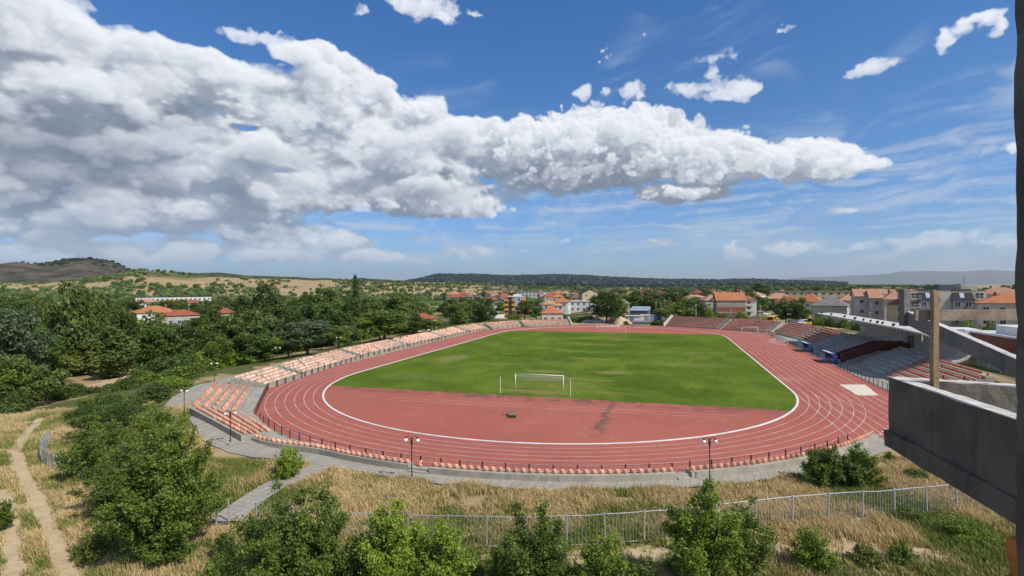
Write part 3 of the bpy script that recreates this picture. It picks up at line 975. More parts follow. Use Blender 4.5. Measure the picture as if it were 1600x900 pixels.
def terrace(label, group, F0, F1, B0, B1, rows, zf, zb, key, spacing=.6, apron=0., skip=.055, stair=None, base=-.1, limit=100):
    """stepped concrete block; F0-F1 is its front edge, B0-B1 its back edge (field frame)"""
    F0, F1, B0, B1 = [np.array(p, float) for p in (F0, F1, B0, B1)]
    c = W(*(F0 + F1) / 2)
    root = empty('seating_terrace', c, 0, label, 'seating stand', group)
    cuts = [0.] + ([apron] if apron else []) + [apron + (1 - apron) * k / rows for k in range(1, rows + 1)]
    zs = ([zf] if apron else []) + [zf + (zb - zf) * (k + (1 if apron else 0)) / (rows - 1 + (1 if apron else 0)) for k in range(rows)]
    mb = MB(); spots = []
    for k, z in enumerate(zs):
        q = [F0 + (B0 - F0) * cuts[k], F1 + (B1 - F1) * cuts[k], F1 + (B1 - F1) * cuts[k + 1], F0 + (B0 - F0) * cuts[k + 1]]
        pts = [W(*p) - c for p in q]
        area = sum(pts[i].x * pts[(i + 1) % 4].y - pts[(i + 1) % 4].x * pts[i].y for i in range(4))
        pts = pts if area > 0 else pts[::-1]
        mb.prism(pts, base, z)
        if apron and k == 0: continue
        e0, e1 = (q[0] + q[3]) / 2, (q[1] + q[2]) / 2
        e0, e1 = e0 + (q[3] - q[0]) * .10, e1 + (q[2] - q[1]) * .10
        L = np.hypot(*(e1 - e0)); m = int((L - .5) / spacing)
        out = (q[3] - q[0]) + (q[2] - q[1])
        o2 = W(*out) - W(0, 0)
        h = math.atan2(o2.y, o2.x) - PI / 2
        for i in range(m):
            if rng.random() < skip: continue
            p = e0 + (e1 - e0) * ((.4 + (L - .8) * (i + .5) / m) / L)
            w = W(*p, z)
            spots.append((w.x, w.y, w.z, h + rng.normal(0, .03)))
    mb.build('terrace', M_TERR, root)
    if stair:                                             # narrow flight of steps beyond the block's second end
        d = (F1 - F0) / np.hypot(*(F1 - F0)) * stair; d2 = (B1 - B0) / np.hypot(*(B1 - B0)) * stair
        sb = MB(); ns = rows * 2
        for k in range(ns):
            q = [F1 + (B1 - F1) * k / ns, F1 + d + (B1 + d2 - F1 - d) * k / ns, F1 + d + (B1 + d2 - F1 - d) * (k + 1) / ns, F1 + (B1 - F1) * (k + 1) / ns]
            pts = [W(*p) - c for p in q]
            area = sum(pts[i].x * pts[(i + 1) % 4].y - pts[(i + 1) % 4].x * pts[i].y for i in range(4))
            sb.prism(pts if area > 0 else pts[::-1], base, zb * (k + 1) / ns * .98 + .1)
        sb.build('steps', M_TERR, root)
    place_seats(root, spots, key, limit)
    return root


GL = 'seating blocks along the left of the track'
SLOPE = 5.3
terrace('low corner block of orange seats whose rows run up towards the wood', GL, (-75.2, -30.1), (-61.3, -40.3), (-79.0, -35.4), (-65.1, -45.7), 5, .5, 1.6, 'orange', .56, apron=.22, stair=.0)
lefts = [(-60.3, -40.9, -50.2, -42.6, 'block of faded orange seats just past the corner block'),
         (-48.7, -43.0, -26.4, -46.0, 'second long block of orange seats left of the track'),
         (-25.1, -46.2, -3.9, -46.2, 'block of orange seats behind the nearer portable white goal'),
         (-2.6, -46.2, 19.4, -45.9, 'block of orange seats behind the farther portable white goal'),
         (20.7, -45.9, 39.2, -45.7, 'fifth block of orange seats counted from the corner on the left side'),
         (40.5, -45.6, 53.6, -43.4, 'short block of orange seats where the far bend begins')]
for i, (a0, b0, a1, b1, lab) in enumerate(lefts):
    n0 = np.array([-(b1 - b0), a1 - a0]); n0 = n0 / np.hypot(*n0)
    n0 = n0 if n0[1] < 0 else -n0
    sh = np.array([a1 - a0, b1 - b0]); sh = sh / np.hypot(*sh)
    k0 = -.9 if i == 0 else .0
    terrace(lab, GL, (a0, b0), (a1, b1), np.array((a0, b0)) + n0 * SLOPE + sh * k0, np.array((a1, b1)) + n0 * SLOPE, 5, .7, 1.7, 'faded' if i else 'faded', .56 + .02 * i, stair=1.25)
GF = 'seating blocks round the far bend'
terrace('far left block of orange seats on the bend, below the orange and grey tower', GF, (55.3, -42.6), (69.3, -35.2), (58.2, -46.6), (72.8, -38.9), 5, .8, 2.0, 'faded', .62, stair=1.2)
terrace('farthest left block of orange seats, ending at a sloping concrete wall', GF, (70.6, -34.3), (82.0, -18.6), (74.6, -37.3), (86.6, -20.6), 5, .8, 2.0, 'faded', .62)
GR = 'seating blocks along the right of the track'
terrace('far right block of orange seats shaded to dark red beside a pale sloping end wall', GF, (83.9, 18.3), (74.3, 35.8), (90.0, 21.2), (80.0, 40.4), 7, .55, 3.4, 'red', .62, stair=1.2)
terrace('block of orange seats shaded to dark red below the yellow bus', GF, (72.6, 37.2), (62.6, 50.0), (78.0, 41.8), (68.2, 55.0), 7, .55, 3.4, 'red', .62, stair=1.2)
terrace('long block of orange seats shaded to red between the bus and the yellow loader', GR, (60.6, 51.3), (41.9, 54.6), (63.4, 57.6), (43.4, 61.0), 7, .55, 3.4, 'red', .62, stair=1.0)
terrace('steep looking block of orange seats shaded to red next to the grey seats', GR, (40.4, 54.7), (22.0, 54.5), (41.4, 61.4), (22.6, 61.4), 7, .55, 3.4, 'red', .60)
terrace('orange seats shaded to red at the near end of the grandstand, partly behind the timber post', GR, (-25.3, 53.2), (-42.6, 53.0), (-25.3, 60.4), (-42.6, 60.2), 7, .55, 3.3, 'red', .60)

# ------------------------------------------------------------------ near seats on their low wall
GN = 'near seats on the low wall'


def near_block(label, p0, p1, rows, zt, ends):
    """curved seat wall of the near bend; ends[k] = (start, end) angle of row k"""
    c = W(*phi_pt((p0 + p1) / 2, 45.4))
    root = empty('seating_terrace', c, 0, label, 'seating stand', GN)
    mb = MB(); spots = []
    for k in range(rows):
        f0, f1 = ends[k]
        r0 = 45.1 + 1.0 * k; r1 = r0 + 1.0; z = zt + .24 * k
        m = max(2, int(abs(f1 - f0) / math.radians(1.6)))
        secs = []
        for p in np.linspace(f0, f1, m + 1):
            zb_ = -.1
            ring = [phi_pt(p, r0), phi_pt(p, r1)]
            A_, B_ = W(*ring[0]) - c, W(*ring[1]) - c
            secs.append([Vector((A_.x, A_.y, zb_)), Vector((B_.x, B_.y, zb_)), Vector((B_.x, B_.y, z)), Vector((A_.x, A_.y, z))])
        mb.loft(secs)
        ns = int(abs(f1 - f0) * (r0 + .5) / .63)
        for i in range(ns):
            p = f0 + (f1 - f0) * (i + .5) / ns
            w = W(*phi_pt(p, r0 + .46), z)
            h = W(*phi_pt(p, 10)) - W(*phi_pt(p, 0))
            spots.append((w.x, w.y, w.z, math.atan2(h.y, h.x) - PI / 2 + rng.normal(0, .05)))
    mb.build('terrace', M_TERR, root)
    return root, spots, mb


D_ = math.radians
e0 = phi_of(634, 738)
c = W(-80, -27)
root = empty('seating_terrace', c, 0, 'wedge of orange seats narrowing to a single row above the low wall', 'seating stand', GN)
FW0, FW1, BW0, BW1 = [np.array(p) for p in ((-75.4, -30.8), (-81.9, -21.2), (-79.0, -35.1), (-84.6, -22.6))]
mb = MB(); spots = []
for k in range(5):
    q = [FW0 + (BW0 - FW0) * k / 5, FW1 + (BW1 - FW1) * k / 5, FW1 + (BW1 - FW1) * (k + 1) / 5, FW0 + (BW0 - FW0) * (k + 1) / 5]
    za, zb_ = .5 + .25 * k, .5 + .08 * k
    s0 = [W(*q[0], -.1) - c, W(*q[3], -.1) - c, W(*q[3], za) - c, W(*q[0], za) - c]; s1 = [W(*q[1], -.1) - c, W(*q[2], -.1) - c, W(*q[2], zb_) - c, W(*q[1], zb_) - c]
    mb.loft([s0, s1])
    e_0, e_1 = (q[0] + q[3]) / 2, (q[1] + q[2]) / 2
    L = np.hypot(*(e_1 - e_0)); m = int(L / .60); o2 = W(*(q[3] - q[0])) - W(0, 0); h_ = math.atan2(o2.y, o2.x) - PI / 2
    for i in range(m):
        t_ = (i + .5) / m
        if k < 2 and t_ > .93 or rng.random() < .02: continue
        w = W(*(e_0 + (e_1 - e_0) * t_), za + (zb_ - za) * t_); spots.append((w.x, w.y, w.z, h_ + .12 * t_ + rng.normal(0, .04)))
D0_ = D_(-27.4)
rr_ = lambda p: 45.1 + 2.05 * float(sstep(-15, -28, math.degrees(p)))
secs = []
for p in np.linspace(D0_, e0, 14):                         # the single row it runs out into
    A_, B_ = W(*phi_pt(p, rr_(p) - .6 * (rr_(p) > 45.3))) - c, W(*phi_pt(p, rr_(p) + .85)) - c
    secs.append([Vector((A_.x, A_.y, -.1)), Vector((B_.x, B_.y, -.1)), Vector((B_.x, B_.y, .5)), Vector((A_.x, A_.y, .5))])
mb.loft(secs); mb.build('terrace', M_TERR, root)
m = int((e0 - D0_) * 45.5 / .63)
for i in range(m):
    p = D0_ + (e0 - D0_) * (i + .5) / m; w = W(*phi_pt(p, rr_(p) + .46), .5); h = W(*phi_pt(p, 10)) - W(*phi_pt(p, 0))
    spots.append((w.x, w.y, w.z, math.atan2(h.y, h.x) - PI / 2 + rng.normal(0, .05)))
wb = MB(); secs = []                                       # back wall of the wedge
nb_ = np.array([BW1[1] - BW0[1], -(BW1[0] - BW0[0])]); nb_ = nb_ / np.hypot(*nb_); nb_ = nb_ if nb_[0] < 0 else -nb_
for t_ in np.linspace(0, 1.0, 9):
    p = BW0 + (BW1 - BW0) * t_; q = p + nb_ * .22; zt_ = 1.62 - .75 * t_
    A_, B_ = W(*(p + nb_ * .004)) - c, W(*q) - c
    secs.append([Vector((A_.x, A_.y, -.2)), Vector((B_.x, B_.y, -.2)), Vector((B_.x, B_.y, zt_)), Vector((A_.x, A_.y, zt_))])
wb.loft(secs); wb.build('back_wall', M_TERR, root)
place_seats(root, spots, 'orange')
e1, e2 = phi_of(669, 741), phi_of(1051, 744)
root, spots, _ = near_block('single row of orange seats on the low wall behind the left street lamp', e1, e2, 1, .5, [(e1, e2)])
place_seats(root, spots, 'orange')
e3, e4 = phi_of(1077, 745), D_(57)
root, spots, _ = near_block('single row of orange seats on the low wall beside the round bush', e3, e4, 1, .5, [(e3, e4)])
place_seats(root, spots, 'orange')
for p0, p1, lab in ((e0, e1, 'short concrete steps through the seat wall by the left lamp'), (e2, e3, 'short concrete steps through the seat wall near the right lamp')):
    o = empty('steps', W(*phi_pt((p0 + p1) / 2, 45.5)), 0, lab, 'steps')
    for k in range(2):
        mb = MB(); secs = []
        for p in np.linspace(p0 + .002, p1 - .002, 4):
            A_, B_ = W(*phi_pt(p, 45.32 + .0 * k)) - o.location, W(*phi_pt(p, 46.3 - .38 * k)) - o.location
            secs.append([Vector((A_.x, A_.y, -.05 + .15 * k)), Vector((B_.x, B_.y, -.05 + .15 * k)), Vector((B_.x, B_.y, .12 + .15 * k)), Vector((A_.x, A_.y, .12 + .15 * k))])
        mb.loft(secs); mb.build('step', M_TERR, o)
    # one seat lies broken off in the gap
    if p0 == e0:
        s_ = link_mesh('loose_seat', SEATS['orange'], None, W(*phi_pt(p0 + (p1 - p0) * .38, 45.35), .42), 1.2)
        s_.rotation_euler = (.9, .25, 1.2)
        tag(s_, 'orange seat broken off and lying on the steps by the lamp', 'seat')

# ------------------------------------------------------------------ railings round the track


def railing(label, pts, h=.95, z0=0., step=1.95, low=True, infill=True, post=.055):
    """posts with a top and a bottom rail and thin bars along a world polyline"""
    c = pts[0]
    root = empty('track_railing', c, 0, label, 'railing', 'railings round the running track')
    P_ = [Vector(p) - Vector(c) for p in pts]
    cum = [0.]
    for i in range(len(P_) - 1): cum.append(cum[-1] + (P_[i + 1] - P_[i]).length)

    def at_s(s):
        for i in range(len(P_) - 1):
            if s <= cum[i + 1] or i == len(P_) - 2: return P_[i].lerp(P_[i + 1], (s - cum[i]) / max(cum[i + 1] - cum[i], 1e-6))
    m = max(1, round(cum[-1] / step))
    pb = MB().box((-post, -post * .7, -.05), (post, post * .7, h)).mesh('post', M_IRON)
    rb = MB()
    for i in range(m + 1):
        p = at_s(cum[-1] * i / m); q = at_s(min(cum[-1], cum[-1] * i / m + .1)); q0 = at_s(max(0, cum[-1] * i / m - .1))
        d = q - q0
        o = link_mesh('post', pb, root, (p.x, p.y, p.z + z0), math.atan2(d.y, d.x)); o.rotation_euler.x = random.gauss(0, .015)
        if i < m:
            e = at_s(cum[-1] * (i + 1) / m)
            up = Vector((0, 0, z0))
            rb.tube([p + up + Vector((0, 0, h - .06)), e + up + Vector((0, 0, h - .06))], .017, 5)
            if infill:
                rb.tube([p + up + Vector((0, 0, .13)), e + up + Vector((0, 0, .13))], .013, 4)
                for t_ in (.33, .66):
                    g = p.lerp(e, t_) + up
                    rb.tube([g + Vector((0, 0, .13)), g + Vector((0, 0, h - .06))], .010, 4)
    rb.build('rail', M_IRON, root)
    return root


arc = lambda f0, f1, r, m=24: [W(*phi_pt(p, r)) for p in np.linspace(f0, f1, m)]
g0, g1 = phi_of(694, 729), phi_of(723, 731)
railing('dark railing round the near bend, left part up to the gap by the lamp', arc(D_(-38), g0, 44.75), .95)
railing('dark railing in front of the single seat row between the two near lamps', arc(g1, phi_of(1049, 739), 44.75), .9)
railing('dark railing in front of the seats beside the round bush', arc(phi_of(1078, 738), D_(52), 44.75), .95)
railing('dark railing at the foot of the corner block of seats', [W(-75.0, -29.8), W(-61.2, -40.0)], .95, 0, 1.4, infill=False)
lab = ['dark posts before the first block of faded seats past the corner', 'dark posts along the front of the second long left block', 'dark posts behind the nearer portable goal', 'dark posts behind the farther portable goal', 'dark posts before the fifth left block', 'dark posts before the short block on the far bend']
for (a0, b0, a1, b1, _), lb_ in zip(lefts, lab):
    railing(lb_, [W(a0, b0 + .3), W(a1, b1 + .3)], 1.0, 0, 2.3, infill=False, post=.075)
railing('dark railing before the far left seats', [W(55.2, -42.1), W(69.0, -34.8), W(81.5, -18.4)], 1., 0, 2.6, infill=False, post=.07)
railing('dark railing along the home straight near the sand pit', [W(-50, 49.6), W(-14.2, 49.6)], 1.0, 0, 1.75)
railing('dark railing between the two blue dugouts', [W(-1., 49.6), W(4.2, 49.6)], 1.0, 0, 1.75)
railing('dark railing beyond the farther blue dugout', [W(17.8, 49.6), W(56, 49.6)], 1.0, 0, 1.75)

# ------------------------------------------------------------------ grandstand with its concrete canopy
gs = empty('grandstand', W(0, 58), -TH, 'covered grandstand of grey seats under a curled concrete roof', 'grandstand')
# local axes of the grandstand: +x away from the pitch (b), +y along the straight (a)
GB = 58.
mb = MB(); spots = []
for (a0, a1) in ((-24.6, -11.2), (-5.9, 21.2)):
    for k in range(8):
        r0 = 53.2 + .97 * k + (1.2 * (a0 > -6) if k < 0 else 0); z = .5 + .44 * k
        mb.box((r0 - GB, a0, -.1), (r0 + .97 - GB, a1, z))
        m = int((a1 - a0 - .4) / .52)
        for i in range(m):
            fr = (i + .5) / m
            if k == 0 and a0 < -6 and fr > .6: continue
            if a0 > -6 and (i % 9 == 4): continue
            if rng.random() < (.25 if a0 > -6 else .03): continue
            w = W(a0 + .2 + (a1 - a0 - .4) * fr, r0 + .55, z)
            spots.append((w.x, w.y, w.z, -TH - PI / 2))
mb.build('terrace', M_TERR, gs)
# seats hang on the grandstand's own axes
inv = Matrix.Rotation(TH, 4, 'Z')
spots.sort(key=lambda p: math.hypot(p[0], p[1]))
gl = W(0, GB)
for x, y, z, h in spots[:100]:
    p = inv @ Vector((x - gl.x, y - gl.y, z))
    link_mesh('seat', SEATS['grey'], gs, p, h + TH)
V0, F0 = SV['grey']; sb = MB()
for x, y, z, h in spots[100:]:
    p = inv @ Vector((x - gl.x, y - gl.y, z)); c_, s_ = math.cos(h + TH), math.sin(h + TH)
    sb.add(np.stack([V0[:, 0] * c_ - V0[:, 1] * s_ + p.x, V0[:, 0] * s_ + V0[:, 1] * c_ + p.y, V0[:, 2] + p.z], -1), F0)
o = sb.build('seats', M_SEAT['grey'], gs, smooth=True); o['kind'] = 'stuff'
# canopy: flat slab running back into a curled shell
prof = [(62.3, 3.2), (63.2, 3.35), (64.1, 3.8), (64.75, 4.5), (65.05, 5.3), (64.95, 6.1), (64.45, 6.85), (63.6, 7.4), (62.4, 7.72), (61, 7.85)]
th = .28


def thick(prof):
    inn, out = [], []
    for i, p in enumerate(prof):
        a_, b_ = np.array(prof[max(i - 1, 0)]), np.array(prof[min(i + 1, len(prof) - 1)])
        d = (b_ - a_) / np.hypot(*(b_ - a_)); nn = np.array([d[1], -d[0]])
        inn.append(tuple(np.array(p))); out.append(tuple(np.array(p) + nn * th))
    return inn, out


inn, out = thick(prof)
for (a0, a1) in ((-27, -10.4), (-5.8, 21)):
    mb = MB(); secs = []
    for a_ in (a0, a1):
        secs.append([Vector((p[0] - GB, a_, p[1])) for p in inn + out[::-1]])
    mb.loft(secs)
    m = round((a1 - a0) / 1.55)
    for i in range(m + 1):                                 # raised ribs of the shuttering: shallow scallops between them
        a_ = a0 + .12 + (a1 - a0 - .24) * i / m
        rib = []
        for j, p in enumerate(prof[:-1]):
            q0, q1 = np.array(prof[max(j - 1, 0)]), np.array(prof[j + 1]); d = (q1 - q0) / np.hypot(*(q1 - q0)); nn = np.array([-d[1], d[0]])
            c = np.array(p)
            rib.append([Vector((c[0] - GB, a_ - .11, c[1])), Vector((c[0] + nn[0] * .16 - GB, a_ - .05, c[1] + nn[1] * .16)), Vector((c[0] + nn[0] * .16 - GB, a_ + .05, c[1] + nn[1] * .16)), Vector((c[0] - GB, a_ + .11, c[1]))])
        mb.loft(rib)
    mb.build('canopy_wall', M_ROOF, gs, smooth=False)
mb = MB()                                                  # roof slab, thinner at its front lip, curling down at the near end
secs = []
for a_, bf, zf, tk in ((-29.5, 58.6, 7.1, .18), (-27.5, 57.5, 7.62, .24), (-22, 57.0, 7.80, .28), (0, 57., 7.82, .28), (24, 57., 7.82, .28), (33, 57.6, 7.75, .26)):
    bb = 63.6
    secs.append([Vector((bf - GB, a_, zf)), Vector((61.2 - GB, a_, 7.87)), Vector((bb - GB, a_, 7.42 if abs(a_) < 28 else 7.6)), Vector((bb + .25 - GB, a_, 7.62)), Vector((62.5 - GB, a_, 8.02)), Vector((61 - GB, a_, 8.13)), Vector((bf - GB, a_, zf + tk))])
mb.loft(secs); mb.build('roof', M_ROOF, gs)
mb = MB()
mb.box((64.2 - GB, -10.6, .0), (64.6 - GB, -5.6, 7.4)); mb.build('rear_wall', M_ROOF, gs)
for a_ in (-10.0, -8.6, -7.4, -6.2):
    MB().bbox((63.7 - GB, a_ - .16, 3.0), (64.2 - GB, a_ + .16, 7.6), .04).build('pilaster', M_ROOF, gs)
MB().bbox((62.6 - GB, -9.8, 3.3), (64.1 - GB, -8.5, 5.6), .05).build('press_box', simple('press_box_grey', (.23, .24, .26), (.18, .19, .2), 2., .6), gs)
mb = MB()
for a_, b_ in ((16, 64.9), (8, 64.9), (0, 64.9), (-14, 64.9), (-22, 64.9)):
    mb.bbox((b_ + .2 - GB, a_ - .3, -.1), (b_ + .8 - GB, a_ + .3, 6.5), .05)
mb.build('buttress', M_ROOF, gs)
M_DARK = simple('black_metal', (.02, .02, .022), (.035, .035, .035), 3., .5, .4)
fl = MB()
fl.bbox((-.22, -.16, .12), (.22, .05, .42), .03); fl.tube([(0, .0, -.05), (0, .02, .2)], .04, 6); fl.box((-.26, -.2, .38), (.26, -.1, .46))
flm = fl.mesh('floodlight', M_DARK)
for a_ in (27, 19, 9, 2, -3, -7, -10.5, -13, -18): link_mesh('floodlight', flm, gs, (57.3 - GB, a_, 8.06), PI / 2 + .3 * math.sin(a_)).scale = (1.3,) * 3
# dark players' tunnel through the seats
for a_ in (-7.0, -10.2):
    mb = MB()
    side = [(51.2, .35), (51.2, 1.95), (57.6, 4.45), (62.9, 4.55), (62.9, 2.9), (57.6, 2.9)]
    s0 = [Vector((p[0] - GB, a_ - .13, p[1])) for p in side]; s1 = [Vector((p[0] - GB, a_ + .13, p[1])) for p in side]
    mb.loft([s0, s1]); mb.build('tunnel_parapet', M_RUST, gs)
mb = MB()
mb.loft([[Vector((p[0] - GB, a_, p[1])) for p in ((52.3, -.1), (52.3, .25), (57.6, 3.1), (64.1, 3.1), (64.1, -.1))] for a_ in (-10.05, -7.15)])
mb.build('tunnel_floor', M_TERR, gs)

# ------------------------------------------------------------------ goals, dugouts, lamps and odds and ends


def net_mat():
    m, n = new_mat('goal_net')
    tc = n.node('ShaderNodeTexCoord').outputs['Object']
    w = [n.m('ABSOLUTE', n.m('SUBTRACT', n.m('FRACT', n.m('MULTIPLY', c, 7.)), .5)) for c in n.sep(tc)]
    d = n.node('ShaderNodeBsdfDiffuse'); n.put(d.inputs[0], (.75, .75, .74))
    t = n.node('ShaderNodeBsdfTransparent'); mx = n.node('ShaderNodeMixShader'); mx.inputs[0].default_value = .16
    n.t.links.new(t.outputs[0], mx.inputs[1]); n.t.links.new(d.outputs[0], mx.inputs[2])
    o = n.node('ShaderNodeOutputMaterial'); n.t.links.new(mx.outputs[0], o.inputs[0])
    return m


M_NET = net_mat()


def goal(loc, rz, label, group, w=7.32, h=2.44, depth=1.6, net=True, r=.06, frame=False):
    """mouth faces local -y"""
    g = empty('football_goal', loc, rz, label, 'goal', group)
    for s in (-1, 1):
        MB().tube([(s * w / 2, 0, -.02), (s * w / 2, 0, h - r - .005)], r, 8).build('post', M_WHITE, g, smooth=True)
    MB().tube([(-w / 2 - r, 0, h), (w / 2 + r, 0, h)], r, 8).build('crossbar', M_WHITE, g, smooth=True)
    mb = MB()
    for s in (-1, 1):
        if frame:
            mb.tube([(s * w / 2, .06, h - .05), (s * w / 2, depth, .08), (s * w / 2, .07, .06)], .035, 6)
        else:
            mb.tube([(s * w / 2, .06, h - .06), (s * w / 2, .55, h - .32)], .022, 5)
    if frame: mb.tube([(-w / 2, depth + .04, .06), (w / 2, depth + .04, .06)], .035, 6)
    else: mb.tube([(-w / 2, .57, h - .33), (w / 2, .57, h - .33)], .018, 5)
    mb.build('net_frame', M_WHITE, g)
    if net:
        top = (.55, h - .32) if not frame else (.05, h - .1)
        mb = MB(); m = 10
        for i in range(m):
            x0, x1 = -w / 2 + w * i / m, -w / 2 + w * (i + 1) / m
            sag = lambda x: .14 * math.sin(PI * (x + w / 2) / w) + .03 * math.sin(x * 5)
            mb.add([(x0, .05, h - .06), (x1, .05, h - .06), (x1, top[0], top[1] - sag(x1)), (x0, top[0], top[1] - sag(x0))], [(0, 1, 2, 3)])
            lo = h - .95 if not frame else .1
            dd = depth if frame else .6
            mb.add([(x0, top[0], top[1] - sag(x0)), (x1, top[0], top[1] - sag(x1)), (x1, dd, lo - sag(x1) * .6), (x0, dd, lo - sag(x0) * .6)], [(0, 1, 2, 3)])
        mb.build('net', M_NET, g)
    return g


GG = 'football goals on the pitch'
goal(W(-51.2, 0), -TH + 0, 'near white goal with a torn net at the red bend', GG)
goal(W(51.2, -.3), -TH + PI, 'far white goal across the pitch', GG)
for p, lab in (((781.8, 614.5), 'thin white corner pole left of the near goal'), ((891.5, 620), 'thin white pole right of the near goal')):
    x, y = at(*p)
    mb = MB(); mb.tube([(0, 0, 0), (random.uniform(-.03, .03), .02, 2.45)], .045, 6); tag(mb.build('net_pole', M_WHITE, None, (x, y, 0)), lab, 'pole', 'poles that carried the goal nets')
x, y = at(977.5, 520.5)
tag(MB().tube([(0, 0, 0), (0, 0, 2.4)], .05, 6).build('net_pole', M_WHITE, None, (x, y, 0)), 'thin white pole right of the far goal', 'pole', 'poles that carried the goal nets')
GP = 'portable goals parked beside the track'
goal(W(-11.5, -44.6), -TH + PI / 2 + .05, 'nearer portable white goal parked against the left seats', GP, 7.3, 2.3, 1.7, True, .05, True)
goal(W(13.5, -44.4), -TH + PI / 2 - .05, 'farther portable white goal parked against the left seats', GP, 7.3, 2.2, 1.7, True, .05, True)
goal(W(47.5, 47.3), -TH - PI / 2 + .9, 'small white portable goal at the far right bend, turned outwards', GP, 5., 2.1, 1.5, True, .06, True)
goal(W(57.5, 44.3), -TH + .3, 'small white goal frame standing by the far right seats', GP, 5., 2.1, 1.5, False, .06, True)
goal(W(28., 47.9), -TH + PI / 2 + .35, 'low white frame lying beside the track before the farther dugout', GP, 6., 1.3, 2.2, True, .05, True)

M_BLUE = simple('dugout_blue', (.035, .085, .28), (.03, .07, .22), 2., .4, .5)
M_PERSP = simple('dugout_panel', (.55, .66, .74), (.46, .57, .66), 2., .3, .5)


def dugout(a, b, label):
    d = empty('dugout', W(a, b), -TH, label, 'dugout', 'blue team dugouts')      # local -x faces the track
    prof = [(.9, .05), (.95, 1.0), (.85, 1.55), (.5, 1.95), (0, 2.1), (-.55, 2.12)]
    L = 5.6
    for nm, lo, hi, mt in (('back_panel', 0, 3, M_BLUE), ('roof', 3, 5, M_PERSP)):
        mb = MB(); pp = prof[lo:hi + 1]
        pts = [Vector((p[0], 0, p[1])) for p in pp] + [Vector((p[0] - .05, 0, p[1] - .06)) for p in pp[::-1]]
        mb.loft([[p + Vector((0, -L / 2, 0)) for p in pts], [p + Vector((0, L / 2, 0)) for p in pts]]); mb.build(nm, mt, d)
    for s in (-1, 1):
        mb = MB(); pts = [(.9, .05), (.95, 1.), (.85, 1.55), (.5, 1.95), (0, 2.1), (-.5, 2.1), (.1, 1.3), (.15, .05)]
        mb.loft([[Vector((p[0], s * L / 2 - .03, p[1])) for p in pts], [Vector((p[0], s * L / 2 + .03, p[1])) for p in pts]]); mb.build('side_panel', M_BLUE, d)
    for i in range(9):
        link_mesh('seat', SEATS['orange'], d, (.35, -L / 2 + .4 + i * .6, .42), -PI / 2)
    MB().box((.15, -L / 2 + .1, .05), (.6, L / 2 - .1, .42)).build('bench', M_BLUE, d)
    return d


dugout(-7.4 + .2, 49.9, 'nearer blue dugout with orange seats, beside the railing gap')
dugout(11.5, 50.0, 'farther blue dugout with orange seats')

# cart left on the red bend
x, y = at(800, 651)
ct = empty('equipment_cart', (x, y, .0), .12, 'small dark cart with slatted bench top left on the red bend', 'cart')
M_WOOD = simple('weathered_wood', (.24, .20, .16), (.15, .125, .10), 4., .85, .2, .3)
mb = MB()
for i in range(5): mb.bbox((-.42, -.62 + .26 * i, .30), (.42, -.44 + .26 * i, .35), .01)
for s in (-.38, .34): mb.box((s, -.62, .24), (s + .06, .62, .30))
mb.build('slats', M_WOOD, ct)
MB().bbox((-.75, .75, .42), (.45, 1.05, .50), .012).build('top_board', M_WOOD, ct)
for s in (-.5, .2):
    MB().tube([(s, .9, .02), (s, .9, .42)], .03, 6).build('leg', M_DARK, ct)
for sx in (-.4, .4):
    for sy in (-.5, .5): MB().lathe([(.02, -.04), (.12, -.03), (.12, .03), (.02, .04)], (0, 0, 0), 10).build('wheel', M_DARK, ct, (sx, sy, .13)).rotation_euler = (0, PI / 2, 0)
MB().box((-.45, -.66, .10), (.42, -.62, .26)).build('end_panel', M_DARK, ct)

# ------------------------------------------------------------------ twin-globe street lamps
M_GLOBE = simple('opal_glass', (.86, .86, .85), (.80, .80, .79), 3., .25, .5)
M_LAMP = simple('brown_lamp_paint', (.050, .016, .014), (.03, .012, .012), 4., .45, .4)


def make_lamp(h):
    r = empty('street_lamp', (0, 0, 0))
    mb = MB(); mb.lathe([(.11, 0), (.11, .06), (.075, .12), (.06, .5), (.045, .52), (.042, h - .45), (.06, h - .42), (.06, h - .36), (.035, h - .3), (.03, h - .02), (.012, h + .04)], n=8)
    mb.build('pole', M_LAMP, r, smooth=False)
    for s in (-1, 1):
        pts = [(s * .05, 0, h - .75), (s * .09, 0, h - .3)] + [(s * (.09 + .21 - .21 * math.cos(t)), 0, h - .22 + .2 * math.sin(t)) for t in np.linspace(0, PI * .86, 7)]
        am = MB(); am.tube(pts, .022, 6); e = pts[-1]
        am.lathe([(.03, .07), (.075, .03), (.10, -.05)], e, 8)
        a_ = am.build('arm', M_LAMP, r)
        gm = MB(); gm.lathe([(.06, .15), (.13, .11), (.165, .03), (.165, -.03), (.13, -.11), (.06, -.155), (.01, -.165)], (e[0] + s * .01, 0, e[2] - .2), 12)
        gm.build('globe', M_GLOBE, a_, smooth=True)
    return r


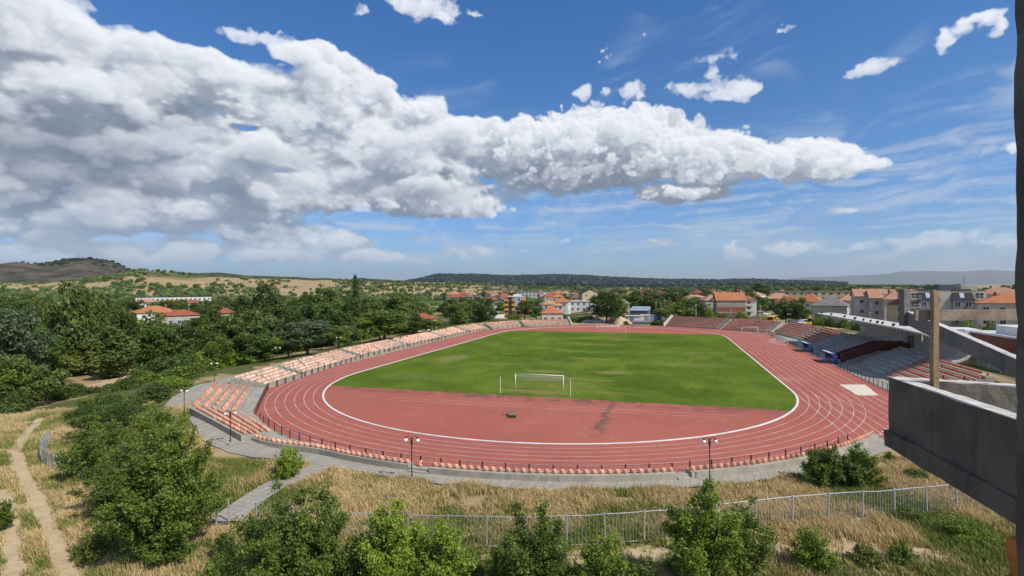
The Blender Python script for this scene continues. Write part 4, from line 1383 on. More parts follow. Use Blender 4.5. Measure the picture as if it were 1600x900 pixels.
lamp0 = make_lamp(3.6)
first = True
for px, py, z, h, rz, lab in (
        (643.5, 751, 0., 3.6, -.15, 'brown twin-globe lamp at the grass edge beside the gap in the seat wall'),
        (1109, 752, 0., 3.5, .1, 'brown twin-globe lamp behind the tall sapling, right of the seat wall gap'),
        (360, 690, .6, 3.05, .5, 'twin-globe lamp in front of the wedge of orange seats'),
        (288, 646, 1.0, 2.9, -.3, 'twin-globe lamp on the paved corner left of the corner seats'),
        (335, 596, 1.2, 3.05, .2, 'twin-globe lamp before the bright green bush, behind the corner seats'),
        (434, 564.5, 1.2, 2.9, .2, 'twin-globe lamp behind the first faded seat block'),
        (529, 546, 1.2, 3.0, .3, 'twin-globe lamp half sunk in trees behind the second left seat block'),
        (660.5, 520, 1.2, 3.1, .3, 'twin-globe lamp behind the left seats, below the red roof among trees'),
        (702, 510.5, 1.2, 3.2, .3, 'twin-globe lamp near the end of the left seats, before dark bushes'),
        (889, 502, 1.2, 3.2, 0, 'twin-globe lamp past the far left seats'),
        (1062, 497, 2.2, 3.3, 0, 'twin-globe lamp above the far right seats beside the pale end wall'),
        (1146, 497.5, 2.4, 3.4, .2, 'twin-globe lamp before the big brick house'),
        (1232.5, 505, 2.6, 3.4, .3, 'twin-globe lamp between the two dark round trees'),
        (1313, 513, 2.6, 3.3, .3, 'twin-globe lamp in the bushes by the grandstand roof')):
    x, y = at(px, py, z)
    if first:
        o = lamp0; first = False; o.location = (x, y, z); o.rotation_euler.z = rz
    else:
        o = copy_tree(lamp0, (x, y, z), rz)
    o.scale = (h / 3.6,) * 3 if h != 3.6 else (1, 1, 1)
    tag(o, lab, 'street lamp', 'twin-globe lamps round the stadium')

# end walls of the far stands
for (p, q, h0, h1, lab) in (((82.4, -18.), (87.2, -20.), .9, 3.2, 'sloping concrete wall at the end of the far left seats'), ((84.2, 17.6), (90.4, 20.6), .9, 4.1, 'pale sloping concrete wall at the end of the far right seats')):
    c = W(*p); d = W(*q) - c; L = d.length
    mb = MB(); t_ = .22
    side = [(-.3, -.1), (-.3, h0), (L, h1), (L + .6, h1), (L + .6, -.1)]
    M_ = Matrix.Rotation(math.atan2(d.y, d.x), 4, 'Z')
    mb.loft([[M_ @ Vector((s[0], -t_, s[1])) for s in side], [M_ @ Vector((s[0], t_, s[1])) for s in side]])
    tag(mb.build('end_wall', simple('pale_render', (.58, .55, .47), (.48, .45, .38), .6, .9, .2, space='w'), None, c), lab, 'wall')
# ------------------------------------------------------------------ trees and bushes
def leaf_mat(name, dark, mid, light, trans=.30, rand=.18):
    m, n = new_mat(name)
    t = n.node('ShaderNodeAttribute', attribute_name='tint').outputs['Fac']
    col = n.ramp(t, [(0., dark), (.5, mid), (1., light)])
    r = n.node('ShaderNodeObjectInfo').outputs['Random']
    col = n.mix(1., col, n.ramp(r, [(0, (1 - rand, 1 - rand * .8, 1 - rand)), (.5, (1, 1, 1)), (1, (1 + rand * 1.3, 1 + rand, 1 + rand * .6))]), 'MULTIPLY')
    surf(n, col, .5, .35, None, 0., trans)
    return m


LEAF = {
    'dark': leaf_mat('dark_leaves', (0.034, 0.056, 0.010), (0.081, 0.125, 0.022), (0.151, 0.207, 0.043)),
    'mid': leaf_mat('mid_leaves', (0.048, 0.082, 0.012), (0.123, 0.185, 0.026), (0.242, 0.306, 0.051)),
    'bright': leaf_mat('bright_leaves', (0.072, 0.124, 0.012), (0.174, 0.260, 0.026), (0.317, 0.394, 0.056), .28),
    'olive': leaf_mat('olive_leaves', (0.062, 0.090, 0.018), (0.130, 0.171, 0.035), (0.237, 0.269, 0.067)),
    'silver': leaf_mat('silver_leaves', (0.057, 0.090, 0.039), (0.098, 0.136, 0.060), (0.155, 0.190, 0.098)),
    'ridge': leaf_mat('shaded_ridge_leaves', (.006, .013, .008), (.011, .021, .012), (.018, .030, .016), .05, .1),  # made darker: cloud shadow on the far ridge is put into the colour
    'pine': leaf_mat('pine_needles', (.012, .024, .012), (.022, .038, .017), (.035, .054, .024), .08),
    'brown': leaf_mat('dry_reddish_leaves', (.12, .070, .050), (.19, .115, .085), (.26, .175, .13))}
M_BARK = simple('bark', (.12, .095, .07), (.07, .055, .04), 3., .9, .15, .5)
M_BARKP = simple('pale_bark', (.42, .39, .33), (.26, .23, .19), 3., .85, .2, .4)


def leaf_cloud(lobes, count, leaf, seed, upb=.35, fill=.55, aspect=.62, stray=.06):
    """leaf-sized faces scattered through a set of ellipsoidal lobes -> (verts, faces, tints)"""
    g = np.random.default_rng(seed)
    L = np.array(lobes, float)
    wgt = (L[:, 3] * L[:, 4] + L[:, 3] * L[:, 5] + L[:, 4] * L[:, 5]); wgt /= wgt.sum()
    k = g.choice(len(L), count, p=wgt)
    d = g.normal(size=(count, 3)); d /= np.linalg.norm(d, axis=1, keepdims=True)
    u = g.random(count)
    r = fill + (1.06 - fill) * u ** .55
    r = np.where(g.random(count) < stray, 1.02 + .22 * g.random(count), r)
    # bumpy lobes: radius changes with direction
    f1 = np.sin(d[:, 0] * 5 + k * 1.7) * np.sin(d[:, 1] * 5 + k * 2.3) + .7 * np.sin(d[:, 2] * 7 + d[:, 0] * 4 + k)
    r = r * (1 + .13 * f1)
    P = L[k, :3] + d * L[k, 3:6] * r[:, None]
    keep = P[:, 2] > .05
    nrm = d * .8 + g.normal(size=(count, 3)) * .75; nrm[:, 2] += upb
    nrm /= np.linalg.norm(nrm, axis=1, keepdims=True)
    t = g.normal(size=(count, 3)); t -= nrm * (t * nrm).sum(1, keepdims=True); t /= np.linalg.norm(t, axis=1, keepdims=True)
    b = np.cross(nrm, t)
    s = leaf * np.exp(g.normal(0, .28, count))[:, None]
    bend = nrm * s * .22
    V = np.stack([P - t * s, P + b * s * aspect - bend, P + t * s, P - b * s * aspect - bend], 1)[keep]
    lt = g.random(len(L))
    tint = np.clip(.16 + .50 * lt[k] + .34 * (g.random(count) - .3), 0, 1)[keep]
    m = len(V)
    return V.reshape(-1, 3), np.arange(m * 4).reshape(m, 4), tint


def make_lobes(kind, h, w, seed, fine=False):
    """lobe list (x, y, z, rx, ry, rz) for a crown of height h and width w standing on z = 0"""
    g = np.random.default_rng(seed); out = []
    if kind == 'round':
        z0 = h * .20; m = 48 if fine else 24
        for i in range(m):
            an = g.random() * 2 * PI; t = g.random()
            zz = z0 + (h - z0) * (.08 + .86 * t)
            rad = w / 2 * math.sin(PI * min(.97, .20 + .72 * t)) ** .7 * (.35 + .58 * g.random() ** .7)
            r = w * ((.065 + .065 * g.random()) if fine else (.10 + .10 * g.random()))
            out.append((rad * math.cos(an), rad * math.sin(an), min(zz, h - r * .8), r, r, r * .85))
        out.append((0, 0, h * .52, w * .27, w * .27, h * .27))
    elif kind == 'tall':
        for i in range(20):
            an = g.random() * 2 * PI; t = (i + g.random()) / 20
            rad = w / 2 * (.35 + .5 * math.sin(PI * min(1, .12 + .9 * t))) * (.3 + .65 * g.random())
            r = w * (.13 + .08 * g.random()) * (1.1 - .4 * t)
            out.append((rad * math.cos(an), rad * math.sin(an), h * (.16 + .80 * t) - r * .3, r, r, r * 1.5))
    elif kind == 'bush':
        m = 36 if fine else 17
        for i in range(m):
            an = g.random() * 2 * PI; t = g.random()
            rad = w / 2 * (.15 + .75 * g.random()); r = w * ((.055 + .075 * g.random()) if fine else (.11 + .11 * g.random()))
            top = h * (1 - .62 * (2 * rad / w) ** 1.6) * (.72 + .36 * g.random())
            out.append((rad * math.cos(an), rad * math.sin(an), max(r * .4, top * (.25 + .75 * t) - r * .7), r, r, r * 1.05))
        out.append((0, 0, h * .36, w * .30, w * .30, h * .32))
    elif kind == 'poplar':
        for i in range(18):
            t = i / 17; an = g.random() * 2 * PI
            rad = w * .16 * g.random(); r = w * (.30 if .15 < t < .6 else .22) * (1 - .4 * max(0, t - .6) / .4)
            out.append((rad * math.cos(an), rad * math.sin(an), h * (.12 + .83 * t), r, r, h * .075))
    elif kind == 'cone':
        for i in range(26):
            t = i / 25; an = i * 2.4
            rad = w / 2 * (1 - t) * .62; r = w * .5 * (1 - t) * .42 + .12
            out.append((rad * math.cos(an), rad * math.sin(an), h * (.08 + .9 * t), r, r, r * .55))
    elif kind == 'sapling':                               # thin upright leaders, twiggy, with gaps between
        m = 9
        for j in range(m):
            an = 2 * PI * j / m * 1.618 + g.random(); lean = w * (.08 + .40 * g.random()); hh = h * (1. if j == 0 else .38 + .50 * g.random())
            if j == 0: lean *= .3
            for i in range(11):
                t = (i + g.random()) / 11.
                r = w * (.035 + .055 * g.random()) * (1.5 - 1.0 * t)
                q = lean * t ** .7; jit = w * .11 * (1.15 - .9 * t)
                out.append((q * math.cos(an) + g.normal(0, jit), q * math.sin(an) + g.normal(0, jit), hh * t * .97 + r * .2, r, r, r * (.9 + .6 * g.random())))
    return out


def trunk_mb(h, w, lobes, seed, r0, limbs=7, thin=False):
    g = np.random.default_rng(seed + 99); mb = MB()
    top = Vector((g.normal(0, .04) * w, g.normal(0, .04) * w, h * .72))
    pts = [Vector((0, 0, -.25)), Vector((0, 0, h * .06)), top * .5 + Vector((0, 0, 0)), top]
    mb.tube(pts, [r0 * 1.35, r0, r0 * .7, r0 * .22], 7)
    for i in g.permutation(len(lobes))[:limbs]:
        L = Vector(lobes[i][:3]); s = top * (.25 + .5 * g.random()) if not thin else Vector((0, 0, .02))
        if L.z < s.z: s = top * .2
        midp = s.lerp(L, .55) + Vector((0, 0, -h * .02))
        mb.tube([s, midp, L], [r0 * .42, r0 * .28, r0 * .08], 5)
    return mb




def twig_cloud(h, w, seed, stems, twigs, per, leaf, shape='bush', aspect=.55):
    """leaves strung along twigs that leave arching stems: ragged outline, gaps, tufts -> (verts, faces, tints, stem paths)"""
    g = np.random.default_rng(seed); P, N, T, paths = [], [], [], []
    for s in range(stems):
        an = 2.399 * s + g.normal(0, .35); f = math.sqrt((s + .5) / stems)
        if shape == 'sapling': R, H = w * .5 * f * g.uniform(.5, 1.05), h * (1.0 - .55 * f ** 1.3) * g.uniform(.82, 1.0)
        elif shape == 'tree': R, H = w * .5 * f * g.uniform(.75, 1.0), h * (1.0 - .62 * f ** 2.2) * g.uniform(.80, 1.0)
        else: R, H = w * .5 * f * g.uniform(.75, 1.05), h * (1.0 - .70 * f ** 1.8) * g.uniform(.72, 1.0)
        base_ = np.array([g.normal(0, w * .03), g.normal(0, w * .03), 0.])
        mid_ = base_ + np.array([math.cos(an) * R * .45, math.sin(an) * R * .45, H * .62]); end = base_ + np.array([math.cos(an) * R, math.sin(an) * R, H])
        bez = lambda t: (1 - t) ** 2 * base_ + 2 * t * (1 - t) * mid_ + t * t * end
        paths.append([bez(t) for t in (0, .3, .6, .85)])
        t0 = {'sapling': .14, 'tree': .22, 'bush': .12}[shape]; hue = g.random()
        for k in range(twigs):
            t = t0 + (1 - t0) * g.random() ** .75; p = bez(t)
            d = g.normal(size=3); d[:2] += np.array([math.cos(an), math.sin(an)]) * .55; d[2] = abs(d[2]) * .5 + .35 * g.random(); d /= np.linalg.norm(d)
            L = w * {'sapling': .17, 'tree': .105, 'bush': .15}[shape] * g.uniform(.5, 1.25) * (1.25 - .75 * t)
            m = max(3, int(per * g.uniform(.6, 1.4)))
            u = g.random(m) ** .7
            q = p + d * (u * L)[:, None] + g.normal(size=(m, 3)) * (leaf * .95 + L * .10)
            P.append(q); N.append(np.tile(d * .25, (m, 1)))
            T.append(np.clip(.02 + .34 * hue + .28 * g.random() + .55 * (g.random(m) - .25) + .14 * u, 0, 1))
    P, N, T = np.concatenate(P), np.concatenate(N), np.concatenate(T)
    ok = P[:, 2] > .03; P, N, T = P[ok], N[ok], T[ok]; m = len(P)
    n_ = N + g.normal(size=(m, 3)) * .8; n_[:, 2] += .45; n_ /= np.linalg.norm(n_, axis=1, keepdims=True)
    t_ = g.normal(size=(m, 3)); t_ -= n_ * (t_ * n_).sum(1, keepdims=True); t_ /= np.linalg.norm(t_, axis=1, keepdims=True); b_ = np.cross(n_, t_)
    s_ = leaf * np.exp(g.normal(0, .30, m))[:, None]; bend = n_ * s_ * .25
    V = np.stack([P - t_ * s_, P + b_ * s_ * aspect - bend, P + t_ * s_, P - b_ * s_ * aspect - bend], 1)
    return V.reshape(-1, 3), np.arange(m * 4).reshape(m, 4), T, paths


PROTO = {}


def proto(kind, leafkey, h, w, seed, count, leaf, bark=None, r0=None, limbs=7, key=None, fill=.5, aspect=.62):
    lobes = make_lobes(kind, h, w, seed)
    V, F, T = leaf_cloud(lobes, count, leaf, seed, fill=fill, aspect=aspect)
    cm_ = arr_mesh('crown', V, [F], LEAF[leafkey], False, T)
    tm = trunk_mb(h, w, lobes, seed, r0 or .022 * h, limbs, kind in ('sapling', 'bush')).mesh('trunk', bark or M_BARK, True)
    PROTO[key] = (cm_, tm, h, w)


for i, (k, lf) in enumerate((('round', 'dark'), ('round', 'dark'), ('round', 'dark'), ('round', 'mid'), ('round', 'mid'), ('round', 'olive'), ('tall', 'dark'), ('tall', 'olive'), ('round', 'silver'), ('tall', 'mid'))):
    proto(k, lf, 12, 10 if k == 'round' else 7.5, 20 + i, 5200, .30, key=(k, lf, i))
for i, lf in enumerate(('dark', 'mid', 'bright', 'silver', 'olive', 'bright')):
    proto('bush', lf, 5, 7, 60 + i, 4200, .20, key=('bush', lf, i), limbs=4, r0=.07)
proto('poplar', 'dark', 17, 5.0, 80, 4200, .30, key=('poplar', 'dark', 0))
proto('cone', 'pine', 13, 5., 81, 3500, .30, key=('cone', 'pine', 0))
proto('bush', 'brown', 4, 4.5, 82, 3000, .16, key=('bush', 'brown', 0), limbs=5, r0=.06)
PK = list(PROTO)


def pick(kind, leaf=None):
    c = [k for k in PK if k[0] == kind and (leaf is None or k[1] == leaf)]
    return c[rng.integers(len(c))]


def tree(key, x, y, h, w, label, cat='tree', group=None, name=None, z=None, trunk=True):
    cm_, tm, h0, w0 = PROTO[key]
    z = hg(x, y) if z is None else z
    nm = name or ('bush' if key[0] == 'bush' else 'poplar_tree' if key[0] == 'poplar' else 'pine_tree' if key[0] == 'cone' else 'broadleaf_tree')
    rz = rng.random() * 2 * PI
    s = (w / w0, w / w0, h / h0)
    if trunk:
        r = empty(nm, (x, y, z - .05), rz, label, cat, group); r.scale = s
        link_mesh('crown', cm_, r); link_mesh('trunk', tm, r)
        return r
    o = link_mesh(nm, cm_, None, (x, y, z - .05), rz, s)
    return tag(o, label, cat, group)


# ---- the wood left of the stadium: height is capped by the skyline of the photograph's treetops
SKYL = [(-400, 440), (-60, 440), (0, 444), (40, 437), (100, 434), (135, 441), (165, 452), (195, 470), (215, 500), (262, 504), (330, 488), (352, 470), (380, 446), (410, 441), (440, 445), (462, 455), (500, 450), (530, 448), (570, 452), (600, 455), (640, 463), (680, 470), (710, 488), (745, 492), (790, 494), (860, 496), (900, 500)]
SKYL2 = [(-400, 440), (100, 436), (160, 447), (200, 466), (330, 466), (370, 450), (640, 458), (700, 462), (760, 466), (900, 470)]
placed = []


def free(x, y, r):
    for (a_, b_, c_) in placed:
        if (x - a_) ** 2 + (y - b_) ** 2 < (r + c_) ** 2 * .30: return False
    placed.append((x, y, r)); return True


LBL = {'dark': 'dark green broadleaf tree packed in the wood left of the stadium', 'mid': 'mid green broadleaf tree in the wood left of the stadium', 'olive': 'yellowish olive tree in the wood left of the stadium', 'silver': 'silvery grey-green willow at the edge of the wood beside the left seats'}
GT = 'trees of the wood left of the stadium'
tries = 0; cnt = 0
while cnt < 205 and tries < 9000:
    tries += 1
    u = rng.random() ** 1.35
    d = 62 + 300 * u; px = rng.uniform(-60, 770)
    x, y = at_d(px, d)
    a, b = AB(x, y); s = float(sdist(np.array(a), np.array(b)))
    if b > -56 - 6 * (a < -40) and a < 60 or s < 24: continue
    if a < -74 and x > -85: continue
    if px > 700 and d < 240: continue
    if 70 < px < 270 and d < 92: continue
    if math.hypot(x - at(170, 596, -2)[0], y - at(170, 596, -2)[1]) < 11: continue
    edge = s < 34
    T = np.interp(px, *zip(*(SKYL if d < 250 else SKYL2)))
    z0 = hg(x, y)
    hmax = HCAM - (T - 448) * d / FOC - z0
    lowhill = np.interp(d, (62, 110, 170, 400), (.55, .75, 1, 1))
    h = min(hmax, rng.uniform(9.5, 15.5) * lowhill * (.62 if edge else 1))
    if hmax < 3.2: continue
    h = max(h, 3.)
    w = min(h * rng.uniform(.75, 1.05), 12) if h > 6 else h * 1.3
    if not free(x, y, w / 2): continue
    if h < 5: key = pick('bush', ('dark', 'mid', 'bright')[rng.integers(3)])
    elif edge and -40 < a < 25: key = pick('round', 'silver' if rng.random() < .6 else 'mid')
    elif px < 75 and d < 140 and rng.random() < .5: key = pick('round', 'silver')
    else:
        key = pick('round' if rng.random() < .72 else 'tall', None)
        if key[1] == 'silver': key = pick('round', 'dark')
    lf = key[1] if key[1] in LBL else 'mid'
    if h < 5: tree(key, x, y, h, w, 'low green bush under the trees of the wood left of the stadium', 'bush', 'bushes under the trees of the left wood')
    else: tree(key, x, y, h, w, LBL[lf], 'tree', GT + ', ' + lf, trunk=d < 200)
    cnt += 1
# single trees that stand out
for (px, d, ytop, wid, key, lab) in (
        (556, 205, 430, 5.0, ('poplar', 'dark', 0), 'lone tall dark poplar rising over the wood'),
        (112, 118, 432, 10, ('round', 'olive', 5), 'tall yellowish tree with pale trunk at the top of the left wood'),
        (137, 128, 440, 9, ('round', 'olive', 5), 'yellowish tree just right of the tallest one on the left wood'),
        (412, 200, 438, 13, ('round', 'dark', 0), 'big dark dome-shaped tree on the skyline above the corner seats'),
        (500, 215, 449, 14, ('round', 'dark', 1), 'broad dark tree on the skyline left of the lone poplar'),
        (20, 95, 482, 10, ('round', 'silver', 8), 'large silvery willow at the left edge of the picture'),
        (480, 117, 500, 13, ('round', 'silver', 8), 'round grey-green willow behind the second left seat block'),
        (646, 168, 494, 9, ('round', 'dark', 2), 'dark tree half covering the red roof behind the left seats'),
        (674, 172, 497, 8, ('round', 'mid', 3), 'green tree right of the red roof behind the left seats'),
        (1484, 128, 503, 6, ('bush', 'bright', 2), 'clipped bright hedge bush above the sloping balustrade'),
        (1512, 126, 504, 6, ('bush', 'bright', 5), 'second bright hedge bush behind the white roof of the brown hall'),
        (1542, 124, 504, 6, ('bush', 'mid', 1), 'green hedge bush under the right half of the timber board'),
        (600, 150, 483, 15, ('round', 'mid', 4), 'broad green tree behind the portable goals')):
    x, y = at_d(px, d); z = hg(x, y)
    tree(key, x, y, HCAM - (ytop - 448) * d / FOC - z, wid, lab, 'tree')
# bright hedge-like bushes between wood and stand, scrub down to the sandy clearing
SANDX = (at(105, 612, -2.), at(240, 575, -2.))
SCRUB = [(118, 624, 54, 24, 'dark'), (152, 632, 50, 22, 'mid'), (196, 622, 46, 20, 'dark'), (228, 606, 40, 20, 'mid'), (246, 594, 36, 16, 'bright'), (142, 644, 54, 20, 'dark'), (172, 610, 26, 10, 'olive'), (208, 596, 24, 9, 'olive'), (185, 540, 80, 50, 'dark'), (232, 540, 80, 54, 'mid'), (275, 545, 70, 48, 'dark'), (140, 550, 70, 46, 'mid'), (312, 562, 50, 36, 'bright'), (258, 566, 50, 28, 'mid'), (285, 592, 50, 26, 'mid'), (215, 566, 44, 24, 'bright'), (110, 562, 60, 44, 'dark'), (60, 560, 60, 50, 'mid'),
         (330, 566, 60, 40, 'bright'), (365, 560, 55, 36, 'bright'), (300, 575, 45, 34, 'bright'), (385, 548, 50, 30, 'mid'), (420, 538, 46, 28, 'bright'), (250, 596, 60, 40, 'dark'), (270, 610, 46, 26, 'bright'),
         (235, 634, 56, 34, 'dark'), (190, 642, 50, 26, 'mid'), (160, 656, 46, 22, 'mid'), (205, 655, 60, 30, 'dark'), (88, 616, 34, 20, 'dark'), (70, 622, 60, 34, 'mid'), (20, 628, 60, 40, 'dark'), (-20, 620, 60, 46, 'silver'), (50, 590, 70, 44, 'dark'), (10, 570, 60, 46, 'silver'), (80, 572, 44, 36, 'mid'), (150, 562, 60, 36, 'dark'), (200, 556, 60, 40, 'dark'), (240, 552, 50, 40, 'mid'), (455, 540, 40, 30, 'mid'), (500, 528, 46, 40, 'silver'),
         (560, 520, 50, 34, 'mid'), (585, 512, 40, 30, 'mid'), (625, 508, 40, 26, 'dark'), (668, 506, 40, 18, 'bright'), (690, 500, 34, 16, 'dark'), (720, 498, 36, 15, 'dark'), (745, 496, 30, 12, 'mid'), (285, 560, 44, 30, 'dark'), (262, 588, 30, 14, 'bright')]
for (px, yb, wpx, hpx, lf) in SCRUB:
    z = -2.2 if px < 260 and yb < 625 else .4
    x, y = at(px, yb, z); z = hg(x, y); d = y
    tree(pick('bush', lf), x, y, hpx * d / FOC * 1.05, wpx * d / FOC * 1.1, {'bright': 'bright yellow-green bush', 'mid': 'mid green bush', 'dark': 'dark green bush', 'silver': 'grey-green bush', 'olive': 'small olive bush'}[lf] + ' in the scrub between the wood and the left seats', 'bush', 'scrub bushes left of the stadium, ' + lf)
# ---- trees of the town
TOWN = [  # x, base y, top y, width px, kind, leaf, label
    (948, 504, 456, 50, 'round', 'dark', 'big round dark tree at the open far end of the pitch'),
    (962, 503, 460, 34, 'round', 'mid', None), (1060, 500, 472, 44, 'round', 'mid', None), (1085, 499, 470, 46, 'round', 'dark', None), (1040, 502, 478, 36, 'round', 'mid', None),
    (1018, 494, 453, 46, 'round', 'dark', 'tall dark tree behind the white containers'), (990, 490, 455, 40, 'round', 'dark', None), (1008, 490, 466, 36, 'round', 'mid', None), (1045, 490, 451, 50, 'round', 'dark', 'broad dark tree right of the containers, tallest of the row'), (1080, 492, 463, 44, 'round', 'mid', None),
    (1107, 500, 480, 26, 'bush', 'bright', None), (1118, 500, 488, 18, 'bush', 'mid', None), (1132, 501, 489, 22, 'bush', 'mid', None), (1159, 502, 486, 24, 'bush', 'bright', 'bright yellow-green bush in front of the brick house'),
    (1228, 506, 466, 36, 'round', 'dark', 'dark round tree just right of the yellow bus'), (1250, 507, 465, 38, 'round', 'dark', 'dark round tree left of the yellow loader'),
    (1183, 492, 462, 30, 'round', 'mid', None), (1200, 490, 465, 30, 'round', 'mid', None), (1170, 484, 455, 30, 'round', 'mid', None), (1190, 470, 442, 34, 'round', 'dark', 'dark tree crown on the skyline above the brick house'),
    (1150, 472, 445, 12, 'cone', 'pine', 'dark pointed conifer left of the skyline trees'), (1155, 472, 449, 9, 'cone', 'pine', 'smaller dark conifer beside the pointed one'), (1213, 466, 448, 18, 'round', 'olive', None), (1232, 465, 448, 22, 'round', 'olive', None), (1258, 464, 449, 20, 'round', 'olive', None), (1282, 464, 447, 26, 'round', 'mid', None), (1318, 462, 440, 4, 'cone', 'pine', 'thin dark cypress on the right skyline'), (1330, 462, 447, 30, 'round', 'mid', None), (1350, 462, 448, 24, 'round', 'mid', None), (1300, 463, 449, 24, 'round', 'mid', None),
    (1282, 511, 490, 28, 'bush', 'mid', None), (1298, 512, 493, 24, 'bush', 'dark', None), (1322, 513, 496, 22, 'bush', 'mid', None), (1338, 518, 500, 12, 'bush', 'dark', None), (1268, 508, 492, 14, 'bush', 'bright', None),
    (1375, 499, 486, 16, 'bush', 'bright', None), (1345, 494, 485, 20, 'bush', 'mid', None),
    (820, 498, 470, 30, 'round', 'dark', None), (838, 499, 478, 28, 'round', 'mid', None), (804, 499, 486, 22, 'bush', 'mid', None), (860, 500, 488, 20, 'bush', 'mid', None), (875, 501, 487, 22, 'bush', 'dark', None), (900, 503, 489, 26, 'bush', 'bright', None), (918, 502, 488, 24, 'bush', 'bright', None), (764, 490, 477, 18, 'round', 'dark', None), (752, 491, 481, 16, 'round', 'mid', None), (748, 488, 478, 14, 'bush', 'bright', None), (782, 490, 472, 20, 'round', 'mid', None), (716, 493, 486, 22, 'bush', 'dark', None), (736, 493, 487, 18, 'bush', 'mid', None), (695, 493, 472, 26, 'round', 'dark', None),
    (905, 484, 469, 24, 'round', 'dark', None), (892, 486, 473, 20, 'round', 'dark', None), (880, 474, 458, 20, 'round', 'mid', None), (918, 476, 459, 20, 'round', 'mid', None), (935, 474, 456, 22, 'round', 'olive', None), (850, 470, 460, 16, 'round', 'dark', None), (862, 466, 456, 22, 'round', 'dark', None), (790, 466, 455, 30, 'round', 'dark', None), (760, 465, 456, 30, 'round', 'dark', None), (960, 470, 454, 26, 'round', 'dark', None), (1075, 470, 455, 30, 'round', 'dark', None), (1100, 465, 452, 26, 'round', 'dark', None), (1125, 462, 450, 26, 'round', 'dark', None),
    (870, 505, 497, 16, 'bush', 'mid', None), (977, 507, 500, 13, 'bush', 'dark', 'small dark clipped bush behind the far goal'), (1012, 501, 493, 14, 'bush', 'dark', 'small dark bush before the white containers'), (1024, 508, 500, 22, 'bush', 'dark', 'wide dark bush left of the pale end wall'), (1036, 506, 499, 12, 'bush', 'olive', None),
    (957, 506, 492, 18, 'bush', 'brown', 'reddish-brown dry bush by the sand heap'), (929, 492, 484, 10, 'bush', 'brown', 'small reddish bush left of the big round tree'),
    (1180, 500, 492, 12, 'bush', 'mid', None), (1425, 462, 447, 14, 'round', 'mid', None), (1452, 462, 445, 16, 'round', 'mid', None), (1540, 466, 449, 26, 'round', 'mid', 'round green tree behind the tiled roofs at the right edge'), (1510, 474, 452, 14, 'round', 'mid', None), (1560, 468, 452, 22, 'round', 'mid', None)]
GTT = 'trees among the town houses'
for (px, yb, yt, wpx, kd, lf, lab) in TOWN:
    if px > 1260 and yb > 505: zz = .6
    else: zz = 0.
    x, y = at(px, yb, zz)
    d = y
    h = (yb - yt) * d / FOC; w = wpx * d / FOC
    key = pick(kd, lf) if any(k[0] == kd and k[1] == lf for k in PK) else pick(kd)
    tree(key, x, y, h, w, lab or ('bushy green shrub among the town gardens beyond the stadium' if kd == 'bush' else 'leafy green tree among the town houses beyond the stadium'), 'bush' if kd == 'bush' else 'tree', None if lab else ('shrubs in the town gardens' if kd == 'bush' else GTT), z=zz, trunk=(kd != 'bush'))
# hedge-like trees in rows further back
for i in range(46):
    px = rng.uniform(690, 1590); d = rng.uniform(420, 900)
    x, y = at_d(px, d); h = rng.uniform(8, 13)
    tree(pick('round'), x, y, h, h * rng.uniform(.9, 1.2), 'distant green tree standing between far town roofs', 'tree', 'distant trees in the town', trunk=False)

# ---- distant scrub, hedges and woods: too many and too small to count
BV = np.array([(math.cos(a_) * math.cos(e_), math.sin(a_) * math.cos(e_), math.sin(e_)) for e_, n_ in ((-.5, 5), (.35, 6), (1.0, 4)) for a_ in np.linspace(0, 2 * PI, n_, endpoint=False)] + [(0, 0, 1.)])
from mathutils.geometry import delaunay_2d_cdt
import bmesh
bm = bmesh.new()
for v in BV: bm.verts.new(v)
bmesh.ops.convex_hull(bm, input=bm.verts)
bmesh.ops.triangulate(bm, faces=bm.faces)
bm.verts.ensure_lookup_table(); bm.verts.index_update()
HV = np.array([v.co[:] for v in bm.verts]); HF = np.array([[v.index for v in f.verts] for f in bm.faces]); bm.free()


def scatter(name, X, Y, hh, ww, mat, label, cat):
    m = len(X)
    Z = hgt(X, Y)
    jit = 1 + rng.normal(0, .16, (m, len(HV), 1))
    V = HV[None] * jit
    V = V * np.stack([ww / 2, ww / 2, hh / 2], -1)[:, None, :] + np.stack([X, Y, Z + hh * .42], -1)[:, None, :]
    F = (HF[None] + (np.arange(m) * len(HV))[:, None, None]).reshape(-1, 3)
    T = np.repeat(rng.random(m), len(HF)) * .7 + rng.random(m * len(HF)) * .3
    o = link_mesh(name, arr_mesh(name, V.reshape(-1, 3), [F], mat, False, T))
    return tag(o, label, cat, None, 'stuff')


def spread(n_, d0, d1, p0, p1, pw=1.):
    d = d0 + (d1 - d0) * rng.random(n_) ** pw; px = rng.uniform(p0, p1, n_)
    return (px - 800) / FOC * d, d


X, Y = spread(15000, 380, 1500, -250, 1000, 1.2)
k = fbm(X, Y * .45, .016, 5) + .10 * ((Y < 800)) - .02
k = rng.random(len(X)) < np.clip((k - .44) * 5, .03, 1)
k &= ~((Y > 900) & (rng.random(len(X)) < .45))
X, Y = X[k], Y[k]; h_ = (2.2 + 7 * rng.random(len(X)) ** 2) * np.interp(Y, (380, 1500), (1.15, .8))
scatter('hill_scrub', X, Y, h_, h_ * rng.uniform(1., 1.7, len(X)), LEAF['dark'], 'dark bushes and copses scattered over the tan hillside', 'scrub')
X, Y = spread(4200, 620, 1350, 520, 1500, 1.)
k = fbm(X, Y, .010, 4) > .44
X, Y = X[k], Y[k]; h_ = rng.uniform(2.5, 6.5, len(X))
scatter('far_wood', X, Y, h_, h_ * rng.uniform(1., 1.5, len(X)), LEAF['dark'], 'belt of far woods and hedges behind the town', 'wood')
X, Y = spread(9000, 2900, 4250, 560, 1320, .5)
h_ = rng.uniform(12, 24, len(X))
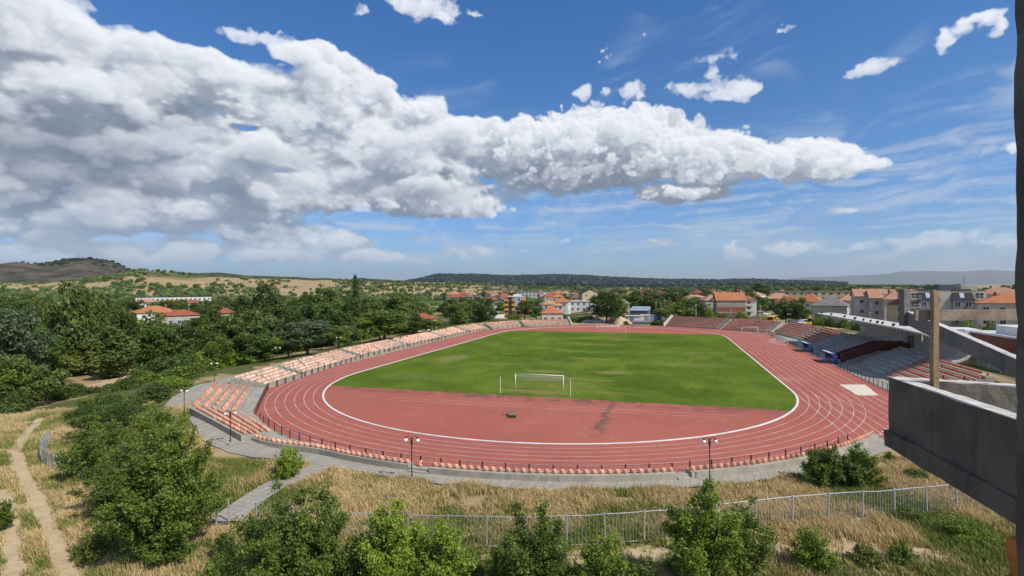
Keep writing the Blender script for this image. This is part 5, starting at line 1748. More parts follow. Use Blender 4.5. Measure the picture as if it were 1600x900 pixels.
scatter('ridge_wood', X, Y, h_, h_ * rng.uniform(1.4, 2.4, len(X)), LEAF['ridge'], 'dark wood covering the long far ridge', 'wood')
X, Y = spread(3600, 1750, 2500, -200, 300, .8)
h_ = rng.uniform(5, 11, len(X))
k = rng.random(len(X)) < np.clip((fbm(X, Y, .006, 4) - .40) * 5, .12, 1)
X, Y, h_ = X[k], Y[k], h_[k]
scatter('ridge_scrub', X, Y, h_, h_ * 1.6, LEAF['pine'], 'sparse dark trees on the brown scorched hill', 'scrub')
# ------------------------------------------------------------------ houses of the town
def roof_mat(name, c1, c2, c3):
    m, n = new_mat(name)
    tc = n.node('ShaderNodeTexCoord').outputs['Object']
    pos = n.node('ShaderNodeNewGeometry').outputs['Position']
    f = n.noise(pos, .45, 6., .65); g = n.noise(pos, 3.5, 3., .7)
    col = n.mix(n.step(f, .35, .65), c1, c2); col = n.mix(n.m('MULTIPLY', n.step(g, .5, .75), .55), col, c3)
    z = n.sep(tc)[2]
    row = n.m('ABSOLUTE', n.m('SUBTRACT', n.m('FRACT', n.m('MULTIPLY', z, 4.5)), .5))
    surf(n, col, .85, .2, bump(n, row, .5, .06))
    return m


ROOF = {'orange': roof_mat('orange_tiles', (.45, .185, .085), (.38, .15, .07), (.28, .115, .06)), 'red': roof_mat('red_tiles', (.34, .105, .055), (.28, .085, .045), (.20, .07, .045)),
        'pale': roof_mat('pale_old_tiles', (.44, .26, .165), (.38, .205, .125), (.27, .16, .11)), 'brown': roof_mat('brown_tiles', (.27, .125, .075), (.22, .10, .06), (.15, .08, .06)),
        'grey': roof_mat('grey_roofing', (.23, .215, .185), (.18, .17, .15), (.13, .125, .11)), 'dark': roof_mat('dark_roofing', (.045, .043, .05), (.06, .055, .06), (.03, .03, .035)), 'white': simple('white_roofing', (.72, .73, .74), (.60, .61, .62), .8, .5, space='w'),
        'blue': simple('bluish_sheet_roof', (.30, .36, .42), (.25, .31, .37), .8, .45, space='w')}
WALL = {'white': simple('white_render', (.70, .69, .66), (.58, .57, .54), .35, .9, space='w'), 'grey': simple('grey_render', (.46, .445, .405), (.37, .355, .325), .3, .9, space='w', c3=(.50, .48, .44)), 'beige': simple('beige_render', (.56, .51, .42), (.48, .44, .36), .3, .9, space='w', c3=(.42, .385, .32)),
        'yellow': simple('yellow_render', (.52, .45, .27), (.46, .40, .25), .3, .9, space='w'), 'brick': simple('red_brick', (.30, .11, .075), (.25, .09, .06), .8, .9, space='w'), 'concrete': simple('raw_concrete', (.40, .36, .30), (.32, .29, .25), .4, .9, space='w'), 'ochre': simple('orange_render', (.62, .30, .06), (.56, .26, .05), .4, .9, space='w'),
        'lilac': simple('bluish_render', (.42, .43, .52), (.37, .38, .46), .4, .9, space='w'), 'slate': simple('slate_render', (.12, .125, .145), (.10, .105, .12), .4, .85, space='w'), 'gun': simple('blue_grey_render', (.25, .26, .285), (.21, .22, .24), .4, .85, space='w')}
M_GLASS = simple('window_glass', (.020, .024, .030), (.035, .04, .048), 1., .12, .6)
M_FRAME = simple('window_frame', (.62, .61, .59), (.5, .49, .47), 2., .6)


def window_mesh(w, h, split=True):
    """glass set 8 cm deep in a frame, facing -y; origin at the sill's middle"""
    mb = MB(); mi = []
    mb.box((-w / 2, -.02, 0), (w / 2, .05, h)); n0 = len(mb.f)
    t = .09
    for lo, hi in (((-w / 2 - t, -.07, -t), (-w / 2, .05, h + t)), ((w / 2, -.07, -t), (w / 2 + t, .05, h + t)), ((-w / 2, -.07, -t), (w / 2, .05, 0)), ((-w / 2, -.07, h), (w / 2, .05, h + t))): mb.box(lo, hi)
    if split: mb.box((-.04, -.06, 0), (.04, -.025, h))
    byn = np.array(mb.f)
    return arr_mesh('window', mb.v, [byn], [M_GLASS, M_FRAME], False, None, [0] * n0 + [1] * (len(mb.f) - n0))


WIN = {}


def add_window(root, x, y, z, rz=0., w=1.2, h=1.3, split=True):
    k = (w, h, split)
    if k not in WIN: WIN[k] = window_mesh(w, h, split)
    link_mesh('window', WIN[k], root, (x, y, z), rz)


def roof_geo(mb, w, d, eave, ridge, kind, o=.45):
    W2, D2 = w / 2 + o, d / 2 + o; t = .16
    if kind == 'hip':
        if w >= d: r = [(-W2 + D2, 0), (W2 - D2, 0)]
        else: r = [(0, -D2 + W2), (0, D2 - W2)]
        e = [(-W2, -D2), (W2, -D2), (W2, D2), (-W2, D2)]
        V = [(x, y, eave) for x, y in e] + [(x, y, eave + t) for x, y in e] + [(x, y, ridge) for x, y in r]
        F = [(3, 2, 1, 0)] + [(i, (i + 1) % 4, 4 + (i + 1) % 4, 4 + i) for i in range(4)]
        if abs(w - d) < .3: V[-1] = V[-2] = (0, 0, ridge)
        if w >= d: F += [(4, 5, 9, 8), (5, 6, 9), (6, 7, 8, 9), (7, 4, 8)]
        else: F += [(4, 5, 8), (5, 6, 9, 8), (6, 7, 9), (7, 4, 8, 9)]
        mb.add(V, F)
    elif kind in ('gable_x', 'gable_y'):
        if kind == 'gable_x':
            prof = [(-D2, eave - .1), (0, ridge), (D2, eave - .1), (D2, eave + .1), (0, ridge + .22), (-D2, eave + .1)]
            prof = [prof[0], prof[1], prof[2], prof[3], prof[4], prof[5]]
            A = [Vector((-W2, p[0], p[1])) for p in prof]; B = [Vector((W2, p[0], p[1])) for p in prof]
        else:
            prof = [(-W2, eave - .1), (0, ridge), (W2, eave - .1), (W2, eave + .1), (0, ridge + .22), (-W2, eave + .1)]
            A = [Vector((p[0], D2, p[1])) for p in prof]; B = [Vector((p[0], -D2, p[1])) for p in prof]
        n_ = 6; V = A + B
        F = [(i, (i + 1) % n_, n_ + (i + 1) % n_, n_ + i) for i in range(n_)]
        F += [(0, 5, 4, 1), (1, 4, 3, 2), (n_, n_ + 1, n_ + 4, n_ + 5), (n_ + 1, n_ + 2, n_ + 3, n_ + 4)]
        mb.add(V, F)
    else:
        mb.box((-W2, -D2, eave), (W2, D2, ridge))


def house(px, d, w, dep, eave, ridge, rot, rkind, wall, roof, label, floors=2, cols=3, group=None, chim=1, name='house', cat='house', balcony=False, side=2, z=0., win=True):
    x, y = at_d(px, d)
    face = math.atan2(x, y)                               # roughly facing the stadium
    h = empty(name, (x, y, z), -face + math.radians(rot), label, cat, group)
    mb = MB(); mb.box((-w / 2, -dep / 2, -.3), (w / 2, dep / 2, eave))
    if rkind == 'gable_x':
        for s in (-1, 1):
            V = [(s * w / 2, -dep / 2, eave), (s * w / 2, dep / 2, eave), (s * w / 2, 0, ridge - .02), (s * (w / 2 - .2), -dep / 2, eave), (s * (w / 2 - .2), dep / 2, eave), (s * (w / 2 - .2), 0, ridge - .02)]
            mb.add(V, [(0, 1, 2), (3, 5, 4), (0, 2, 5, 3), (1, 4, 5, 2)] if s > 0 else [(0, 2, 1), (3, 4, 5), (0, 3, 5, 2), (1, 2, 5, 4)])
    if rkind == 'gable_y':
        for s in (-1, 1):
            V = [(-w / 2, s * dep / 2, eave), (w / 2, s * dep / 2, eave), (0, s * dep / 2, ridge - .02), (-w / 2, s * (dep / 2 - .2), eave), (w / 2, s * (dep / 2 - .2), eave), (0, s * (dep / 2 - .2), ridge - .02)]
            mb.add(V, [(0, 2, 1), (3, 4, 5), (0, 3, 5, 2), (1, 2, 5, 4)] if s > 0 else [(0, 1, 2), (3, 5, 4), (0, 2, 5, 3), (1, 4, 5, 2)])
    mb.build('wall', WALL[wall], h)
    rb = MB(); roof_geo(rb, w, dep, eave, ridge, rkind); ro = rb.build('roof', ROOF[roof], h)
    for i in range(chim):
        cx = w * (-.22 + .5 * i) + .3
        zt = ridge + .5; zb = eave + .1
        MB().bbox((cx - .3, dep * .12 - .25, zb), (cx + .3, dep * .12 + .3, zt), .03).build('chimney', WALL['white' if (i + int(px)) % 2 else 'brick'], ro)
    if win:
        fh = eave / floors
        for f in range(floors):
            for c in range(cols):
                if cols > 1 and rng.random() < .08: continue
                add_window(h, -w / 2 + w * (c + .5) / cols, -dep / 2 - .005, f * fh + fh * .32, 0., 1.15, 1.25, True)
            for c in range(side):
                yy = -dep / 2 + dep * (c + .5) / side
                add_window(h, w / 2 + .005, yy, f * fh + fh * .32, PI / 2, 1.15, 1.25, True)
                add_window(h, -w / 2 - .005, yy, f * fh + fh * .32, -PI / 2, 1.15, 1.25, True)
    if balcony:
        fh = eave / floors
        for f in range(1, floors):
            mb = MB(); bx = w * .28
            mb.box((-bx, -dep / 2 - 1.2, f * fh - .08), (bx, -dep / 2 - .01, f * fh + .08)); mb.box((-bx, -dep / 2 - 1.2, f * fh + .08), (bx, -dep / 2 - 1.12, f * fh + .95))
            for s in (-bx, bx - .08): mb.box((s, -dep / 2 - 1.12, f * fh + .08), (s + .08, -dep / 2 - .01, f * fh + .95))
            mb.build('balcony', WALL['white'], h)
    return h


GH = 'tiled houses of the town'
HOUSES = [
    # left, beyond the wood
    (241, 214, 14, 11, 5.9, 8.6, 12, 'hip', 'white', 'orange', 'white house with an orange hipped roof rising from the left wood', 2, 3, 2),
    (277, 216, 14.5, 9, 4.6, 6.8, 8, 'hip', 'grey', 'red', 'long low house with a red roof right of the white one in the wood', 1, 5, 2),
    (208, 225, 5, 8, 4.2, 6.2, 10, 'hip', 'grey', 'red', 'small red roof peeping out left of the white house in the wood', 1, 2, 1),
    (352, 230, 6, 8, 4.8, 7.0, -10, 'hip', 'grey', 'red', 'red tiled roof sunk in trees right of the houses in the wood', 1, 2, 1),
    (228, 360, 13, 10, 6.2, 8.6, 0, 'hip', 'grey', 'pale', 'house with pale tiles before the long white terrace', 2, 3, 1),
    (278, 372, 15, 10, 5, 7.4, 0, 'gable_x', 'white', 'red', 'white house with balconies and red roof below the long terrace', 2, 4, 1),
    (303, 378, 15, 10, 5, 7.4, 5, 'hip', 'grey', 'brown', 'grey house with a brown roof right of the balconied house', 2, 4, 1),
    (660, 190, 8, 8, 4.4, 6.4, 20, 'hip', 'beige', 'red', 'red roof half hidden by trees behind the left seats', 1, 2, 1),
    # middle
    (724, 312, 11, 10, 2.6, 4.8, -10, 'hip', 'white', 'red', 'small white house with a red roof left of the orange and grey tower', 1, 4, 1),
    (766, 372, 15, 11, 5.8, 8.4, 15, 'hip', 'grey', 'brown', 'grey house with a brown roof left of the tower', 2, 3, 1),
    (785, 352, 10, 10, 5.6, 7.8, -18, 'gable_y', 'grey', 'brown', 'grey gabled house touching the tower on its left', 2, 3, 1),
    (775, 330, 5, 7, 2.8, 5.2, 0, 'gable_y', 'white', 'brown', 'tiny white gabled house among the bushes left of the tower', 1, 1, 0),
    (862, 226, 8.8, 9, 4.3, 7.6, 4, 'hip', 'beige', 'orange', 'bright orange hipped roof above the far left seats', 1, 3, 0),
    (857, 300, 9, 10, 5.4, 8.6, 10, 'hip', 'grey', 'pale', 'house with an old pinkish roof behind the bright orange one', 2, 2, 1),
    (878, 305, 8.5, 9, 6.6, 9.2, -12, 'hip', 'white', 'orange', 'white house with an orange hipped roof right of the pinkish one', 2, 2, 1),
    (872, 285, 5, 7, 5.2, 6.8, 0, 'hip', 'white', 'pale', 'narrow white house below the orange hipped roof', 2, 2, 1),
    (908, 330, 14, 10, 6.2, 6.5, 0, 'flat', 'white', 'white', 'pale villa with a white flat roof left of the big round tree', 2, 4, 0),
    (928, 318, 5, 7, 5, 7, 0, 'gable_y', 'white', 'orange', 'small white house with an orange gable beside the pale villa', 2, 1, 0),
    (919, 420, 13, 9, 10, 13.2, 20, 'gable_y', 'yellow', 'dark', 'yellow gabled house with a dark roof behind the big round tree', 3, 2, 0),
    (975, 278, 5.4, 6, 6.2, 8.8, 5, 'hip', 'grey', 'grey', 'old grey house with a grey pyramid roof right of the big tree', 2, 2, 1),
    (1066, 350, 9, 9, 6.2, 9, 10, 'hip', 'grey', 'pale', 'house with pinkish tiles left of the big brick house, first of the row', 2, 2, 1),
    (1081, 340, 9, 9, 5.8, 8.4, -8, 'hip', 'beige', 'pale', 'house with pale orange tiles, second left of the big brick house', 2, 2, 1),
    (1110, 272, 8.5, 10, 8.0, 11.0, 18, 'hip', 'grey', 'pale', 'grey house with a faded roof touching the brick house on its left', 2, 2, 0),
    (1169, 268, 7, 9, 8.2, 10.6, 4, 'hip', 'white', 'brown', 'white balconied house touching the brick house on its right', 3, 1, 0),
    # right
    (1216, 300, 14, 10, 8, 11.2, 12, 'hip', 'beige', 'pale', 'house with a pale pink hipped roof behind the dark round trees', 2, 3, 1),
    (1232, 285, 12, 9, 6.8, 9.6, -10, 'hip', 'beige', 'red', 'house with a red hipped roof between the dark trees', 2, 3, 1),
    (1266, 280, 12, 10, 6.8, 10.8, -14, 'hip', 'beige', 'orange', 'house with a bright orange roof left of the grey-roofed house', 2, 3, 2),
    (1297, 225, 13, 10, 6.8, 10.4, -6, 'hip', 'beige', 'grey', 'low beige house with a worn grey hipped roof behind the canopy', 1, 3, 0),
    (1325, 245, 8, 9, 8.4, 11.4, 10, 'hip', 'grey', 'pale', 'grey house with pale tiles right of the grey-roofed house', 2, 1, 0),
    (1353, 205, 8.5, 11, 11.2, 13.8, 8, 'gable_x', 'grey', 'pale', 'tall grey house with a faded orange roof, left one of the joined block', 3, 2, 1),
    (1376, 200, 8, 11, 10.6, 13.6, 8, 'gable_x', 'grey', 'pale', 'grey middle house of the joined block with a faded orange roof', 3, 2, 1),
    (1396, 194, 7, 10, 10.2, 13.4, 8, 'hip', 'beige', 'pale', 'beige right house of the joined block with a faded orange roof', 3, 2, 1),
    (1403, 176, 5, 8, 9.0, 10.8, 8, 'hip', 'yellow', 'red', 'narrow yellowish house with a dark orange roof before the joined block', 3, 1, 0),
    (1576, 150, 14, 11, 10.2, 12.8, 6, 'hip', 'beige', 'orange', 'wide house with orange tiles at the right edge behind the timber beam', 3, 4, 2),
    (1562, 205, 14, 11, 11.6, 14.4, -8, 'hip', 'grey', 'pale', 'house with faded tiles behind the wide orange one at the right edge', 3, 3, 1),
    (1515, 210, 7, 8, 12, 14.5, 20, 'gable_y', 'grey', 'grey', 'grey gabled house between the modern block and the right-edge roofs', 3, 2, 0)]
for (px, d, w, dep, ea, ri, rot, rk, wl, rf, lab, fl_, co, ch) in HOUSES:
    house(px, d, w, dep, ea, ri, rot, rk, wl, rf, lab, fl_, co, GH, ch, balcony=('balcon' in lab))
for i in range(64):                                        # roofs further off, seen between the trees
    px = rng.uniform(690, 1430); d = rng.uniform(370, 620) if i % 3 else rng.uniform(500, 820)
    rf = ('orange', 'pale', 'red', 'brown')[rng.integers(4)]
    house(px, d, rng.uniform(9, 15), rng.uniform(8, 11), rng.uniform(5, 8.5), rng.uniform(9, 11), rng.uniform(-40, 40), 'hip', ('white', 'beige', 'grey')[rng.integers(3)], rf,
          {'orange': 'distant house with an orange tiled roof far across the town', 'pale': 'distant house with a pale tiled roof far across the town', 'red': 'distant house with a red tiled roof far across the town', 'brown': 'distant house with a brown tiled roof far across the town'}[rf], 2, 3, 'distant houses across the town, ' + rf, 1, win=d < 600, side=1)

# big brick and concrete house with an orange gabled roof
h = house(1139, 258, 13, 11, 8.4, 12.0, 10, 'gable_x', 'concrete', 'orange', 'big unrendered brick house with bright orange gabled roof and concrete frame', 2, 0, None, 1, win=False)
for f in range(3):
    for c in range(2):
        MB().box((-6.2 + 6.3 * c, -5.56, .3 + 2.75 * f + .1), (-.3 + 6.3 * c + (.1 if c else 0), -5.5, 2.75 * f + 2.5)).build('brick_panel', WALL['brick' if f < 2 else 'concrete'], h)
for f in range(2):
    add_window(h, -6.505, -2.6, 3.2 + 3 * f, -PI / 2, 2.2, 1.9); add_window(h, -6.505, 2., 3.2 + 3 * f, -PI / 2, 2.2, 1.9)
MB().box((-8.2, -4., 8.1), (-6.52, 4.2, 9.1)).build('balcony', WALL['concrete'], h)


def block(px, d, w, dep, hgt_, rot, wall, label, floors, cols, roofmat='grey', name='apartment_building', ww=1.4, wh=1.4, side=3, group=None):
    x, y = at_d(px, d)
    b = empty(name, (x, y, 0), -math.atan2(x, y) + math.radians(rot), label, 'apartment block', group)
    MB().box((-w / 2, -dep / 2, -.3), (w / 2, dep / 2, hgt_)).build('wall', WALL[wall], b)
    rb = MB(); rb.box((-w / 2 - .3, -dep / 2 - .3, hgt_), (w / 2 + .3, dep / 2 + .3, hgt_ + .35)); rb.build('roof', ROOF[roofmat], b)
    fh = hgt_ / floors
    for f in range(floors):
        for c in range(cols): add_window(b, -w / 2 + w * (c + .5) / cols, -dep / 2 - .005, f * fh + fh * .3, 0, ww, wh)
        for c in range(side):
            for s in (-1, 1): add_window(b, s * (w / 2 + .005), -dep / 2 + dep * (c + .5) / side, f * fh + fh * .3, s * PI / 2, ww, wh)
    return b


block(1280, 335, 56, 12, 11.6, 4, 'yellow', 'long yellow block with a flat roof behind the orange tiled houses', 4, 14)
block(826, 500, 20, 12, 11, 0, 'grey', 'grey flat-roofed block far behind the tower', 4, 6)
block(851, 498, 8, 12, 10.4, 0, 'white', 'white flat-roofed block joined to the far grey one', 3, 2)
b = block(727, 405, 25, 12, 8.0, -6, 'concrete', 'unfinished concrete apartment block with empty window holes in the trees', 3, 8, 'grey', ww=1.7, wh=1.7)
for c in (-9, -3, 4, 9): MB().box((c - 1.6, -7.1, 2.4), (c + 1.6, -6.02, 2.6)).build('balcony', WALL['concrete'], b)
b = block(272, 480, 57, 12, 7.6, 3, 'white', 'long white terrace with a dark roof beyond the left wood', 2, 16, 'dark')
block(608, 470, 8, 8, 6.8, 0, 'white', 'small pale building glimpsed over the wood right of the lone poplar', 2, 3)
block(968, 460, 26, 10, 8.4, 5, 'brick', 'low brown building with dark openings on the skyline of the big round tree', 2, 8, 'brown', ww=1.8, wh=1.6)
# orange and grey tower
x, y = at_d(806, 282)
t = empty('apartment_building', (x, y, 0), -math.atan2(x, y) + math.radians(-4), 'orange, grey and dark apartment tower in the middle of the town', 'apartment block')
MB().box((-1.4, -4.5, -.3), (3.6, 5, 10.2)).build('wall', WALL['lilac'], t)
MB().box((-3.6, -3.8, -.3), (-1.41, 5, 9.8)).build('side_wall', WALL['slate'], t)
for (x0, x1) in ((-5.8, -3.62), (-1.9, -.2), (3.62, 5.2)):
    for f in range(4):
        MB().box((x0, -5.1, .5 + 2.45 * f), (x1, -4.52 if x0 > -3 and x1 < 1 else -3.9, 1.75 + 2.45 * f)).build('balcony', WALL['ochre'], t)
    MB().box((x0 + .1, -4.51 if x0 > -3 and x1 < 1 else -3.88, -.2), (x1 - .1, -4.3 if x0 > -3 and x1 < 1 else 2, 9.6)).build('loggia', WALL['slate' if x0 < 1 else 'ochre'], t)
rb = MB(); rb.box((-3.8, -4.7, 10.2), (3.8, 5.2, 10.5)); rb.box((-1.2, -3.5, 10.5), (2.6, 2, 11.5)); rb.build('roof', ROOF['white'], t)
for f in range(4): add_window(t, 1.9, -4.505, .9 + 2.45 * f, 0, 1., 1.2)
# modern grey block with dark mansards
x, y = at_d(1468, 168)
b = empty('apartment_building', (x, y, 0), -math.atan2(x, y) + .32, 'modern grey apartment block with two dark mansard roofs and balconies', 'apartment block')
MB().box((-9.6, -6, -.3), (9.6, 6, 13.4)).build('wall', WALL['beige'], b)
for cx in (-4.9, 3.6):
    MB().box((cx - 2.6, -6.9, -.3), (cx + 2.6, -6.01, 10.6)).build('bay', WALL['gun'], b)
    rb = MB(); rb.loft([[Vector((cx - 2.75, -7.05, 10.6)), Vector((cx + 2.75, -7.05, 10.6)), Vector((cx + 2.75, -5.2, 10.6)), Vector((cx - 2.75, -5.2, 10.6))], [Vector((cx - 2.3, -5.6, 14.1)), Vector((cx + 2.3, -5.6, 14.1)), Vector((cx + 2.3, -5.2, 14.1)), Vector((cx - 2.3, -5.2, 14.1))]])
    r_ = rb.build('mansard', ROOF['dark'], b)
    sk = MB(); sk.box((-.55, -.05, -.8), (.55, .05, .8)); s_ = sk.build('skylight', simple('skylight_glass', (.62, .66, .70), None, 1., .15, .6), r_, (cx - .2, -6.42, 12.2)); s_.rotation_euler.x = math.radians(-22.5)
    for f in range(4):
        for sx in (-1.35, 1.25): add_window(b, cx + sx, -6.905, 1.1 + 2.6 * f, 0, 1.3, 1.35)
for bx in (-8.3, 7.9):
    for f in range(5):
        add_window(b, bx, -6.005, .9 + 2.6 * f, 0, 1.9, 1.6)
        if 0 < f < 5:
            mb = MB(); z = .75 + 2.6 * f
            mb.box((bx - 1.25, -7.3, z - .12), (bx + 1.25, -6.01, z)); mb.tube([(bx - 1.2, -7.25, z + .95), (bx + 1.2, -7.25, z + .95)], .04, 5)
            for k in range(7): mb.box((bx - 1.2 + .39 * k, -7.27, z), (bx - 1.16 + .39 * k, -7.23, z + .95))
            mb.build('balcony', WALL['white'], b)
rb = MB(); rb.box((-9.9, -5.5, 13.4), (9.9, 6.3, 13.7)); rb.build('roof', ROOF['grey'], b)
MB().box((-1.2, -3, 13.7), (2.2, 2, 15.4)).build('lift_house', WALL['slate'], b)
MB().box((4.2, -3.5, 13.7), (8.3, 2.5, 15.2)).build('penthouse', WALL['beige'], b)
mb = MB(); mb.tube([(6.2, 0, 15.2), (6.2, 0, 18.3)], .05, 5); mb.tube([(5.6, 0, 17.4), (6.8, 0, 17.4)], .03, 4); mb.build('aerial', M_DARK, b)
# low brown hall with white upstands beside the stadium
c = W(-15.6, 69.5, 2.)
b = empty('sports_hall', c, -TH, 'low reddish-brown hall with a pale flat roof right of the grandstand', 'hall')      # local +x away from the pitch, +y along it
MB().box((0, -36, -2.2), (26, 0, 5.2)).build('wall', simple('brown_render', (.20, .075, .045), (.17, .065, .04), .3, .85, space='w'), b)
MB().box((.3, -35.7, 5.2), (25.7, -.3, 5.3)).build('roof', ROOF['white'], b)
mb = MB(); mb.box((-.12, -36.1, 5.2), (.28, .12, 5.5)); mb.box((.28, -.28, 5.2), (26.1, .12, 5.5)); mb.build('coping', WALL['white'], b)
mb = MB(); pts = [(24, -30), (24, -3.6)] + [(3.4 + 1.6 * math.cos(a_), -5.2 + 1.6 * math.sin(a_)) for a_ in np.linspace(PI / 2, PI, 8)] + [(1.8, -30)]
mb.prism(pts[::-1], 5.31, 6.75); mb.build('roof_upstand', WALL['white'], b)
MB().bbox((-1.0, -1.4, 4.6), (-.14, -.1, 5.7), .05).build('roof_vent', WALL['white'], b)
for i in range(4): add_window(b, -.005, -15.2 - 2.6 * i, .4, -PI / 2, 1.9, 2.2)
# bluish shed, containers, sheds on the open far side


def shed(px, d, w, dep, ht, rot, wall, roof, label, slope=.6, name='shed', cat='shed', door=True):
    x, y = at_d(px, d)
    s = empty(name, (x, y, 0), -math.atan2(x, y) + math.radians(rot), label, cat)
    MB().box((-w / 2, -dep / 2, -.1), (w / 2, dep / 2, ht)).build('wall', WALL[wall], s)
    mb = MB(); mb.loft([[Vector((sx, -dep / 2 - .3, ht)), Vector((sx, dep / 2 + .3, ht + .01)), Vector((sx, dep / 2 + .3, ht + slope + .1)), Vector((sx, -dep / 2 - .3, ht + .1))] for sx in (-w / 2 - .3, w / 2 + .3)])
    mb.build('roof', ROOF[roof], s)
    if door: MB().box((-w * .3, -dep / 2 - .05, 0), (-w * .3 + min(2.4, w * .3), -dep / 2 - .005, min(2.3, ht * .8))).build('door', WALL['gun'], s)
    return s


shed(1000, 252, 8, 9, 4.0, -8, 'slate', 'blue', 'dark warehouse with a bluish sloping sheet roof behind the containers', 1.6, 'warehouse', 'warehouse')
shed(991, 232, 6, 3, 2.5, -3, 'white', 'white', 'left white site container beyond the far goal', .05, 'site_container', 'container')
shed(1013, 234, 6.2, 3, 2.7, 2, 'white', 'white', 'right white site container next to the blue lorry', .05, 'site_container', 'container')
shed(968, 238, 4.6, 4, 2.6, 0, 'brick', 'orange', 'little shed with a bright red-orange roof right of the big round tree', 1.4)
shed(1002, 212, 6.5, 4, 1.2, 4, 'gun', 'grey', 'low grey pump house just beyond the far track', .3, 'pump_house', 'shed', False)
shed(1485, 104, 7, 5, 6.9, 20, 'white', 'white', 'small white annexe between the grandstand and the brown hall', .05, 'annexe', 'building', False)


def mound(px, py, w, h, label, mat, name='sand_heap', seed=0):
    x, y = at(px, py); mb = MB(); m, k = 14, 5; V, F = [], []
    for i in range(k):
        t_ = i / (k - 1)
        for j in range(m):
            an = 2 * PI * j / m; r = w / 2 * (1 - t_ ** 1.3) * (1 + .22 * math.sin(an * 3 + seed) + .12 * math.sin(an * 7 + i)) + .05
            V.append((r * math.cos(an), r * .7 * math.sin(an), h * t_ + .12 * math.sin(an * 5 + i * 2 + seed) * (1 - t_)))
    for i in range(k - 1):
        for j in range(m): F.append((i * m + j, i * m + (j + 1) % m, (i + 1) * m + (j + 1) % m, (i + 1) * m + j))
    F.append(tuple(range((k - 1) * m, k * m)))
    mb.add(V, F); return tag(mb.build(name, mat, None, (x, y, -.1), True), label, 'heap')


M_HEAP = simple('dug_sand', (.50, .40, .27), (.38, .30, .20), .7, .95, .1, .5); M_RUB = simple('pale_rubble', (.60, .57, .52), (.40, .37, .33), 2.5, .95, .1, .8)
mound(970, 506.5, 8, 3.4, 'tall sand-coloured heap beside the reddish bush', M_HEAP, 'sand_heap', 1)
mound(930, 502, 6, 2.3, 'sandy heap left of the big round tree', M_HEAP, 'sand_heap', 2)
mound(918, 503, 8, 1.2, 'pale rubble heap in front of the sandy heap', M_RUB, 'rubble_heap', 3)
mound(940, 503.5, 6, 1.3, 'pale rubble heap at the foot of the big round tree', M_RUB, 'rubble_heap', 5)


def long_wall(p, q, h, label, wall, name='garden_wall', z=0.):
    (x0, y0), (x1, y1) = p, q; mb = MB()
    L = math.hypot(x1 - x0, y1 - y0); M_ = Matrix.Rotation(math.atan2(y1 - y0, x1 - x0), 4, 'Z')
    mb.bbox((0, -.12, -.3), (L, .12, h), .02, M_); return tag(mb.build(name, WALL[wall], None, (x0, y0, z)), label, 'wall')


long_wall(at_d(1137, 235), at_d(1202, 222), 2.2, 'long pale garden wall behind the far right seats', 'yellow')
long_wall(at_d(744, 262), at_d(788, 268), 1.6, 'low white wall with parked cars behind it, left of the tower', 'white')
long_wall(at_d(1230, 212), at_d(1262, 206), 1.8, 'low white wall under the dark round trees', 'white')
long_wall(at_d(1318, 190), at_d(1392, 160), 1.6, 'pale wall along the lane behind the canopy', 'beige')

# ------------------------------------------------------------------ vehicles
M_TYRE = simple('tyre', (.02, .02, .02), (.03, .03, .03), 4., .9)
M_CARGL = simple('car_glass', (.015, .018, .022), None, 1., .08, .6)
CARPAINT = {k: simple(k + '_car_paint', c, c, 1., .3, .5) for k, c in {'white': (.72, .72, .72), 'yellow': (.72, .40, .02), 'blue': (.05, .18, .5), 'grey': (.3, .3, .32), 'silver': (.55, .56, .58)}.items()}


def wheels(root, xs, ys, r, wd=.22):
    mb = MB(); mb.lathe([(r * .55, -wd / 2), (r * .95, -wd / 2), (r, -wd * .3), (r, wd * .3), (r * .95, wd / 2), (r * .55, wd / 2)], n=14); me_ = mb.mesh('wheel', M_TYRE, True)
    for x in xs:
        for y in ys:
            o = link_mesh('wheel', me_, root, (x, y, r)); o.rotation_euler = (PI / 2, 0, 0)


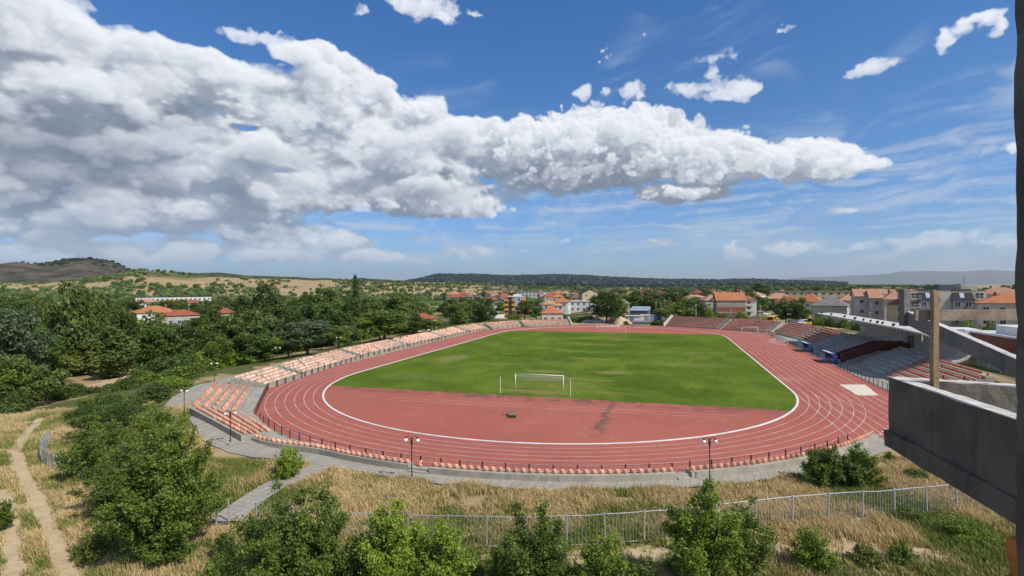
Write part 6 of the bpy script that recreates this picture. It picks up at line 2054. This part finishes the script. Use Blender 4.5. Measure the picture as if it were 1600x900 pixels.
def car(px, py, rot, paint, label, kind='car', z=0.):
    x, y = at(px, py, z)
    c = empty('parked_' + kind, (x, y, z), rot, label, kind)
    if kind == 'car': side = [(-2.1, .3), (-2.15, .75), (-1.9, .92), (-1.35, .98), (-.75, 1.42), (.85, 1.45), (1.6, .98), (2.05, .88), (2.12, .35)]; glass = [(-1.15, 1.0), (-.7, 1.36), (.8, 1.39), (1.35, 1.0)]; hw = .84
    else: side = [(-2.5, .35), (-2.55, .9), (-2.3, 1.15), (-1.75, 1.25), (-1.2, 2.05), (2.4, 2.1), (2.5, .4)]; glass = [(-1.55, 1.3), (-1.1, 1.92), (.2, 1.95), (.2, 1.3)]; hw = .95
    mb = MB()
    mb.loft([[Vector((p[0] * s, w_, p[1])) for p in side] for w_, s in ((-hw, .97), (-hw * .93, 1.), (hw * .93, 1.), (hw, .97))]); mb.build('body', CARPAINT[paint], c)
    mb = MB()
    for w_ in (-hw - .01, hw + .01):
        mb.loft([[Vector((p[0], w_ - .01, p[1])) for p in glass], [Vector((p[0], w_ + .01, p[1])) for p in glass]])
    g0, g1 = glass[0], glass[1]
    off = -.09
    mb.loft([[Vector((g0[0] + off, -hw * .85, g0[1] - .02)), Vector((g1[0] + off, -hw * .8, g1[1]))] + [Vector((g1[0] + off - .02, -hw * .8, g1[1] + .03)), Vector((g0[0] + off - .05, -hw * .85, g0[1]))], [Vector((g0[0] + off, hw * .85, g0[1] - .02)), Vector((g1[0] + off, hw * .8, g1[1])), Vector((g1[0] + off - .02, hw * .8, g1[1] + .03)), Vector((g0[0] + off - .05, hw * .85, g0[1]))]])
    mb.build('window', M_CARGL, c)
    wheels(c, (-1.35, 1.3) if kind == 'car' else (-1.6, 1.6), (-hw + .08, hw - .08), .32)
    return c


car(1197, 492, .2, 'white', 'white car parked behind the garden wall by the yellow bus')
car(1170, 489, .1, 'silver', 'silver car before the white balconied house')
car(759, 493.5, .2, 'white', 'white van behind the low white wall left of the tower', 'van')
car(775, 493, .4, 'silver', 'silver car right of the white van at the low wall')
car(1003, 507, .2, 'white', 'white car just beyond the far track', 'car')
car(1257, 508, .3, 'white', 'white van partly hidden by the yellow loader', 'van', 1.)
car(1372, 501, .6, 'white', 'white car on the lane behind the canopy', 'car')
# yellow bus, seen from its tail
x, y = at(1204, 505.5, 1.2)
bu = empty('bus', (x, y, 1.0), -.55, 'yellow bus parked above the far right seats', 'bus')
MB().bbox((-1.25, -1.2, .4), (1.25, 6.4, 3.0), .14).build('body', CARPAINT['yellow'], bu)
MB().box((-1.0, -1.235, 1.65), (1.0, -1.205, 2.65)).build('rear_window', M_CARGL, bu)
mb = MB()
for s in (-1.27, 1.25): mb.box((s, -.8, 1.65), (s + .02, 6., 2.55))
mb.build('side_window', M_CARGL, bu)
mb = MB(); mb.lathe([(.3, -.15), (.48, -.15), (.5, 0), (.48, .15), (.3, .15)], n=14); wm = mb.mesh('wheel', M_TYRE, True)
for sx in (-1.05, 1.05):
    for sy in (.6, 4.9): o = link_mesh('wheel', wm, bu, (sx, sy, .5)); o.rotation_euler = (0, PI / 2, 0)
MB().box((-1.1, -1.24, .75), (-.85, -1.205, 1.2)).build('tail_light', simple('tail_light_red', (.4, .03, .02)), bu)
MB().box((.85, -1.24, .75), (1.1, -1.205, 1.2)).build('tail_light', bpy.data.materials['tail_light_red'], bu)
# yellow backhoe loader
x, y = at(1265, 508.5, 1.2)
lo = empty('loader', (x, y, .9), .9, 'yellow loader with a black cab between bushes right of the dark trees', 'loader')
mb = MB(); mb.bbox((-1.9, -.75, .7), (1.0, .75, 1.6), .12); mb.bbox((-2.6, -.9, .35), (-1.9, .9, 1.0), .08); mb.build('body', CARPAINT['yellow'], lo)
mb = MB(); mb.bbox((-.5, -.7, 1.6), (.95, .7, 2.85), .1); mb.build('cab', M_CARGL, lo)
MB().bbox((-.6, -.8, 2.85), (1.05, .8, 3.0), .04).build('cab_roof', CARPAINT['yellow'], lo)
mb = MB(); mb.tube([(1., 0, 1.2), (1.7, 0, 3.6), (2.7, 0, 2.2), (2.9, 0, .9)], [.16, .14, .12, .1], 6); mb.bbox((2.5, -.45, .3), (3.2, .45, .95), .06); mb.build('boom', CARPAINT['yellow'], lo)
wheels(lo, (.55,), (-.85, .85), .7, .4); wheels(lo, (-1.4,), (-.8, .8), .48, .3)
# blue-cabbed lorry by the containers
x, y = at(1026, 502)
lr = empty('lorry', (x, y, 0), .1, 'lorry with a blue tarpaulin beside the right white container', 'lorry')
MB().bbox((-1.5, -1.1, .9), (1.6, 1.1, 2.7), .08).build('tarpaulin', CARPAINT['blue'], lr)
MB().bbox((1.75, -1.05, .5), (3.2, 1.05, 2.3), .15).build('cab', CARPAINT['white'], lr)
MB().box((3.21, -.9, 1.4), (3.24, .9, 2.1)).build('windscreen', M_CARGL, lr)
MB().box((-1.5, -.5, .55), (1.75, .5, .88)).build('chassis', M_DARK, lr)
wheels(lr, (-.9, 2.5), (-.95, .95), .45, .3)

# ------------------------------------------------------------------ poles, lane fence
M_POLE = simple('pole_concrete', (.46, .43, .37), (.38, .35, .30), 2., .9)


def pole(px, py, h, label, arm=0., z=0., group='utility poles of the town'):
    x, y = at(px, py, z); p = empty('utility_pole', (x, y, z), .3, label, 'pole', group)
    MB().tube([(0, 0, -.1), (0, 0, h)], [.16, .10], 6).build('post', M_POLE, p)
    mb = MB()
    if arm: mb.tube([(0, 0, h - .1), (-arm * .6, 0, h + .35), (-arm, 0, h + .3)], .045, 5); mb.bbox((-arm - .5, -.12, h + .2), (-arm, .12, h + .34), .02)
    else:
        mb.box((-.7, -.05, h - .5), (.7, .05, h - .4))
        for s in (-.6, -.2, .2, .6): mb.lathe([(.04, 0), (.06, .06), (.03, .14)], (s, 0, h - .4), 6)
    mb.build('lamp_arm' if arm else 'crossarm', M_POLE, p)
    return p


pole(1087.5, 498, 6.4, 'pale concrete pole behind the far right seats, left of the brick house', z=1.5)
pole(1188, 500, 6.4, 'pale concrete pole between the brick house and the yellow bus', z=1.)
pole(1025, 497, 8, 'thin pole behind the right white container')
pole(1039, 497, 9, 'thin pole in the trees left of the brick house')
pole(1380, 512, 7.5, 'street light with a curved arm behind the canopy', 1.3, 1.)
pole(1359, 509, 5, 'plain pole on the lane behind the canopy, left of the street light', 0, 1.)
pole(1466, 500, 8.6, 'street light with a curved arm before the modern grey block', 1.6, 1.)
# green mesh fence on the lawn behind the grandstand's near end
gf = empty('mesh_fence', (0, 0, 0), 0, 'pale green mesh fence with posts on the lawn beside the grandstand', 'fence')
P0_, P1_ = np.array(W(-23, 66.2)[:2]), np.array(W(-62, 64.6)[:2])
m_ = 13
M_MESH, n = new_mat('green_fence_mesh')
d_ = n.node('ShaderNodeBsdfDiffuse'); n.put(d_.inputs[0], (.30, .40, .30)); t_ = n.node('ShaderNodeBsdfTransparent'); mx = n.node('ShaderNodeMixShader'); mx.inputs[0].default_value = .55
n.t.links.new(t_.outputs[0], mx.inputs[1]); n.t.links.new(d_.outputs[0], mx.inputs[2]); oo = n.node('ShaderNodeOutputMaterial'); n.t.links.new(mx.outputs[0], oo.inputs[0])
pm = MB().tube([(0, 0, 0), (0, 0, 2.2)], .05, 6).mesh('post', WALL['white'])
for i in range(m_):
    q = P0_ + (P1_ - P0_) * i / (m_ - 1); zz = hg(*q)
    link_mesh('post', pm, gf, (q[0], q[1], zz - .1))
    if i < m_ - 1:
        q2 = P0_ + (P1_ - P0_) * (i + 1) / (m_ - 1); z2 = hg(*q2)
        MB().add([(q[0], q[1], zz + .05), (q2[0], q2[1], z2 + .05), (q2[0], q2[1], z2 + 2.), (q[0], q[1], zz + 2.)], [(0, 1, 2, 3)]).build('mesh_panel', M_MESH, gf)
lawn = []
for a_, b0, b1 in ((-24, 63.2, 67), (-34, 62, 66.8), (-45, 61.6, 66.4), (-60, 62, 66)): lawn.append((a_, b0, b1))
M_LAWN = simple('lawn', (.07, .12, .02), (.11, .15, .035), .8, .95, .1, .5, space='w')
V = []; F = []
for i, (a_, b0, b1) in enumerate(lawn):
    for b_ in (b0, b1):
        w_ = W(a_, b_); V.append((w_.x, w_.y, max(hg(w_.x, w_.y), -.05) + .06))
for i in range(3): F.append((2 * i, 2 * i + 1, 2 * i + 3, 2 * i + 2))
o = link_mesh('lawn', arr_mesh('lawn', V, [np.array(F)], M_LAWN)); o['kind'] = 'structure'
if o.data.polygons[0].normal.z < 0: o.data.flip_normals()
# ------------------------------------------------------------------ the unfinished building we look out from
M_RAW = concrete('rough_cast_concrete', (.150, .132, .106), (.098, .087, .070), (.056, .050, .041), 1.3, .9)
M_RAW2 = concrete('stair_concrete', (.22, .208, .185), (.165, .157, .14), (.10, .095, .086), 1.2, .7)
M_TIMB = simple('raw_timber', (.33, .235, .14), (.25, .175, .10), 2., .85, .2, .6, space='w', fine=9., c3=(.18, .12, .07))
M_BLOCK = simple('hollow_clay_block', (.52, .19, .06), (.42, .14, .045), 2., .85, .2, .6, space='w', fine=20)


def subdivided(mb_name, secs, mat, parent, rough=.008, n_=14, seed=0):
    """loft between two sections, cut up and roughened so that cast edges are not razor straight"""
    g = np.random.default_rng(seed); out = []
    A_, B_ = secs
    for i in range(n_ + 1):
        t_ = i / n_
        out.append([a_.lerp(b_, t_) + Vector(g.normal(0, rough, 3)) for a_, b_ in zip(A_, B_)])
    mb = MB(); mb.loft(out)
    return mb.build(mb_name, mat, parent)


def ring(q, k=3):
    """insert points along the edges of a polygon section"""
    o = []
    for i in range(len(q)):
        for j in range(k): o.append(q[i].lerp(q[(i + 1) % len(q)], j / k))
    return o


bd = empty('unfinished_building', (8.6, 7.5, 0), 0, 'unfinished raw concrete building with an empty balcony and a column at the right edge', 'building')
org = Vector((8.6, 7.5, 0))
V3 = lambda x, y, z: Vector((x, y, z)) - org
ztop, zled, zbot = 13.84, 12.86, 12.56
Cn, Nr, Fr = (7.1, 10.0), (6.3, 6.0), (9.6, 8.72)         # far corner, near end, far right end of the balcony
n1 = Vector((Cn[1] - Nr[1], -(Cn[0] - Nr[0]), 0)).normalized() * .24
n2 = Vector((-(Fr[1] - Cn[1]), Fr[0] - Cn[0], 0)).normalized() * -.22
sec = lambda p, nn: ring([V3(p[0], p[1], zled), V3(p[0], p[1], ztop), V3(p[0], p[1], ztop) + nn, V3(p[0], p[1], zled) + nn])
subdivided('parapet', (sec(Cn, n1), sec(Nr, n1)), M_RAW, bd, .006, 20, 1)
p0 = (Cn[0] + n1.x * 1.02, Cn[1] + n1.y)
M_TANC = concrete('tan_concrete', (.34, .285, .21), (.25, .21, .155), (.15, .13, .10), 1.1, .8)
subdivided('parapet', (sec(p0, n2), sec(Fr, n2)), M_TANC, bd, .006, 12, 2)
M_CAP = concrete('pale_sunlit_cement', (.66, .63, .57), (.54, .51, .46), (.34, .32, .285), 1.6, .8)  # pale cement layer whose colour also carries the brightness of the sunlit tops
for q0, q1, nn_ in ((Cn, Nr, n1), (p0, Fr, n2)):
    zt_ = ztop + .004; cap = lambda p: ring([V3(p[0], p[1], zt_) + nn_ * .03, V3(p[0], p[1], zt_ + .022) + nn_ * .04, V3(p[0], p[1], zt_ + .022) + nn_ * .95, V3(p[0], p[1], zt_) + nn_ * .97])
    subdivided('sunlit_top_layer', (cap(q0), cap(q1)), M_CAP, bd, .005, 18, 12)
# floor slab with a rough cast edge that sticks out a little
mb = MB(); pts = [Vector((Cn[0] - .05, Cn[1] + .05, 0)), Vector((Nr[0] - .06, Nr[1], 0)), Vector((10.2, 5.2, 0)), Vector((10.2, 8.6, 0))]
sl_ = ring(pts, 16); g_ = np.random.default_rng(5)
lo_ = [V3(p.x, p.y, zbot) + Vector((g_.normal(0, .012), g_.normal(0, .012), g_.normal(0, .012))) for p in sl_]
hi_ = [V3(p.x, p.y, zled - .004) + Vector((g_.normal(0, .016), g_.normal(0, .016), g_.normal(0, .004))) for p in sl_]
mb.loft([lo_[::-1], hi_[::-1]]); mb.build('floor_slab', M_RAW, bd)
# column
cc = ring([V3(4.62, 4.86, -.3), V3(4.62, 4.50, -.3), V3(5.05, 4.50, -.3), V3(5.05, 4.86, -.3)], 4)
up = Vector((0, 0, 21))
g_ = np.random.default_rng(9); mb = MB(); secs = []
for i in range(120):
    secs.append([p + up * (i / 119) + Vector((g_.normal(0, .006), g_.normal(0, .006), 0)) for p in cc])
mb.loft(secs); mb.build('column', M_RAW, bd)
# wall of hollow blocks under the balcony
mb = MB(); g_ = np.random.default_rng(4)
for i in range(54):
    z0 = -.2 + i * .235
    x0 = 6.09 + (.0 if i % 2 else .05) + g_.normal(0, .012)
    for k in range(3): mb.bbox((x0 + .40 * k - org.x, 6.38 - org.y, z0), (x0 + .39 + .40 * k - org.x, 6.55 - org.y, z0 + .225), .008)
mb.build('block_wall', M_BLOCK, bd)
# sloping stair balustrade further along the facade, with an upright at its end
A_ = (10.43, 14.0); B_ = (9.35, 9.6)
za1, za0, zb1, zb0 = 14.87, 14.53, 14.12, 13.80
nb = Vector((B_[1] - A_[1], A_[0] - B_[0], 0)).normalized() * -.16
s0 = ring([V3(*A_, za0), V3(*A_, za1), V3(*A_, za1) + nb, V3(*A_, za0) + nb]); s1 = ring([V3(*B_, zb0), V3(*B_, zb1), V3(*B_, zb1) + nb, V3(*B_, zb0) + nb])
subdivided('stair_balustrade', (s0, s1), M_RAW2, bd, .005, 16, 6)
sunlit_strip_sec = lambda p, z: ring([V3(p[0], p[1], z + .004) + nb * .03, V3(p[0], p[1], z + .02) + nb * .04, V3(p[0], p[1], z + .02) + nb * .95, V3(p[0], p[1], z + .004) + nb * .97])
subdivided('sunlit_top_layer', (sunlit_strip_sec(A_, za1), sunlit_strip_sec(B_, zb1)), M_CAP, bd, .004, 18, 13)  # added pale strip: the sunlit top edge is put into its colour
mb = MB(); mb.bbox((A_[0] - .08 - org.x, A_[1] + .01 - org.y, 14.5), (A_[0] + .09 - org.x, A_[1] + .2 - org.y, 15.48), .015); mb.build('stair_post', M_RAW2, bd)
MB().bbox((12.2 - org.x, 4.6 - org.y, -.2), (12.5 - org.x, 11.6 - org.y, 14.15), .02).build('rear_wall', M_RAW, bd)
# timber guard rail standing on the balcony
tr = empty('timber_guard_rail', (7.42, 9.32, 12.9), 0, 'makeshift rail of a rough timber post and a board on the balcony', 'guard rail')
mb = MB(); g_ = np.random.default_rng(8); secs = []
for i in range(20):
    z = 2.60 * i / 19; w_ = .046 + .002 * math.sin(i * 1.3); dx_ = .005 * math.sin(i * .5)
    secs.append([Vector((-w_ + dx_ + g_.normal(0, .003), -w_, z)), Vector((w_ + dx_ + g_.normal(0, .003), -w_, z)), Vector((w_ + dx_, w_, z)), Vector((-w_ + dx_, w_, z))])
mb.loft(secs); mb.build('post', M_TIMB, tr)
mb = MB(); secs = []
for i in range(24):
    x_ = -.26 + 2.5 * i / 23; s_ = .004 * math.sin(i * .9); y_ = .10 - .05 * x_
    secs.append([Vector((x_, y_ - .025, 2.06 + s_)), Vector((x_, y_ + .025, 2.06 + s_)), Vector((x_, y_ + .025, 2.25 + s_ * .7 + .004 * x_)), Vector((x_, y_ - .025, 2.25 + s_ * .7 + .004 * x_))])
mb.loft(secs); mb.build('board', simple('weathered_board', (.36, .29, .21), (.27, .215, .155), 1.6, .85, .2, .6, space='w', fine=12., c3=(.20, .15, .10)), tr)

# ------------------------------------------------------------------ perimeter fence of pale steel bars
M_STEEL = simple('galvanised_steel', (.50, .52, .55), (.40, .42, .45), 3., .45, .5, metal=.35)


def bar_fence(label, pts, h=1.95, seed=0):
    c = (pts[0][0], pts[0][1], 0); r = empty('bar_fence', c, 0, label, 'fence', 'steel bar fences round the stadium grounds')
    g = np.random.default_rng(seed)
    pm = MB().bbox((-.045, -.045, -.1), (.045, .045, h + .06), .008).mesh('post', M_STEEL)
    for i, (x, y) in enumerate(pts):
        z = hg(x, y); o = link_mesh('post', pm, r, (x - c[0], y - c[1], z)); o.rotation_euler = (g.normal(0, .015), g.normal(0, .015), math.atan2(pts[min(i + 1, len(pts) - 1)][1] - pts[max(i - 1, 0)][1], pts[min(i + 1, len(pts) - 1)][0] - pts[max(i - 1, 0)][0]))
        if i == len(pts) - 1: break
        x2, y2 = pts[i + 1]; z2 = hg(x2, y2)
        A_, B_ = Vector((x - c[0], y - c[1], z)), Vector((x2 - c[0], y2 - c[1], z2))
        mb = MB(); u = (B_ - A_).normalized(); A_, B_ = A_ + u * .06, B_ - u * .06
        sag = g.normal(0, .02)
        mb.tube([A_ + Vector((0, 0, h - .02)), A_.lerp(B_, .5) + Vector((0, 0, h - .03 + sag)), B_ + Vector((0, 0, h - .02))], .024, 5)
        mb.tube([A_ + Vector((0, 0, .16)), B_ + Vector((0, 0, .16))], .02, 5)
        m = int((B_ - A_).length / .21)
        for k in range(1, m):
            if g.random() < .03: continue
            q = A_.lerp(B_, k / m); e = Vector((g.normal(0, .008), g.normal(0, .008), 0))
            mb.tube([q + Vector((0, 0, .16)), q + e + Vector((0, 0, h - .04))], .0115, 4)
        mb.build('bar_panel', M_STEEL, r)
    return r


bar_fence('long pale steel bar fence across the foreground in front of the dry grass', [at(x, y, -.15) for x, y in ((400, 830), (455, 838), (515, 845), (577, 849), (638, 852), (700, 854), (760.5, 855), (823, 856), (886, 855), (946, 853), (1006.5, 849), (1065, 845), (1123, 839), (1181, 833), (1238.5, 827), (1294, 821), (1348, 815), (1398, 809), (1448.5, 803), (1495, 798), (1540, 795), (1590, 792))], 1.95, 1)
bar_fence('short grey bar fence and gate leaf at the lower end of the footpath', [at(x, y, -.15) for x, y in ((318, 822), (338, 820), (357, 818))], 1.7, 2)
bar_fence('curved pale steel bar fence in the bushes beside the dirt track', [at(x, y, -.15) for x, y in ((77, 700), (63, 718), (66, 730), (75, 738), (84, 743), (97, 746), (112, 752), (130, 758), (152, 762), (172, 762), (188, 760))], 1.5, 3)

# ------------------------------------------------------------------ foreground bushes and saplings, each grown for its place


def grown(kind, leafkey, px, pyb, pyt, wpx, count, leaf, seed, label, cat='bush', name=None, z=None, bark=None, stems=None, r0=None, **kw):
    x, y = at(px, pyb, -.15 if z is None else z)
    zg = hg(x, y) if z is None else z; d = y
    h = (pyb - pyt) * d / FOC; w = wpx * d / FOC
    shape = {'round': 'tree', 'bush': 'bush', 'sapling': 'sapling'}[kind]
    stems = stems or {'tree': 64, 'bush': 34, 'sapling': 17}[shape]
    twigs = {'tree': 34, 'bush': 20, 'sapling': 30}[shape]
    per = max(3, count * {'tree': .72, 'bush': .62, 'sapling': .50}[shape] / (stems * twigs))
    V, F, T, paths = twig_cloud(h, w, seed, stems, twigs, per, leaf, shape)
    r = empty(name or ('bush' if cat == 'bush' else 'broadleaf_tree' if cat == 'tree' else 'sapling'), (x, y, zg - .05), 0, label, cat)
    link_mesh('crown', arr_mesh('crown', V, [F], LEAF[leafkey], False, T), r)
    mb = MB(); r_ = r0 or .012 + .006 * h
    for p in paths[::1 if shape != 'tree' else 2]: mb.tube([Vector(q) for q in p], [r_ * 1.2, r_, r_ * .6, r_ * .25], 5)
    if shape == 'tree': mb.tube([(0, 0, -.3), (0, 0, h * .12), (.1, .05, h * .4)], [r_ * 3.5, r_ * 3, r_ * 1.2], 8)
    link_mesh('trunk', mb.mesh('trunk', bark or M_BARK, True), r)
    return r


grown('round', 'mid', 262, 868, 652, 205, 65100, 0.075, 101, 'biggest foreground tree, a dense leafy crown left of the footpath', 'tree', fill=.45, limbs=14)
grown('bush', 'dark', 205, 800, 668, 170, 40300, 0.072, 102, 'dark dense bush behind the biggest foreground tree', fill=.4)
grown('bush', 'mid', 156, 752, 648, 128, 34100, 0.072, 103, 'wide bush behind the curved fence by the dirt track', fill=.4)
grown('bush', 'mid', 245, 712, 628, 110, 21700, 0.078, 104, 'bush between the big foreground tree and the paved corner', fill=.4)
grown('bush', 'dark', 172, 690, 630, 120, 21700, 0.078, 105, 'low dark bush above the wide one by the dirt track', fill=.4)
grown('bush', 'mid', 185, 815, 765, 90, 13950, 0.066, 106, 'low spreading bush at the foot of the biggest foreground tree', fill=.4)
grown('bush', 'mid', 255, 880, 812, 110, 13950, 0.066, 136, 'leafy undergrowth in front of the biggest foreground tree', fill=.4)
grown('bush', 'olive', 150, 866, 820, 70, 6975, 0.060, 107, 'small olive bush between the dirt track and the biggest tree', fill=.4)
grown('bush', 'mid', 430, 930, 762, 210, 40300, 0.069, 108, 'wide feathery bush below the footpath, left of the saplings', fill=.25)
grown('sapling', 'mid', 500, 928, 742, 150, 23250, 0.069, 109, 'feathery sapling rising from the right of the wide bush', 'sapling')
grown('sapling', 'bright', 612, 932, 757, 165, 29450, 0.072, 110, 'bright leafy sapling in front of the bar fence, left of centre', 'sapling')
grown('bush', 'bright', 690, 930, 795, 140, 20150, 0.069, 111, 'bright bush right of the left-centre sapling', fill=.25)
grown('sapling', 'mid', 836, 930, 765, 150, 20150, 0.066, 112, 'slender sapling before the fence at the middle', 'sapling')
grown('bush', 'mid', 790, 925, 822, 80, 10075, 0.060, 113, 'thin bush at the left foot of the middle sapling', fill=.2)
grown('bush', 'bright', 945, 930, 812, 115, 13950, 0.063, 114, 'low bright bush right of the middle sapling', fill=.25)
grown('sapling', 'bright', 1096, 925, 728, 150, 29450, 0.078, 115, 'tallest sapling, crossing the right street lamp', 'sapling')
grown('sapling', 'mid', 1168, 920, 765, 125, 15500, 0.066, 116, 'thinner sapling right of the tallest one', 'sapling')
grown('bush', 'bright', 1270, 895, 812, 80, 10075, 0.060, 117, 'small bush on the sandy ground behind the right part of the fence', fill=.25)
grown('bush', 'olive', 1352, 885, 845, 52, 5580, 0.054, 118, 'low grey-green bush on the sandy ground', fill=.25)
grown('bush', 'mid', 1410, 880, 846, 50, 4960, 0.054, 119, 'low bush right of the grey-green one', fill=.25)
grown('bush', 'mid', 1288, 758, 688, 72, 20150, 0.075, 120, 'left half of the round bush pair by the seat wall', fill=.4)
grown('bush', 'mid', 1340, 760, 690, 76, 18600, 0.075, 121, 'right half of the round bush pair by the seat wall', fill=.35)
grown('bush', 'bright', 450, 748, 690, 56, 10850, 0.066, 122, 'bright green bush at the top of the footpath', fill=.3)
grown('bush', 'olive', 1432, 748, 730, 46, 4650, 0.054, 123, 'low olive bush in dry grass below the balcony', fill=.3)
grown('bush', 'mid', 1060, 900, 868, 60, 4650, 0.054, 124, 'low weed bush left of the tallest sapling', fill=.2)
grown('bush', 'olive', 1010, 930, 868, 70, 6975, 0.054, 125, 'ragged olive bush between the low bright bush and the tallest sapling', fill=.2)
grown('bush', 'olive', 560, 920, 850, 60, 6200, 0.060, 126, 'dull olive bush between the feathery sapling and the bright one', fill=.2)
grown('bush', 'bright', 1510, 842, 800, 90, 9300, 0.051, 127, 'spreading bright weeds by the fence under the balcony', fill=.3)
grown('bush', 'olive', 1420, 815, 790, 60, 5425, 0.051, 128, 'olive weeds climbing the fence below the balcony', fill=.3)
grown('bush', 'olive', 1390, 722, 706, 20, 1395, 0.048, 129, 'tiny weed tuft by the right end of the seat wall', fill=.3)
grown('bush', 'mid', 4, 828, 770, 34, 6200, 0.060, 130, 'small bush at the left picture edge beside the dirt track', fill=.3)
grown('bush', 'dark', 350, 880, 826, 40, 6200, 0.060, 131, 'small dark bush under the short gate fence', fill=.3)
x, y = at(833, 905, -.2)
tag(MB().tube([(0, 0, -.2), (.02, 0, .95)], .022, 6).build('marker_stake', simple('yellow_stake_paint', (.62, .48, .05)), None, (x, y, -.1)), 'thin yellow stake at the bottom edge under the middle sapling', 'stake')

# ------------------------------------------------------------------ tall dry grass
def grass(name, count, px0, px1, py0, py1, label, seed, hm=.62, keep=None):
    g = np.random.default_rng(seed)
    # even density on the ground within the picture trapezium
    d0, d1 = at(800, py1, -.15)[1], at(800, py0, -.15)[1]
    D = np.sqrt(d0 ** 2 + (d1 ** 2 - d0 ** 2) * g.random(count)); PX = g.uniform(px0, px1, count)
    X = (PX - 800) / FOC * D; Y = D
    a, b = (X - CX) * ST + (Y - CY) * CT, (X - CX) * CT - (Y - CY) * ST
    s = sdist(a, b); phi = np.degrees(np.arctan2(b, -(a + LH)))
    ok = s > 11.75 + 3.7 * sstep(-12, -30, phi) + .9 * (fbm(X, Y, .8, 2) - .5)
    ok &= ~((b < -40) & (a > -80) & (s < 20))
    ok &= seg_dist(X, Y, [at(*q) for q in fp]) > 1.15
    rut_ = np.min([seg_dist(X, Y, l) for l in RUTS], 0)
    ok &= rut_ > .30 + .62 * fbm(X, Y, 1.1, 3) * (.4 + .9 * g.random(count))
    sn = np.zeros(count)
    for (qx, qy) in NEARSAND:
        x0, y0 = at(qx, qy, -.2); sn = np.maximum(sn, 1 - sstep(.5, 1.9, np.hypot((X - x0) * .5, Y - y0)))
    ok &= g.random(count) > sn * .9
    ok &= fbm(X, Y, .55, 3) + .25 * g.random(count) > .46
    X, Y, a, b = X[ok], Y[ok], a[ok], b[ok]; m = len(X)
    Z = hgt(X, Y)
    gr = sstep(.42, .68, fbm(X + 40, Y, .16, 5) + .16 * (g.random(m) - .5) + .10 * sstep(34, 31, Y))
    gr = np.maximum(gr, .8 * sstep(3.0, .6, np.min([seg_dist(X, Y, l) for l in RUTS], 0)) * (fbm(X, Y, .5, 2) > .5))
    nb_ = 5
    X, Y, Z, gr = [np.repeat(v, nb_) for v in (X, Y, Z, gr)]
    k = len(X)
    H = hm * (.45 + .9 * np.repeat(fbm(X[::nb_], Y[::nb_], .35, 3), nb_)) * g.uniform(.6, 1.25, k) * (1 - .25 * gr)
    an = g.random(k) * 2 * PI; lean = g.normal(.22, .16, k)
    wx_ = .8 + .5 * np.sin(X * .35)                       # the wind has combed it towards one side
    dx_, dy_ = np.cos(an) * lean - .16 * wx_, np.sin(an) * lean - .03
    ox, oy = g.normal(0, .10, k), g.normal(0, .10, k)
    wd = g.uniform(.010, .022, k) * 1.5; ca, sa = np.cos(an + 1.57), np.sin(an + 1.57)
    B = np.stack([X + ox, Y + oy, Z - .03], -1)
    M_ = B + np.stack([dx_ * H * .4, dy_ * H * .4, H * .55], -1)
    Tp = B + np.stack([dx_ * H * 1.1, dy_ * H * 1.1, H * (1 - .25 * lean)], -1)
    sd_ = np.stack([ca * wd, sa * wd, 0 * wd], -1)
    V = np.stack([B - sd_, B + sd_, M_ + sd_ * .8, M_ - sd_ * .8, Tp], 1).reshape(-1, 3)
    i5 = np.arange(k)[:, None] * 5
    Q = i5 + np.array([[0, 1, 2, 3]]); R = i5 + np.array([[3, 2, 4]])
    tint = np.clip(gr * .85 + g.normal(.0, .14, k) + .42 * (np.repeat(fbm(X[::nb_], Y[::nb_], .9, 3), nb_) - .38), 0, 1)
    o = link_mesh(name, arr_mesh(name, V, [Q, R], M_DRY, False, np.concatenate([tint, tint])))
    return tag(o, label, 'grass', None, 'stuff')


M_DRY, n = new_mat('dry_grass_blades')
t = n.node('ShaderNodeAttribute', attribute_name='tint').outputs['Fac']
surf(n, n.ramp(t, [(0, (.66, .51, .27)), (.22, (.52, .395, .19)), (.5, (.37, .335, .115)), (1, (.16, .215, .045))]), .8, .2, None, 0., .25)
grass('dry_grass', 120000, -120, 1720, 722, 955, 'tall straw-coloured dry grass across the foreground', 21)
grass('dry_grass', 26000, -60, 330, 630, 724, 'dry and greenish grass on the slope left of the bushes', 22, .5)
# ------------------------------------------------------------------ summer haze
hz = MB(); hz.box((-46000, -13000, -75), (46000, 46000, 1250))
M_HAZE, n = new_mat('haze')
vol = n.node('ShaderNodeVolumePrincipled')
vol.inputs['Color'].default_value = (.88, .94, 1., 1); vol.inputs['Density'].default_value = 3.0e-5; vol.inputs['Anisotropy'].default_value = .2
oo = n.node('ShaderNodeOutputMaterial'); n.t.links.new(vol.outputs[0], oo.inputs['Volume'])
tag(hz.build('haze', M_HAZE), 'thin blue summer haze over the plain', 'haze', None, 'stuff')
